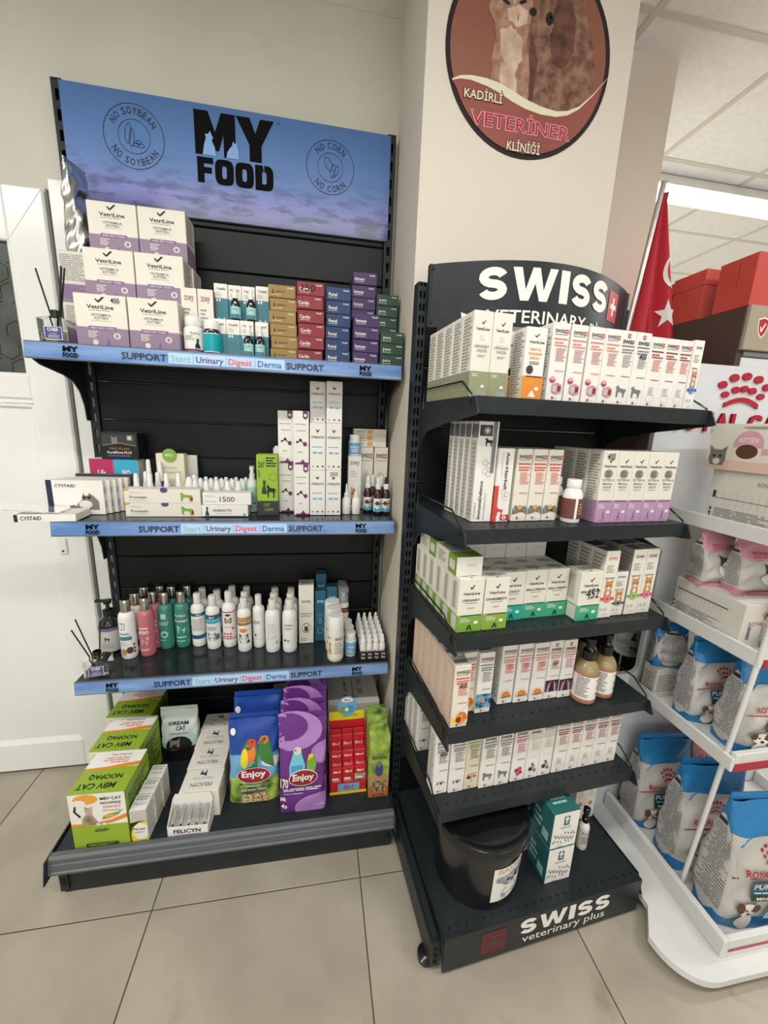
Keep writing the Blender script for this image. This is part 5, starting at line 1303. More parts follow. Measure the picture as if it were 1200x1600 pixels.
# remaining upper red boxes give the stepped look
for col in range(3):
    for row in (1, 2):
        carton('snack_box', 'small red snack box stacked on the %s row of the counter display, %s' % (('', 'middle', 'rear')[row], ('left', 'middle', 'right')[col]), 'box', .038, .030, .036 * row, (.8565 - .040 + .040 * col, -.335 - .037 + .032 * row, zs + .104), 0, 'bright_red', F=[('t', '8in1', .5, .5, .7, .22, 'white', .04)], group='small red snack boxes', key='snku%d' % row)
BN = [('r', 0, .72, 1, 1, 'foliage_print'), ('r', 0, .30, 1, .72, 'foliage_print'), ('r', 0, 0, 1, .36, 'tan'), ('t', 'Bonnie', .5, .66, .7, .06, 'brown', .03), ('e', .5, .46, .20, .12, 'navy_label'), ('e', .5, .55, .11, .05, 'fur_grey'), ('p', [(.12, .08), (.85, .08), (.9, .27), (.1, .27)], 'wicker_print'), ('p', [(0, .0), (1, 0), (1, .16), (.88, .18), (.88, .08), (.2, .08), (.2, .2), (0, .18)], 'orange_card'), ('t', 'BONNIE', .5, .03, .6, .035, 'brown', .03)]
mat('orange_card', '#b9683c', .55)
for i in range(2):
    carton('bird_snack_box', ('tall green bird snack box with a basket picture, front one', 'tall green bird snack box, rear one')[i], 'box', .068, .062, .240 + .02 * i, (.957, -.384 + .064 * i, zs), 0, 'foliage_print', F=BN, group='green bird snack boxes', key='bonn%d' % i)
# big plain cartons at the back of the deck
for i, (x, lab) in enumerate(((.840, 'left'), (.938, 'right'))):
    carton('shipping_carton', 'large white carton behind the bird snacks, %s one' % lab, 'box', .096, .19, .215, (x, -.120, zs), 0, 'offwhite', T=[('t', 'V', .7, .22, .2, .10, 'ink', .04), ('t', 'Therali', .7, .60, .14, .5, 'ink')] if i == 0 else [('l', .2, .2, .4, .8, 2, 'grey')], group='large white cartons')
carton('shipping_carton', 'grey carton with dark lettering between bird food bags', 'box', .07, .06, .255, (.622, -.150, zs), 0, 'grey', F=[('t', 'ETH', .5, .82, .6, .10, 'ink', .03), ('l', .2, .3, .8, .7, 4, 'midgrey')])

# ================================================================== RIGHT RACK PRODUCTS
def sbox(name, label, u0, w, vf, d, h, z, cat='box', rz=0.0, **k):
    return carton(name, label, cat, w, d, h, SP(u0 + w / 2, vf - d / 2, z + .0005), SYAW + rz, **k)
def swiss(col, extra=(), stack=False, red='swiss_red', name='ink', lines='pinkprint', hand=None):
    """tall paste carton: brand word with cross, coloured rule, text lines, picture"""
    if stack:
        o = swiss_cross(.40, .905, .20, .055, red) + [('t', 'SWISS', .5, .855, .74, .050, name, .03)]
    else:
        o = [('t', 'SWISS', .42, .895, .60, .046, name, .03)] + swiss_cross(.74, .868, .19, .052, red) + [('l', .12, .845, .93, .862, 1, 'midgrey')]
    o += [('r', .10, .790, .92, .808, col), ('l', .16, .70, .92, .77, 2, col), ('l', .30, .52, .92, .69, 7, lines), ('r', .35, .395, .90, .405, col)]
    o += list(extra) + [('e', .38, .05, .06, .018, red), ('l', .48, .04, .66, .06, 1, 'lightgrey')]
    if hand: o.append(('t', hand, .58, .68, .46, .075, 'black', .004))
    return o
SIDETXT = [('l', .12, .08, .88, .95, 22, 'grey')]
TOPTXT = [('r', .1, .25, .9, .6, 'midgrey'), ('l', .1, .65, .9, .9, 2, 'grey')]
# --- top shelf
UP = [('p', place(CHECK, .40, .845, .22, .050), 'ink'), ('t', 'VetriLine', .48, .795, .68, .034, 'ink', .02), ('e', .5, .69, .30, .065, 'white'), ('l', .34, .65, .66, .73, 4, 'lightgrey'), ('t', 'URINARY', .5, .595, .76, .034, 'midgrey', .01), ('t', 'PASTE', .52, .545, .5, .034, 'midgrey', .01), ('l', .3, .47, .75, .50, 2, 'grey'), ('r', 0, 0, 1, .305, 'olive'), ('l', .1, .24, .5, .28, 2, 'offwhite'), ('e', .68, .13, .09, .018, 'white'), ('p', place(CATHEAD, .4, .0, .5, .09), 'grey')]
for c in range(2):
    for i in range(5):
        sbox('paste_carton', 'grey-green urinary paste carton, %s from the front in the %s file' % (ORD[i], ('left', 'right')[c]), .003 + .0455 * c, .0445, .288 - .051 * i, .050, .170, S1, body='warm_white', F=UP, L=[('r', 0, 0, 1, .305, 'olive')] + SIDETXT, key='urp', group='grey-green urinary paste cartons')
DH = [('p', place(CHECK, .38, .86, .26, .055), 'ink'), ('t', 'VetriLine', .52, .80, .74, .042, 'ink', .02), ('t', 'DENTAL', .5, .70, .56, .036, 'orange', .02), ('t', 'HYGIENE', .5, .64, .64, .036, 'orange', .02), ('t', 'SPRAY', .5, .58, .5, .036, 'orange', .02), ('l', .25, .49, .75, .54, 2, 'midgrey'), ('e', .30, .42, .17, .06, 'dark'), ('r', 0, 0, 1, .335, 'orange'), ('r', .15, .315, .95, .335, 'brown'), ('l', .12, .22, .7, .29, 3, 'amber_o'), ('e', .72, .16, .12, .026, 'white'), ('p', place([(0, 0), (1, 0), (.55, 1), (.35, .9)], .32, .04, .4, .09), 'white')]
for i in range(2):
    sbox('spray_carton', 'white and orange dental spray carton, %s' % ('front', 'rear')[i], .122 - .012 * i, .050, .298 - .054 * i, .050, .148, S1, body='white', F=DH, L=[('r', 0, 0, 1, .335, 'cream')] + SIDETXT, key='dent')
PK = [('e', .28, .285, .17, .042, 'magenta'), ('e', .28, .30, .15, .025, 'pink'), ('p', place([(0, .2), (.5, 0), (1, .15), (1, .85), (.5, 1), (0, .8)], .28, .10, .58, .15), 'pinkprint'), ('p', place([(.1, .3), (.5, .15), (.5, .75), (.1, .7)], .28, .10, .58, .15), 'lightgrey'), ('p', place([(.6, .2), (.95, .3), (.95, .7), (.6, .75)], .28, .10, .58, .15), 'dull_red')]
DG = [('p', place(DOGSTAND, .12, .12, .72, .16), 'midgrey')]
SK = [('l', .3, .18, .7, .30, 4, 'lightgrey'), ('o', .5, .14, .3, .06, .02, 'lightgrey')]
us = [.192, .2390, .2865, .330, .372, .4155, .459, .502, .5445]
kinds = ['pk', 'pk', 'pk', 'pk', 'dg', 'dgh', 'rd', 'rd', 'zo']
labs = ['pink-print paste carton, first from left on the top shelf', 'pink-print paste carton, second from left on the top shelf', 'pink-print paste carton, third from left on the top shelf', 'pink-print paste carton, fourth from left on the top shelf',
        'dog-print paste carton without handwriting on the top shelf', 'dog-print paste carton marked with a handwritten price', 'red-rule hairball paste carton, left of three on the top shelf', 'red-rule hairball paste carton, middle of three on the top shelf', 'white kitten supplement carton with blue badge at the top shelf end']
DES = {'pk': swiss('salmon', PK), 'dg': swiss('midgrey', DG, True, lines='grey'), 'dgh': swiss('midgrey', DG, True, lines='grey', hand='400'), 'rd': swiss('dull_red', SK, lines='salmon')}
ZK = lambda c, badge=True: [('t', 'zoey', .5, .885, .62, .055, 'ink' if c != 'tomato' else 'tomato', .01), ('l', .15, .68, .7, .80, 4, 'grey'), ('l', .12, .585, .88, .62, 1, 'midgrey')] + kitty(.16, .33, .68, .26) + [('r', 0, .275, 1, .315, c), ('e', .5, .295, .27, .058, c), ('e', .5, .295, .20, .042, 'white'), ('e', .5, .295, .17, .034, c), ('e', .2, .14, .08, .022, 'lightgrey'), ('e', .5, .14, .08, .022, 'lightgrey'), ('l', .3, .05, .7, .07, 1, 'lightgrey')]
DES['zo'] = ZK('blue_ink')
for i in range(8):
    k_ = kinds[i]
    sbox('paste_carton', labs[i], us[i], .0425, .288, .045, .1655 if k_ not in ('rd',) else .1595, S1, body='white', F=DES[k_], L=SIDETXT, key='s1' + k_, group='paste cartons on the top shelf')
sbox('paste_carton', 'red-rule hairball paste carton, right of three on the top shelf', .5445, .0405, .288, .045, .1595, S1, body='white', F=DES['rd'], L=SIDETXT, key='s1rdb', group='paste cartons on the top shelf')
sbox('supplement_carton', labs[8], .5865, .030, .290, .045, .163, S1, body='white', F=DES['zo'], L=SIDETXT)
for i in range(8):
    sbox('paste_carton', 'white paste carton standing behind the front row, %s from left' % ORD[i], us[i] - .001, .0415, .240, .045, .1655 if i < 6 else .1595, S1, body='white', F=DES['pk'], key='s1back', group='second row paste cartons on the top shelf')
# --- second shelf
IM = [('r', .06, .86, .68, .965, 'dark'), ('e', .42, .912, .20, .042, 'midgrey'), ('r', .38, .89, .46, .935, 'white'), ('r', .32, .905, .52, .92, 'white'), ('r', .72, .5, .9, 1, 'midgrey'), ('p', place(DOGSTAND, .34, .76, .40, .085), 'ink')]
def vtext(word, x, y0, y1, h, m, bold=.01, W=.05, H=.234):
    """lettering turned to read upwards; returned as a closure on emit's mapping"""
    vs, fs, asp = text_geom(word, bold)
    return ('v', vs, fs, x, y0, y1, h, m)
_emit0 = emit
def emit(mb, ops, mapf, W, H, step=None, off0=0.0003, doff=0.00012):
    for i, op in enumerate(ops):
        if op[0] == 'v':
            _, vs, fs, x, y0, y1, h, m = op
            mb.add([mapf(x - b_ * h, y0 + (a_ + .5) * (y1 - y0), off0 + doff * i) for a_, b_ in vs], fs, m)
        else:
            _emit0(mb, [op], mapf, W, H, step, off0 + doff * i, doff)
IM += [vtext('ImmuneDefence', .34, .03, .42, .17, 'ink', .015), vtext('VETEXPERT', .12, .03, .20, .07, 'midgrey'), vtext('Pets Supplement', .60, .03, .30, .09, 'midgrey'), ('o', .45, .60, .13, .028, .02, 'grey'), ('o', .65, .57, .13, .028, .02, 'grey'), ('o', .45, .52, .13, .028, .02, 'grey'), ('o', .64, .49, .13, .028, .02, 'grey')]
for i in range(5):
    sbox('immune_carton', 'tall grey and white immune supplement carton, %s from the front' % ORD[i], .050 - .0018 * i, .051, .262 - .028 * i - (.006 if i else 0), .027, .234, S2, body='white', F=IM, L=[('r', 0, .84, 1, .97, 'midgrey'), ('r', .1, .02, .8, .82, 'lightgrey'), ('l', .15, .05, .75, .8, 18, 'grey')], key='imd', group='tall immune supplement cartons')
HB = [('r', 0, .0, .20, .50, 'tomato'), ('p', place(DOGSTAND, .12, .09, .5, .12), 'tomato'), ('r', .45, .02, 1, .10, 'bright_red'), ('e', .70, .06, .14, .028, 'white'), ('r', .66, .045, .74, .075, 'bright_red'), ('o', .5, .42, .16, .035, .02, 'grey'), ('o', .72, .38, .16, .035, .02, 'grey'), ('o', .6, .33, .16, .035, .02, 'grey'),
      ('v', [(-a_, -b_) for a_, b_ in text_geom('Anti-Hairball', .015)[0]], text_geom('Anti-Hairball', .015)[1], .58, .46, .95, .20, 'ink'), ('v', [(-a_, -b_) for a_, b_ in text_geom('Pets Supplement', 0)[0]], text_geom('Pets Supplement', 0)[1], .26, .62, .95, .10, 'grey')]
sbox('hairball_carton', 'white and red hairball carton with sideways lettering', .104, .041, .267, .04, .175, S2, body='white', F=HB, L=[('r', 0, 0, 1, .5, 'tomato')])
CB = swiss('tomato', [('p', [(.0, .10), (.05, .20), (.2, .14), (.35, .22), (.5, .14), (.65, .22), (.8, .13), (1, .2), (1, .1), (.5, .20), (.4, .12)], 'fur_grey'), ('e', .5, .20, .14, .035, 'amber_o'), ('e', .22, .20, .10, .03, 'midgrey'), ('e', .80, .19, .12, .03, 'fur_grey')], lines='salmon')
for i in range(3):
    sbox('paste_carton', 'red-text cream paste carton, %s of three on the second shelf' % ('left', 'middle', 'right')[i], .1535 + .0425 * i, .0405, .266, .045, .175, S2, body='warm_white', F=CB, key='s2cb', group='red-text paste cartons on the second shelf')
    sbox('paste_carton', 'cream paste carton behind the red-text ones, %s of three' % ('left', 'middle', 'right')[i], .1535 + .0425 * i, .0405, .218, .045, .175, S2, body='warm_white', F=CB, key='s2cb', group='rear red-text paste cartons')
for i in range(2):
    u, v = ((.313, .276), (.296, .226))[i]
    bottle('pill_bottle', ('white pill bottle with brown label, front one beside kitten paste', 'white pill bottle with brown label, rear one')[i], 'bottle', [(.0215, 0), (.023, .003), (.023, .066), (.020, .078), (.015, .084), (.014, .087)], 'white_plastic', [(.0165, .086), (.017, .088), (.017, .104), (.0155, .106), (0, .106)], 'white_plastic', dict(z0=.010, z1=.060, r=.023, mat='brownlabel', ops=[('r', .42, 0, .50, 1, 'white'), ('l', .55, .2, .85, .8, 4, 'tan')], span=5.2), SP(u, v, S2 + .0005), 0, 'brown label pill bottles', 'brl')
KP = [('p', place(CHECK, .40, .835, .24, .055), 'ink'), ('t', 'VetriLine', .5, .790, .80, .034, 'ink', .02), ('e', .46, .685, .28, .062, 'grey'), ('l', .25, .64, .68, .73, 5, 'dark'), ('t', 'KITTEN &', .5, .60, .76, .032, 'midgrey', .01), ('t', 'Mother', .5, .55, .62, .032, 'midgrey', .01), ('t', 'PASTE', .5, .50, .52, .032, 'midgrey', .01), ('l', .25, .45, .75, .47, 1, 'grey'), ('r', 0, 0, 1, .315, 'lilac'), ('r', .1, .29, .9, .315, 'lilacdark'), ('l', .12, .2, .5, .27, 3, 'offwhite'), ('e', .78, .15, .12, .02, 'white'), ('p', place(CATSIT, .4, .06, .18, .10), 'lilacdark'), ('l', .3, .03, .7, .045, 1, 'lilacdark')]
for i in range(5):
    F = KP + ([('t', '400', .46, .92, .5, .09, 'black', .004)] if i == 0 else [])
    sbox('paste_carton', 'white and lilac kitten paste carton, %s from left in the front row' % ORD[i], .368 + .0463 * i, .0455, .297, .045, .178, S2, body='warm_white', F=F, L=[('r', 0, 0, 1, .315, 'lilac')] + SIDETXT, key='kp%d' % (i == 0), group='white and lilac kitten paste cartons')
for j in range(3):
    for i in range(5 if j < 1 else 1):
        sbox('paste_carton', 'white and lilac kitten paste carton, %s row behind the front, %s from left' % (ORD[j], ORD[i]), .367 + .0463 * i, .0455, .2505 - .0465 * j, .045, .178, S2, body='warm_white', F=KP, L=[('r', 0, 0, 1, .315, 'lilac')] + SIDETXT, key='kpb', group='rear kitten paste cartons')
# --- third shelf
def liquid(word, col, hand=None, word2=None):
    o = [('p', place(CHECK, .42, .80, .20, .085), 'ink'), ('t', 'VetriLine', .5, .725, .66, .055, 'ink', .02), ('t', word, .5, .60, min(.86, .085 * len(word) + .1), .048, 'dark', .02), ('l', .25, .53, .8, .56, 1, 'grey'), ('t', 'Liquid', .5, .45, .26, .05, 'midgrey'),
         ('r', 0, 0, 1, .32, col), ('r', .15, .30, .95, .32, 'dark_green'), ('l', .12, .18, .55, .27, 3, 'offwhite'), ('e', .76, .17, .09, .032, 'white'), ('p', place([(0, 0), (.3, 0), (.5, .5), (.7, 0), (1, 0), (.62, 1), (.5, .8), (.38, 1)], .38, .03, .24, .11), 'dark_green')]
    if hand: o.append(('t', hand, .62, .56, .58, .20, 'black', .0))
    return o
LSD = lambda c: [('r', 0, 0, 1, .32, c), ('r', .3, .4, .7, .92, 'lightgrey'), ('l', .32, .42, .68, .9, 10, 'grey'), ('r', .35, .02, .95, .3, 'offwhite')]
LTOP = [('l', .2, .3, .8, .7, 3, 'midgrey'), ('e', .5, .15, .05, .05, 'ink')]
LIQ = liquid('URINARY', 'leaf')
for i in range(6):
    sbox('liquid_carton', 'green-footed urinary liquid carton, %s from the front along the left edge' % ORD[i], .0145 - .0012 * i, .0655, .304 - .0485 * i, .047, .135, S3, body='warm_white', F=LIQ, L=LSD('leaf'), T=LTOP, key='liqu', group='urinary liquid cartons')
for i in range(3):
    sbox('liquid_carton', 'green-footed diarrhoea liquid carton, %s from the front' % ORD[i], .083, .0645, .304 - .0485 * i, .047, .133, S3, body='warm_white', F=liquid('DIAREMEDY', 'grass'), T=LTOP, key='liqd', group='diarrhoea liquid cartons')
sbox('liquid_carton', 'teal-footed liquid carton beside the green ones, front one', .150, .0645, .270, .047, .131, S3, body='warm_white', F=liquid('MONSTY', 'aqua'), T=LTOP, key='liqm')
for i in range(2):
    for j in range(3):
        sbox('liquid_carton', 'mint-footed renal liquid carton, %s column, %s row' % (('left', 'right')[i], ('front', 'second', 'third')[j]), .2165 + .0655 * i, .0645, .268 - .0485 * j, .047, .132, S3, body='warm_white', F=liquid('RENAL & STRENGTH', 'mint'), T=LTOP, key='liqr', group='mint-footed renal liquid cartons')
sbox('liquid_carton', 'mint-footed renal liquid carton with a big handwritten price, standing forward', .350, .0685, .305, .055, .133, S3, body='warm_white', F=liquid('RENAL & STRENGTH', 'mint', '452'), T=LTOP, L=LSD('mint'), key='liqh', rz=.02)
for j in range(2):
    sbox('liquid_carton', 'teal-footed liquid carton beside the green ones, %s one' % ('second', 'rear')[j], .150, .0645, .2215 - .0485 * j, .047, .131, S3, body='warm_white', F=liquid('MONSTY', 'aqua'), T=LTOP, key='liqm')
# second layer
LYF = [('r', .0, .0, 1, 1, 'white'), ('l', .4, .5, .8, .66, 2, 'lightgrey')]
for i, (v, lb) in enumerate(((.285, 'front'), (.155, 'rear'))):
    sbox('liquid_carton', 'green and white carton lying on the urinary cartons, %s' % lb, .012, .067, v, .125, .047, S3 + .1355, body='warm_white', F=LYF, L=[('r', .62, 0, 1, 1, 'leaf'), ('l', .12, .2, .5, .8, 4, 'grey'), ('r', .68, .25, .92, .75, 'offwhite')], T=[('r', 0, 0, 1, .32, 'leaf'), ('l', .1, .4, .9, .9, 4, 'midgrey')], key='lying')
for i in range(5):
    sbox('liquid_carton', 'white carton end in the upper layer of liquids, %s from left' % ORD[i], .084 + .0645 * i, .063, .170 if i else .172, .11, .047, S3 + (.1355, .1335, .1325, .1325, .1325)[i] if i < 4 else S3, body='offwhite', F=LYF[1:], key='lyend%d' % (i == 4), group='white cartons in the upper liquids layer') if i < 4 else None
for i, (u, h, vf, c, lb) in enumerate(((.4205, .186, .303, 'tomato', 'red'), (.4655, .124, .297, 'deep_purple', 'short purple'), (.5115, .185, .298, 'leaf', 'green'), (.5575, .185, .296, 'hotpink', 'pink'))):
    n_ = 3 if i != 1 else 1
    for j in range(n_):
        sbox('supplement_carton', 'white cat supplement carton with %s ribbon, %s' % (lb, ('front', 'second', 'third')[j]), u, .043 if i != 1 else .042, vf - .048 * j, .046, h, S3, body='warm_white', F=ZK(c), L=[('l', .1, .4, .9, .95, 10, 'grey')] if i != 2 else [('r', 0, 0, 1, 1, 'grey'), ('l', .1, .4, .9, .95, 10, 'midgrey')], T=[('r', .05, .1, .95, .9, 'midgrey')], key='zk%d' % i, group='white cat supplement cartons')
# --- fourth shelf
FL = swiss('tomato', [('p', [(0, .07), (0, .16), (.15, .20), (.4, .26), (.7, .27), (1, .34), (1, .07)], 'white'), ('e', .62, .16, .36, .10, 'orange_flower'), ('e', .20, .13, .2, .05, 'yellow'), ('e', .45, .13, .18, .05, 'wine')], lines='salmon', hand='400')
FLn = FL[:-1]
SDP = [('r', .0, 0, 1, 1, 'peach'), ('l', .15, .05, .9, .95, 26, 'warm_white')]
for i in range(6):
    sbox('paste_carton', 'orange flower paste carton, %s from the front along the left edge' % ORD[i], .0155 - .0014 * i, .0445, .316 - .0465 * i, .0455, .174, S4, body='warm_white', F=FL if i == 0 else FLn, L=SDP, T=TOPTXT, key='fl%d' % (i == 0), group='orange flower paste cartons')
for i in range(3):
    sbox('paste_carton', 'orange flower paste carton in the second file, %s' % ('front', 'middle', 'rear')[i], .062, .038, .270 - .0465 * i, .0455, .176, S4, body='warm_white', F=FLn, T=TOPTXT, key='fl2', group='orange flower cartons, second file')
BL = swiss('midgrey', [('r', 0, .09, 1, .32, 'blue_print_cells'), ('o', .5, .21, .3, .075, .04, 'skyprint'), ('e', .45, .21, .14, .04, 'salmon')], lines='grey')
for i in range(2):
    sbox('paste_carton', 'paste carton with blue cell picture, %s' % ('front', 'rear')[i], (.101, .122)[i], .0435, (.281, .232)[i], .0455, .178, S4, body='white', F=BL, T=TOPTXT, key='bl')
CE = swiss('salmon', [('t', 'C EFFECT', .62, .66, .5, .036, 'tomato', .01), ('t', 'PASTE', .68, .615, .36, .036, 'tomato', .01), ('e', .50, .17, .26, .05, 'orange'), ('e', .70, .15, .14, .03, 'loveorange'), ('p', [(.1, .13), (.95, .13), (.9, .12), (.15, .12)], 'ink'), ('o', .45, .18, .36, .075, .02, 'lightgrey')], lines='salmon')
for i in range(3):
    sbox('paste_carton', 'paste carton with orange fruit picture, %s of three on the fourth shelf' % ('left', 'middle', 'right')[i], .178 + .0475 * i, .0445, .262 + .003 * i, .0455, .179, S4, body='white', F=CE, T=TOPTXT, L=SIDETXT, key='ce', group='orange fruit paste cartons')
    sbox('paste_carton', 'paste carton behind the orange fruit ones, %s of three' % ('left', 'middle', 'right')[i], .176 + .0475 * i, .0445, .2145, .0455, .179, S4, body='white', F=CE, T=TOPTXT, key='ce', group='rear orange fruit paste cartons')
SPN = swiss('salmon', [('r', 0, .13, 1, .33, 'navy'), ('p', [(.14, .13), (.24, .26), (.42, .32), (.36, .24), (.28, .13)], 'salmon'), ('p', [(.86, .13), (.76, .26), (.58, .32), (.64, .24), (.72, .13)], 'salmon'), ('p', [(.06, .13), (.14, .28), (.22, .30), (.10, .13)], 'lilacdark'), ('p', [(.94, .13), (.86, .28), (.78, .30), (.90, .13)], 'lilacdark')], True, lines='pinkprint')
for i in range(2):
    sbox('paste_carton', 'paste carton with dark spine picture, %s one' % ('left', 'right')[i], .3195 + .0435 * i, .0425, .268 + .003 * i, .0455, .180, S4, body='white', F=SPN + ([('t', '40P', .58, .62, .42, .06, 'black', .0)] if i == 0 else []), T=TOPTXT, key='spn%d' % i, group='dark spine paste cartons')
for i, (u, v, lb) in enumerate(((.4385, .281, 'front one, handwritten stroke on label'), (.508, .270, 'right one'), (.4345, .212, 'left one behind'), (.504, .2025, 'rear one'))):
    bottle('pump_bottle', 'honey-coloured pump bottle with white label, ' + lb, 'bottle', [(.029, 0), (.0325, .004), (.0325, .088), (.031, .100), (.024, .114), (.015, .121), (.014, .125)], 'honey_liquid',
           [('pump_cap', [(.0155, .123), (.0165, .125), (.0165, .150), (.012, .153), (.0105, .155), (.0105, .172), (.013, .174), (.013, .186), (.010, .189), (0, .190)], 'black_plastic')], None,
           dict(z0=.014, z1=.088, r=.0325, mat='white', ops=[('r', -.2, .95, 1.2, 1.0, 'tomato'), ('l', .05, .08, .40, .92, 11, 'midgrey'), ('t', 'Soothing', .74, .78, .34, .11, 'ink', .01), ('l', .58, .42, .9, .56, 2, 'grey'), ('l', .58, .2, .9, .28, 1, 'dull_red')] + ([('t', '7', .84, .66, .10, .28, 'black', .0)] if i == 0 else []), span=5.0), SP(u, v, S4 + .0005), SYAW, 'honey-coloured pump bottles', 'hon%d' % (i == 0),
           extra=lambda: [('tinted_base', (lambda b: (setattr(b, 'auto', 40), b.lathe([(.0328, .001), (.0332, .004), (.0332, .013), (.0328, .0135)], 'tan_base', n=22, cap=False), b)[2])(MB()))])
# --- fifth shelf
EYE = [('p', place([(0, .5), (.3, .9), (.7, .95), (1, .7), (.7, .5), (.4, .42)], .2, .13, .6, .09), 'ink'), ('e', .52, .185, .18, .026, 'white'), ('e', .54, .185, .09, .02, 'ink')]
DS = [('p', place(DOGSTAND, .14, .14, .70, .14), 'midgrey')]
MO = [('e', .38, .20, .15, .036, 'magenta'), ('e', .60, .23, .14, .034, 'hotpink'), ('e', .66, .16, .13, .03, 'magenta'), ('e', .48, .13, .12, .028, 'hotpink')]
MG = [('e', .38, .18, .15, .036, 'dark'), ('e', .58, .22, .13, .03, 'grey'), ('e', .70, .15, .12, .03, 'midgrey'), ('e', .50, .27, .08, .02, 'dark')]
SC = [('p', [(.2, .26), (.85, .28), (.85, .27), (.2, .25)], 'tan'), ('e', .3, .21, .14, .03, 'red'), ('e', .72, .22, .12, .02, 'fur_grey'), ('r', .5, .12, .54, .27, 'tan')]
TH = [('l', .3, .16, .7, .28, 4, 'lightgrey'), ('o', .5, .13, .28, .05, .02, 'lightgrey')]
row5 = [(.000, .042, .277, 'ey1'), (.0445, .0445, .281, 'ey2'), (.0905, .0425, .280, 'sc'), (.1345, .0455, .286, 'dg1'), (.1815, .0455, .287, 'dg2'), (.2325, .0445, .286, 'mo'), (.2785, .0425, .286, 'mg1'), (.3225, .0425, .285, 'mg2')] + [(.3700 + .0455 * i, .0440, .285, 'th') for i in range(5)]
D5 = {'ey1': swiss('midgrey', EYE, True, lines='grey', hand='400'), 'ey2': swiss('midgrey', EYE, True, lines='grey'), 'sc': swiss('olive', SC, lines='grey'), 'dg1': swiss('midgrey', DS, True, lines='grey'), 'dg2': swiss('midgrey', DS, True, lines='grey'), 'mo': swiss('hotpink', MO, True), 'mg1': swiss('cream', MG, True, lines='cream'), 'mg2': swiss('cream', MG, False, lines='cream'), 'th': swiss('dull_red', TH, lines='pinkprint')}
L5 = {'ey1': 'white eye-care carton with handwriting at the left end', 'ey2': 'white eye-care carton without handwriting, second from the left end', 'sc': 'pale green-grey carton with a scale drawing', 'dg1': 'white carton with standing grey dog, left one', 'dg2': 'white carton with standing grey dog, right one', 'mo': 'white carton with magenta bubbles', 'mg1': 'white carton with grey bubbles, left one', 'mg2': 'white carton with grey bubbles, right one'}
for i, (u, w, vf, k_) in enumerate(row5):
    lb = L5.get(k_, 'dull red ruled paste carton, %s of five at the right end of the fifth shelf' % ORD[max(0, i - 8)])
    h = .190 if i < 3 else .185 if i < 6 else .182
    sbox('paste_carton', lb + (', fifth shelf' if k_ in L5 else ''), u, w, vf, .045, h, S5, body='white' if k_ != 'sc' else 'cream', F=D5[k_], L=SIDETXT if i == 0 else (), key='s5' + k_, group='paste cartons on the fifth shelf')
for i in range(3):
    sbox('paste_carton', 'white carton at the back left of the fifth shelf, %s' % ('front with eye drawing', 'middle', 'rear')[i], 0.004 + .001 * i, .042, .128 - .047 * i, .045, .200, S5, body='white', F=D5['ey2'], L=SIDETXT, key='s5bk', group='back left cartons on the fifth shelf')
# --- base deck of the right rack
r = empty('feed_bin', SP(.157, .272, SB + .0005), SYAW)
b = MB(); b.auto = 40; b.lathe([(.114, 0), (.118, .003), (.1265, .180), (.132, .183), (.132, .189), (.127, .190)], 'black_plastic', n=48); b.build('bin_body', r)
b = MB(); b.auto = 40; b.lathe([(.130, .188), (.138, .190), (.139, .206), (.135, .217), (.125, .222), (.112, .221), (.05, .226), (0, .227)], 'black_plastic', n=48); b.build('lid', r)
b = MB(); b.auto = 50
LW, LH = .112, .120
def binmap(x, y, o):
    z = .030 + y * LH; rr_ = .118 + (.1265 - .118) * (z - .003) / .177 + o
    a = -math.pi / 2 + .34 + (x - .5) * LW / .116
    return (rr_ * math.cos(a), rr_ * math.sin(a), z)
_emit0(b, [('r', 0, 0, 1, 1, 'white')], binmap, LW, LH, .006, .0008, .0003)
mat('fur_puppy', '#7d7f93', .6); mottle('fur_puppy', '#62647a', '#b3b3bd', 60, 6, .35, .65)
_emit0(b, [('t', 'BAUER', .48, .90, .76, .13, 'peach', .03), ('p', place([(.1, 0), (.3, 0), (.35, .15), (.65, .15), (.7, 0), (.9, 0), (.95, .4), (.8, .75), (.2, .75), (.05, .4)], .22, .06, .56, .40), 'fur_puppy'), ('e', .50, .60, .28, .17, 'fur_puppy'), ('e', .20, .66, .13, .09, 'fur_puppy'), ('e', .80, .66, .13, .09, 'fur_puppy'), ('e', .50, .53, .14, .08, 'lightgrey'), ('e', .39, .62, .045, .035, 'ink'), ('e', .61, .62, .045, .035, 'ink'), ('e', .50, .56, .05, .03, 'ink')], binmap, LW, LH, .006, .0014, .0003)
b.build('paper_label', r)
tag(r, 'round black lidded bin with a puppy label on the bottom deck', 'bin')
TB = [('r', .40, .64, .62, .90, 'dark_teal'), ('e', .51, .82, .07, .06, 'white'), ('r', .46, .70, .56, .74, 'white'), ('l', .3, .55, .75, .60, 1, 'grey')] + [('e', .08 + .84 * ((i * 37) % 20) / 20, .18 + .28 * ((i * 23) % 11) / 11, .022, .022, 'ink') for i in range(24)] + [('t', 'TEBIK', .35, .06, .2, .05, 'ink')]
TL = [('r', 0, 0, 1, 1, 'dark_teal'), ('l', .1, .2, .5, .7, 3, 'tealmint'), ('r', .55, .1, .85, .35, 'tealmint')]
for i, (u, v, z, lb) in enumerate(((.330, .368, 0, 'lower'), (.331, .366, .1215, 'upper'))):
    sbox('supplement_box', 'teal and white supplement box with black dots, %s of the two' % lb, u, .084, v, .085, .120, SB + z, body='white', F=TB, L=TL, T=[('r', 0, 0, 1, 1, 'dark_teal'), ('l', .2, .3, .8, .6, 2, 'tealmint')], key='tb', group='teal and white supplement boxes')
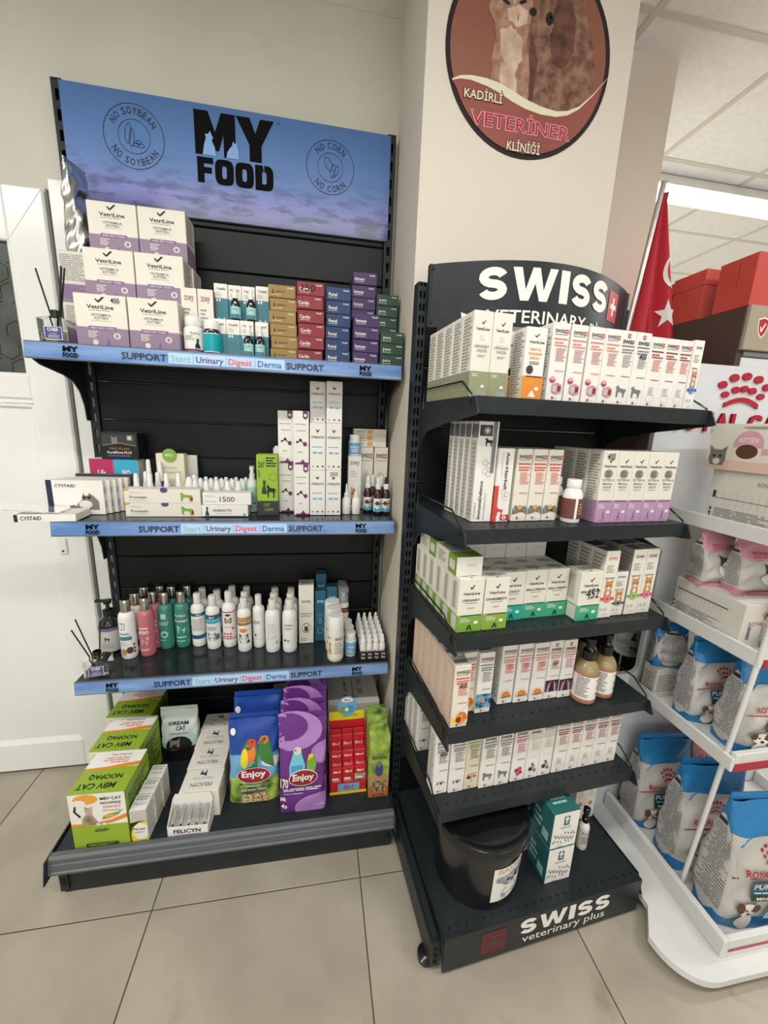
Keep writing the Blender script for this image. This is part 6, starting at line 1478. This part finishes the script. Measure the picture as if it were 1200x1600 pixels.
sbox('supplement_box', 'teal and white supplement box half hidden behind the stacked pair', .300, .082, .274, .085, .120, SB, body='white', F=TB, L=TL, T=[('r', 0, 0, 1, 1, 'dark_teal')], key='tb', group='teal and white supplement boxes')
bottle('spray_bottle', 'small white spray bottle with black pump on the bottom deck', 'bottle', [(.014, 0), (.0155, .003), (.0155, .082), (.011, .094), (.008, .098)], 'white_plastic', [('pump_cap', [(.0095, .097), (.010, .112), (.007, .114), (.007, .128), (.010, .13), (.010, .146), (.007, .149), (0, .15)], 'black_plastic')], None, dict(z0=.012, z1=.078, r=.0155, mat='offwhite', ops=[('t', 'Rexall', .5, .8, .5, .12, 'ink'), ('l', .25, .2, .75, .65, 6, 'midgrey')], span=4.6), SP(.512, .300, SB + .0005))
for i in range(2):
    sbox('paste_carton', 'cream carton with tan round mark on the bottom deck, %s' % ('left', 'right')[i], .542 + .0405 * i, .0395, .226, .04, .178, SB, body='warm_white', F=[('e', .5, .35, .22, .05, 'tan'), ('l', .2, .5, .8, .85, 8, 'peach')], key='crm', group='cream cartons on the bottom deck')

# ================================================================== WALL STICKER
st = empty('wall_sticker', (1.2926, -.318, 2.352))
RS = .2303
def disc_poly(r, n=64, cx=0, cy=0): return [(cx + r * math.cos(2 * math.pi * k / n), cy + r * math.sin(2 * math.pi * k / n)) for k in range(n)]
wave_t = [(-.90, -.36), (-.80, -.315), (-.68, -.295), (-.50, -.295), (-.34, -.315), (-.17, -.365), (0, -.42), (.20, -.46), (.39, -.475), (.53, -.45), (.67, -.385), (.83, -.24), (.985, -.06)]
wave_b = [(-.90, -.375), (-.80, -.345), (-.68, -.34), (-.50, -.365), (-.34, -.405), (-.17, -.465), (0, -.51), (.20, -.535), (.39, -.53), (.53, -.495), (.67, -.415), (.83, -.258), (.985, -.065)]
b = MB(); b.prism([(x * RS, y * RS) for x, y in disc_poly(1.0)], 'y', -.0012, -.0004, 'clinic_black'); b.build('sticker_sheet', st)
def sp_(name, pts, m, off):
    b = MB(); tri = tessellate_polygon([[Vector((p[0], p[1], 0)) for p in pts]])
    b.add([(p[0] * RS, -.0012 - off, p[1] * RS) for p in pts], [tuple(t) for t in tri], m); return b.build(name, st)
sp_('sticker_picture', disc_poly(.945), 'clinic_brown', .0002)
rf = random.Random(5)
def furry(pts, amp=.02, sub=6):
    out = []
    for i in range(len(pts)):
        a, c_ = pts[i], pts[(i + 1) % len(pts)]
        for k in range(sub):
            t_ = k / sub; out.append((a[0] + (c_[0] - a[0]) * t_ + rf.uniform(-amp, amp), a[1] + (c_[1] - a[1]) * t_ + rf.uniform(-amp, amp)))
    return out
def blob(cx, cy, rx, ry, m, off, rot=0.0, amp=.012, n=26):
    pts = []
    for k in range(n):
        a = 2 * math.pi * k / n; ex, ey = rx * math.cos(a), ry * math.sin(a); e = 1 + rf.uniform(-amp, amp) * 6
        pts.append((cx + e * (ex * math.cos(rot) - ey * math.sin(rot)), cy + e * (ex * math.sin(rot) + ey * math.cos(rot))))
    sp_('sticker_picture', pts, m, off)
dog = [(-.02, -.50), (.02, -.2), (-.02, .05), (-.04, .22), (-.02, .36), (.02, .46), (.10, .62), (.28, .78), (.46, .74), (.60, .58), (.66, .40), (.74, .25), (.80, .05), (.82, -.20), (.70, -.42), (.40, -.52)]
sp_('sticker_picture', furry(dog, .016), 'clinic_dog', .0004)
rl = random.Random(9)
sp_('sticker_picture', furry([(.26, .56), (.44, .56), (.52, .38), (.52, .10), (.42, -.06), (.28, -.04), (.22, .12), (.20, .36)], .012), 'clinic_dog_dark', .0010)
for k in range(0): blob(.37 + rl.uniform(-.09, .09), .05 + .055 * k, .06, .03, ('clinic_dog', 'clinic_dog_dark')[k % 2], .00102 + .00001 * k, rl.uniform(-.4, .4))
sp_('sticker_picture', furry([(-.04, .30), (.05, .45), (.20, .46), (.24, .30), (.18, .16), (.04, .12)], .008), 'clinic_dog', .0012)
sp_('sticker_picture', furry([(-.02, .22), (.04, .10), (.10, -.06), (.06, -.44), (.0, -.42), (-.02, -.1)], .008), 'clinic_dog_dark', .00125)
cat = [(-.44, -.36), (-.46, -.10), (-.42, .10), (-.46, .22), (-.54, .34), (-.50, .46), (-.58, .74), (-.40, .60), (-.26, .62), (-.10, .74), (-.06, .56), (-.02, .42), (-.04, .28), (-.06, .10), (.0, -.10), (.02, -.44), (-.1, -.42), (-.2, -.38)]
sp_('sticker_picture', furry(cat, .010), 'clinic_cat', .0014)
for k in range(0): blob(rl.uniform(-.42, -.08), rl.uniform(-.34, .50), rl.uniform(.015, .03), rl.uniform(.03, .06), 'clinic_dog', .00142 + .00001 * k, rl.uniform(-.5, .5))
sp_('sticker_picture', furry([(-.40, .16), (-.26, .22), (-.12, .14), (-.10, -.06), (-.18, -.18), (-.32, -.14)], .012), 'clinic_cat_pale', .0016)
sp_('sticker_picture', furry([(-.34, -.12), (-.18, -.12), (-.12, -.40), (-.24, -.40), (-.34, -.34)], .010), 'clinic_cat_pale', .00162)
sp_('sticker_picture', furry([(-.32, .36), (-.20, .42), (-.08, .38), (-.08, .27), (-.18, .22), (-.30, .27)], .007), 'clinic_cat_pale', .00164)
for (cx, cy, rx, ry, rot, m) in ((-.345, .42, .055, .017, -.3, 'clinic_black'), (-.15, .45, .048, .017, .35, 'clinic_black'), (-.245, .47, .02, .07, 0, 'clinic_cat_pale'), (-.19, .335, .026, .017, .1, 'salmon'), (-.19, .30, .006, .028, 0, 'clinic_dog_dark'), (.185, .36, .048, .06, 0, 'clinic_black'), (.195, .375, .012, .012, 0, 'fur_white'), (-.02, .385, .045, .038, .2, 'clinic_black')):
    blob(cx, cy, rx, ry, m, .0018, rot, .0, 16)
low = [p for p in wave_b]
arc = [(.95 * math.cos(a), .95 * math.sin(a)) for a in [math.radians(-3.8 - (172.2 - 18.0) * k / 30) for k in range(31)]]
sp_('sticker_base', wave_b + arc[1:-1], 'clinic_red', .0021)
rim = []
sp_('sticker_wave', wave_t + wave_b[::-1], 'cream', .0023)
smap = lambda x, y, o: (x * RS, -.0012 - o, y * RS)
for w_, cx, cy, ww, hh, m, m2 in (('KADİRLİ', -.52, -.45, .46, .115, 'cream', 'clinic_black'), ('KLİNİĞİ', .02, -.875, .42, .125, 'cream', 'clinic_black')):
    emit_objs('sticker_lettering', [('t', w_, cx, cy, ww + .02, hh + .02, m2, .05)], smap, RS, RS, st, off0=.0025)
    emit_objs('sticker_lettering', [('t', w_, cx, cy, ww, hh, m, .015)], smap, RS, RS, st, off0=.0028)
emit_objs('sticker_lettering', [('t', 'VETERİNER', -.03, -.655, 1.26, .195, 'pink', .035)], smap, RS, RS, st, off0=.0025)
emit_objs('sticker_lettering', [('t', 'VETERİNER', -.03, -.655, 1.225, .178, 'crimson', .0)], smap, RS, RS, st, off0=.0028)
tag(st, 'round brown clinic sticker with cat and dog picture on the column', 'wall sticker')

# ================================================================== FLAG behind the right rack
fl = empty('flag', (1.70, -.20, 0))
poleX = lambda z: 1.622 + .1035 * z
b = MB(); b.auto = 50; b.tube([(poleX(.012) - 1.70, 0, .012), (poleX(2.20) - 1.70, 0, 2.20)], .009, 'silver_pole', 10); b.build('flag_pole', fl)
b = MB(); b.auto = 50; b.lathe([(.06, 0), (.06, .01), (.015, .02)], 'silver_pole', (poleX(0) - 1.70 + .012, 0, 0), 20); b.build('pole_base', fl)
edgeX = lambda z: min(1.985, 1.858 + max(0, 2.16 - z) * .245)
def flag_pt(s, z, o=0.0):
    x0 = poleX(z) + .008; x1 = max(x0 + .01, edgeX(z)); x = x0 + (x1 - x0) * s
    y = .022 * math.sin(s * 9.5 + z * 1.3) * min(1.0, (2.18 - z) * 3) - .012 * s
    return (x - 1.70, y - o, z)
b = MB(); b.auto = 60; ns, nz = 30, 26
zz_ = [2.170 - (2.170 - 1.45) * k / nz for k in range(nz + 1)]
vs = [flag_pt(i / ns, z) for z in zz_ for i in range(ns + 1)]
b.add(vs, [(j * (ns + 1) + i, j * (ns + 1) + i + 1, (j + 1) * (ns + 1) + i + 1, (j + 1) * (ns + 1) + i) for j in range(nz) for i in range(ns)], 'flag_red')
b.build('flag_cloth', fl)
def flag_mark(pts, m):
    b = MB(); tri = tessellate_polygon([[Vector((p[0], p[1], 0)) for p in pts]])
    b.add([flag_pt(s, z, .0025) for s, z in pts], [tuple(t) for t in tri], m); return b
outer = [(1.00 - .26 * math.cos(a), 1.932 + .051 * math.sin(a)) for a in [math.radians(-88 + 176 * k / 16) for k in range(17)]]
inner = [(1.02 - .20 * math.cos(a), 1.935 + .046 * math.sin(a)) for a in [math.radians(-84 + 168 * k / 16) for k in range(17)]]
cl_ = lambda p: (min(.995, p[0]), p[1])
flag_mark([cl_(p) for p in outer] + [cl_(p) for p in inner[::-1]], 'white').build('crescent', fl)
b = MB(); nr = 6
vs = [flag_pt(*cl_((.64 + .38 * .5, 1.760 + .092 * .5)), .004)]
for q in range(1, nr + 1):
    for px, py in STAR: vs.append(flag_pt(*cl_((.64 + .38 * (.5 + (px - .5) * q / nr), 1.760 + .092 * (.5 + (py - .5) * q / nr))), .004))
fs = [(0, 1 + k, 1 + (k + 1) % 10) for k in range(10)] + [(1 + (q - 1) * 10 + k, 1 + q * 10 + k, 1 + q * 10 + (k + 1) % 10, 1 + (q - 1) * 10 + (k + 1) % 10) for q in range(1, nr) for k in range(10)]
b.add(vs, fs, 'white'); b.build('star', fl)
b = MB(); b.add([flag_pt(-.03 + (.02 if k else 0) + .0, z) for z in zz_ for k in (0, 1)], [(2 * j, 2 * j + 1, 2 * j + 3, 2 * j + 2) for j in range(nz)], 'white'); b.build('white_hem', fl)
tag(fl, 'red flag with white crescent and star on a leaning pole', 'flag')

# ================================================================== BROWN CABINET WITH RED CARTONS
cb_ = empty('brown_cabinet', (2.45, -.18, 0))
def cbx(name, x0, x1, y0, y1, z0, z1, m, c=.002):
    b = MB(); b.cbox(x0 - 2.45, x1 - 2.45, y0 + .18, y1 + .18, z0, z1, m, c); return b.build(name, cb_)
cbx('side_panel', 2.0, 2.02, -.43, .075, 0, 1.785, 'kraft_brown'); cbx('side_panel', 2.88, 2.90, -.43, .075, 0, 1.785, 'kraft_brown')
cbx('top_board', 2.0205, 2.8795, -.43, .075, 1.76, 1.785, 'kraft_brown'); cbx('back_board', 2.0205, 2.8795, .06, .075, .02, 1.759, 'white_metal')
hs = cbx('header_sign', 2.0005, 2.8995, -.444, -.4305, 1.662, 1.786, 'beige_sign')
cbx('front_board', 2.0205, 2.8795, -.43, -.422, .02, 1.644, 'white_metal')
cbx('price_rail', 2.0205, 2.8795, -.435, -.424, 1.645, 1.661, 'midgrey')
for z in (.1, .9): cbx('cabinet_shelf', 2.0205, 2.8795, -.42, .058, z, z + .02, 'white_metal')
hm_ = lambda x, y, o: (2.03 - 2.45 + .4 * x, -.4442 + .18 - o, 1.675 + .1 * y)
SHIELD = [(.5, 0), (.78, .2), (.95, .5), (1, .9), (.5, 1.0), (0, .9), (.05, .5), (.22, .2)]
b = MB(); emit(b, [('p', place(SHIELD, .01, .2, .10, .60), 'white'), ('p', place(SHIELD, .018, .25, .084, .51), 'crimson'), ('p', place(CHECK, .035, .38, .05, .26), 'white')], hm_, .4, .1); b.build('shield_emblem', hs)
emit_objs('header_lettering', [('t', 'zoey', .40, .5, .44, .34, 'offwhite', .02)], hm_, .4, .1, hs)
tag(cb_, 'tall brown cabinet with beige header sign behind the white rack', 'cabinet')
RL = [('r', 0, .70, 1, .712, 'dull_red'), ('r', .46, .42, .475, .70, 'dull_red')]
RF = [('r', .30, .25, .62, .80, 'lightgrey'), ('l', .33, .5, .58, .75, 4, 'grey'), ('p', [(.36, .3), (.46, .3), (.41, .42)], 'ink'), ('p', [(.48, .3), (.58, .3), (.53, .42)], 'ink')]
for i, (x0, y0, dd, h, lb) in enumerate(((2.0, -.435, .115, .143, 'nearest of the three, white label'), (2.0, -.272, .118, .150, 'middle of the three'), (2.0, -.150, .14, .142, 'rearmost of the three'))):
    o = carton('red_carton', 'red cardboard carton on the brown cabinet, %s' % lb, 'box', .30, dd, h, (x0 + .152, y0 + dd / 2, 1.7865), (-.02, 0.0, .0)[i], 'carton_red', F=RF, L=RL if i else [('r', .55, .45, .57, .95, 'dull_red')], flap=True)
    b = MB(); b.cbox(-.152, .152, -dd / 2 - .0018, dd / 2 + .0018, h * .70, h + .002, 'carton_red', .001)
    if i: b.build('carton_lid', o)

# two round sign discs on a thin stand behind the racks
ds = empty('disc_stand', (1.89, -.345, 0))
b = MB(); b.auto = 50; b.tube([(0, .01, .006), (0, .01, .96)], .004, 'white_metal', 8); b.build('stand_pole', ds)
b = MB(); b.auto = 50; b.lathe([(.055, 0), (.055, .006), (.01, .01)], 'white_metal', n=20, c=(0, .01, 0)); b.build('stand_base', ds)
for z, dx_ in ((.655, .005), (.885, .012)):
    b = MB(); b.auto = 40; b.lathe([(0, -.006), (.060, -.006), (.068, -.009), (.068, .004), (0, .004)], 'white_plastic', n=32)
    o = b.build('round_disc', ds, (dx_, -.004, z)); o.rotation_euler = (math.pi / 2, 0, -.72)
    b = MB(); emit(b, [('e', .5, .5, .42, .42, 'lightgrey'), ('p', place(CATSIT, .52, .5, .2, .26), 'ink'), ('l', .2, .35, .6, .5, 4, 'midgrey'), ('p', place(DOGSTAND, .55, .2, .2, .14), 'dull_red')], lambda x, y, o_: ((x - .5) * .13, (y - .5) * .13, .0045 + o_), .13, .13); b.build('disc_print', o)
tag(ds, 'two round white sign discs on a thin stand behind the racks', 'sign stand')

# ================================================================== WHITE RACK
wr_ = empty('white_rack', (2.15, -.68, 0))
WO = Vector((2.15, -.68, 0))
def wp(x, y, z): return (x - 2.15, y + .68, z)
def wbx(name, x0, x1, y0, y1, z0, z1, m='white_metal', c=.002, parent=None):
    b = MB(); b.cbox(x0 - 2.15, x1 - 2.15, y0 + .68, y1 + .68, z0, z1, m, c); return b.build(name, parent or wr_)
out = []
XL, XR, YF, YB, rr_ = 1.655, 2.66, -.945, -.46, .11
for k in range(13):
    a = math.pi + math.pi / 2 * k / 12; out.append((XL + rr_ + rr_ * math.cos(a) - 2.15, YF + rr_ + rr_ * math.sin(a) + .68))
for k in range(13):
    a = 1.5 * math.pi + math.pi / 2 * k / 12; out.append((XR - rr_ + rr_ * math.cos(a) - 2.15, YF + rr_ + rr_ * math.sin(a) + .68))
out += [(XR - 2.15, YB + .68), (1.712 - 2.15, YB + .68), (1.712 - 2.15, -.770 + .68)]
b = MB(); b.prism(out, 'z', .030, .050, 'white_metal'); b.build('base_plate', wr_)
for x, y in ((1.775, -.918), (1.76, -.52), (2.55, -.918), (2.55, -.52)):
    b = MB(); b.auto = 40; b.lathe([(.012, 0), (.017, .004), (.017, .0295)], 'brown', (x - 2.15, y + .68, 0), 14); b.build('foot', wr_)
tray = wbx('base_tray', 1.826, 2.48, -.888, -.465, .0505, .062)
wbx('tray_rail', 1.806, 1.824, -.905, -.465, .0505, .108, parent=tray); wbx('tray_rail', 1.8245, 2.48, -.905, -.890, .0505, .108, parent=tray); wbx('tray_rail', 2.4805, 2.498, -.905, -.465, .0505, .108, parent=tray)
wbx('red_stripe', 1.826, 2.47, -.9064, -.9054, .068, .076, 'crimson', .0003, tray)
for z in (.585, .890, 1.190):
    sh = wbx('shelf', 1.8265, 2.478, -.795, -.463, z - .038, z - .028)
    wbx('shelf_rail', 1.816, 1.826, -.81, -.463, z - .040, z, parent=sh); wbx('shelf_rail', 2.4785, 2.4885, -.81, -.463, z - .040, z, parent=sh)
    wbx('shelf_rail', 1.8265, 2.478, -.81, -.7955, z - .030, z + .012, parent=sh); wbx('red_stripe', 1.8265, 2.478, -.8122, -.8102, z - .040, z - .016, 'crimson', .0004, sh)
    wbx('shelf_bracket', 1.826, 1.834, -.49, -.463, z - .06, z - .0405, 'grey', .001, sh)
# back panel with notch and rounded corners
def rc(cx, cz, r, a0, a1, n=8): return [(cx + r * math.cos(math.radians(a0 + (a1 - a0) * k / n)), cz + r * math.sin(math.radians(a0 + (a1 - a0) * k / n))) for k in range(n + 1)]
pp = [(1.70, .0505), (2.56, .0505)] + rc(2.48, 1.53, .08, 0, 90) + rc(1.815, 1.53, .08, 90, 180) + [(1.735, 1.10)] + rc(1.820, 1.03, .024, 90, 0) + rc(1.820, .620, .024, 0, -90) + [(1.70, .596)]
b = MB(); b.prism([(x - 2.15, z) for x, z in pp], 'y', -.462 + .68, -.446 + .68, 'white_gloss'); b.build('back_panel', wr_)
# raised emblem and letters
def solid(ops, W, H, x0, z0, depth, name):
    for op in ops:
        b = MB()
        for q in range(4 if op[0] == 't' else 0):
            emit(b, [op], lambda x, y, o: (x0 + x * W - 2.15, -.4625 + .68 - depth * q / 3, z0 + y * H), W, H)
        if op[0] in 'ep':     # side walls for the raised marks
            pts = op[1] if op[0] == 'p' else [(op[1] + op[3] * math.cos(2 * math.pi * k / 18), op[2] + op[4] * math.sin(2 * math.pi * k / 18)) for k in range(18)]
            b.prism([(x0 + x * W - 2.15, z0 + y * H) for x, y in pts], 'y', -.4625 + .68 - depth, -.4625 + .68, op[-1])
        b.build(name, wr_)
solid(crown(0, 0, 1, 1), .190, .105, 1.918, 1.492, .006, 'crown_emblem')
tx = 'ROYAL CANIN'; adv = {'R': .9, 'O': 1.05, 'Y': .9, 'A': 1.0, 'L': .75, ' ': .35, 'C': 1.0, 'N': 1.05, 'I': .4}
px_ = 1.765
for ch in tx:
    w_ = adv[ch] * .057
    if ch != ' ':
        solid([('t', ch, .5, .5, .84, 1.0, 'crimson', .04)], w_, .056, px_, 1.418, .007, 'raised_letter')
    px_ += w_
b = MB(); b.auto = 50; b.tube([wp(1.838, -.752, .0625), wp(1.820, -.808, .944), wp(1.815, -.826, 1.25)], .0065, 'white_metal', 10); b.build('support_rod', wr_)
tag(wr_, 'white display rack with red crown logo at the right edge', 'display rack')

# cartons on the white rack
TABLE = [('r', .06, .10, .95, .62, 'offwhite'), ('r', .06, .50, .10, .62, 'dark')] + [('r', .12 + .08 * k, .36, .122 + .08 * k, .62, 'midgrey') for k in range(10)] + [('r', .06, .49, .95, .50, 'midgrey'), ('l', .12, .12, .9, .32, 5, 'grey'), ('e', .07, .28, .012, .03, 'ink'), ('e', .07, .20, .012, .03, 'ink'), ('e', .07, .13, .012, .03, 'ink')]
KF = [('r', 0, 0, 1, .22, 'pale_pink'), ('e', .42, .56, .15, .30, 'pink'), ('r', .27, .26, .57, .50, 'warm_white'), ('e', .42, .42, .11, .15, 'brown'), ('t', 'KITTEN', .42, .66, .18, .10, 'white', .02), ('r', .56, .38, .64, .50, 'pink'), ('p', place(CATHEAD, .03, .10, .19, .42), 'fur_grey'), ('e', .125, .18, .04, .07, 'fur_white'), ('e', .09, .30, .016, .03, 'ink'), ('e', .16, .30, .016, .03, 'ink'), ('e', .70, .66, .02, .05, 'grey'), ('l', .74, .62, .95, .70, 2, 'grey'), ('e', .70, .48, .02, .05, 'grey'), ('l', .74, .44, .95, .52, 2, 'grey'), ('e', .70, .30, .02, .05, 'grey'), ('l', .74, .26, .95, .34, 2, 'grey'), ('e', .5, .92, .16, .02, 'grey')]
carton('pet_food_carton', 'white feeding-table carton on the upper shelf of the white rack', 'box', .15, .225, .152, (1.935, -.668, 1.1625), .0, 'offwhite', F=TABLE, L=TABLE + [('t', 'ROYAL CANIN', .70, .82, .3, .07, 'midgrey')])
carton('pet_food_carton', 'pale pink kitten food carton on top of the feeding-table carton', 'box', .15, .245, .124, (1.925, -.658, 1.3155), .02, 'warm_white', F=KF, L=KF)
carton('pet_food_carton', 'white carton with feeding table on the middle shelf of white rack', 'box', .20, .20, .122, (1.935, -.640, .8625), 0, 'offwhite', F=[('t', 'ROYAL CANIN', .35, .55, .5, .10, 'crimson')] + crown(.28, .66, .16, .18) + [('r', .1, .2, .14, .5, 'midgrey')], L=[('r', .05, .10, .80, .74, 'offwhite')] + [('r', .06 + .06 * k, .46, .062 + .06 * k, .74, 'midgrey') for k in range(12)] + [('r', .05, .73, .8, .75, 'dark'), ('l', .06, .12, .74, .42, 6, 'grey'), ('e', .03, .4, .012, .03, 'ink'), ('e', .03, .3, .012, .03, 'ink')], T=[('t', 'ROYAL CANIN', .5, .3, .7, .12, 'crimson')] + crown(.4, .45, .2, .2))
def kit_print():
    return [('e', .2, .86, .5, .20, 'pinkbag'), ('t', 'ROYAL CANIN', .55, .80, .66, .06, 'crimson', .02), ('r', .2, .74, .9, .75, 'crimson'), ('e', .62, .34, .22, .14, 'fur_white'), ('p', place(CATHEAD, .42, .40, .40, .22), 'fur_dark'), ('e', .62, .46, .12, .05, 'fur_white'), ('e', .55, .50, .03, .015, 'sky'), ('e', .69, .50, .03, .015, 'sky'), ('r', .0, 0, 1, .06, 'pinkbag')]
GUS = [('r', .12, .12, .88, .80, 'lightgrey'), ('l', .16, .15, .84, .76, 22, 'midgrey'), ('r', .2, .80, .8, .84, 'dark')]
mat('bag_white', '#bdbab4', .22)
for i, (x, y, z, w, h, lb) in enumerate(((1.875, -.590, .985, .105, .155, 'left of two on the carton'), (1.945, -.655, .985, .15, .150, 'right of two on the carton'))):
    pouch('pet_food_bag', 'pink and white kitten food pouch, ' + lb, 'bag', w, h, .07, (x + .01, y, z), -.1, 'bag_white', F=kit_print(), L=GUS, wr=.008, seed=3 + i, bodymats=[(0, .08, 'pinkbag'), (.08, .86, 'bag_white'), (.86, 1.1, 'pinkbag')])
pouch('pet_food_bag', 'pink and white kitten food pouch leaning at the middle shelf front', 'bag', .16, .165, .05, (1.975, -.765, .8625), -.05, 'bag_white', F=kit_print(), L=GUS, wr=.007, seed=8)
def puppy_print():
    return [('p', [(0, .98), (0, .72), (.10, .70), (.18, .76), (.34, .80), (.7, .80), (.9, .74), (1, .70), (1, .98)], 'bluebag')] + crown(.36, .60, .26, .13) + [('t', 'ROYAL CANIN', .50, .53, .66, .055, 'crimson', .02), ('p', [(.05, .46), (.4, .485), (.95, .475), (.95, .465), (.4, .475), (.05, .45)], 'crimson'), ('r', .30, .34, .72, .445, 'petrol'), ('t', 'PUPPY', .50, .405, .34, .045, 'white', .02), ('l', .34, .35, .66, .365, 1, 'white'), ('r', .30, .30, .60, .338, 'dark_green'), ('t', 'MINI', .45, .318, .16, .02, 'white', .01),
            ('e', .30, .10, .11, .07, 'fur_white'), ('e', .30, .22, .11, .06, 'fur_white'), ('e', .20, .24, .05, .04, 'brown'), ('e', .39, .24, .05, .04, 'brown'), ('e', .27, .225, .014, .01, 'ink'), ('e', .34, .225, .014, .01, 'ink'), ('e', .305, .19, .024, .013, 'ink'), ('r', .55, .12, .9, .26, 'tealmint'), ('l', .58, .14, .88, .24, 3, 'teal')]
PM_ = [(0, .10, 'bluebag'), (.10, .72, 'bag_white'), (.72, 1.1, 'bluebag')]
GUSB = [('e', .5, .46, .45, .42, 'lightgrey'), ('l', .16, .14, .84, .78, 26, 'midgrey'), ('r', .3, .80, .7, .84, 'dark')]
for i, (x, y, z, w, h, d, lb) in enumerate(((1.955, -.814, .0625, .215, .405, .120, 'front one on the base tray'), (1.955, -.672, .0625, .205, .375, .115, 'middle one on the base tray'), (1.925, -.535, .0625, .19, .345, .105, 'rear one on the base tray'),
                                        (1.968, -.735, .5575, .19, .275, .10, 'right one on the lower shelf'), (1.935, -.622, .5575, .17, .265, .09, 'left one on the lower shelf'))):
    pouch('pet_food_bag', 'blue and white puppy food bag, ' + lb, 'bag', w, h, d, (x + .005, y, z), (-.10, -.12, -.1, -.08, -.1)[i], 'bag_white', F=puppy_print(), L=GUSB, wr=.009, seed=2 + 3 * i, bodymats=PM_, group='blue and white puppy food bags')
carton('pet_food_carton', 'small white carton at the back of the lower shelf of white rack', 'box', .09, .05, .105, (1.880, -.515, .5575), 0, 'offwhite', F=[('l', .1, .2, .9, .8, 7, 'grey')], L=[('l', .1, .2, .9, .8, 7, 'grey')])
pouch('pet_food_bag', 'grey-backed blue pouch lying on the small white carton', 'bag', .10, .15, .05, (1.885, -.515, .663), -.3, 'bluebag', F=GUSB, L=GUSB, wr=.006, seed=4)
pouch('pet_food_bag', 'pink bag at the back of the base tray', 'bag', .19, .37, .09, (2.125, -.535, .0625), 0, 'pinkbag', F=[('t', 'CANIN', .4, .72, .6, .07, 'crimson')], wr=.008, seed=9)
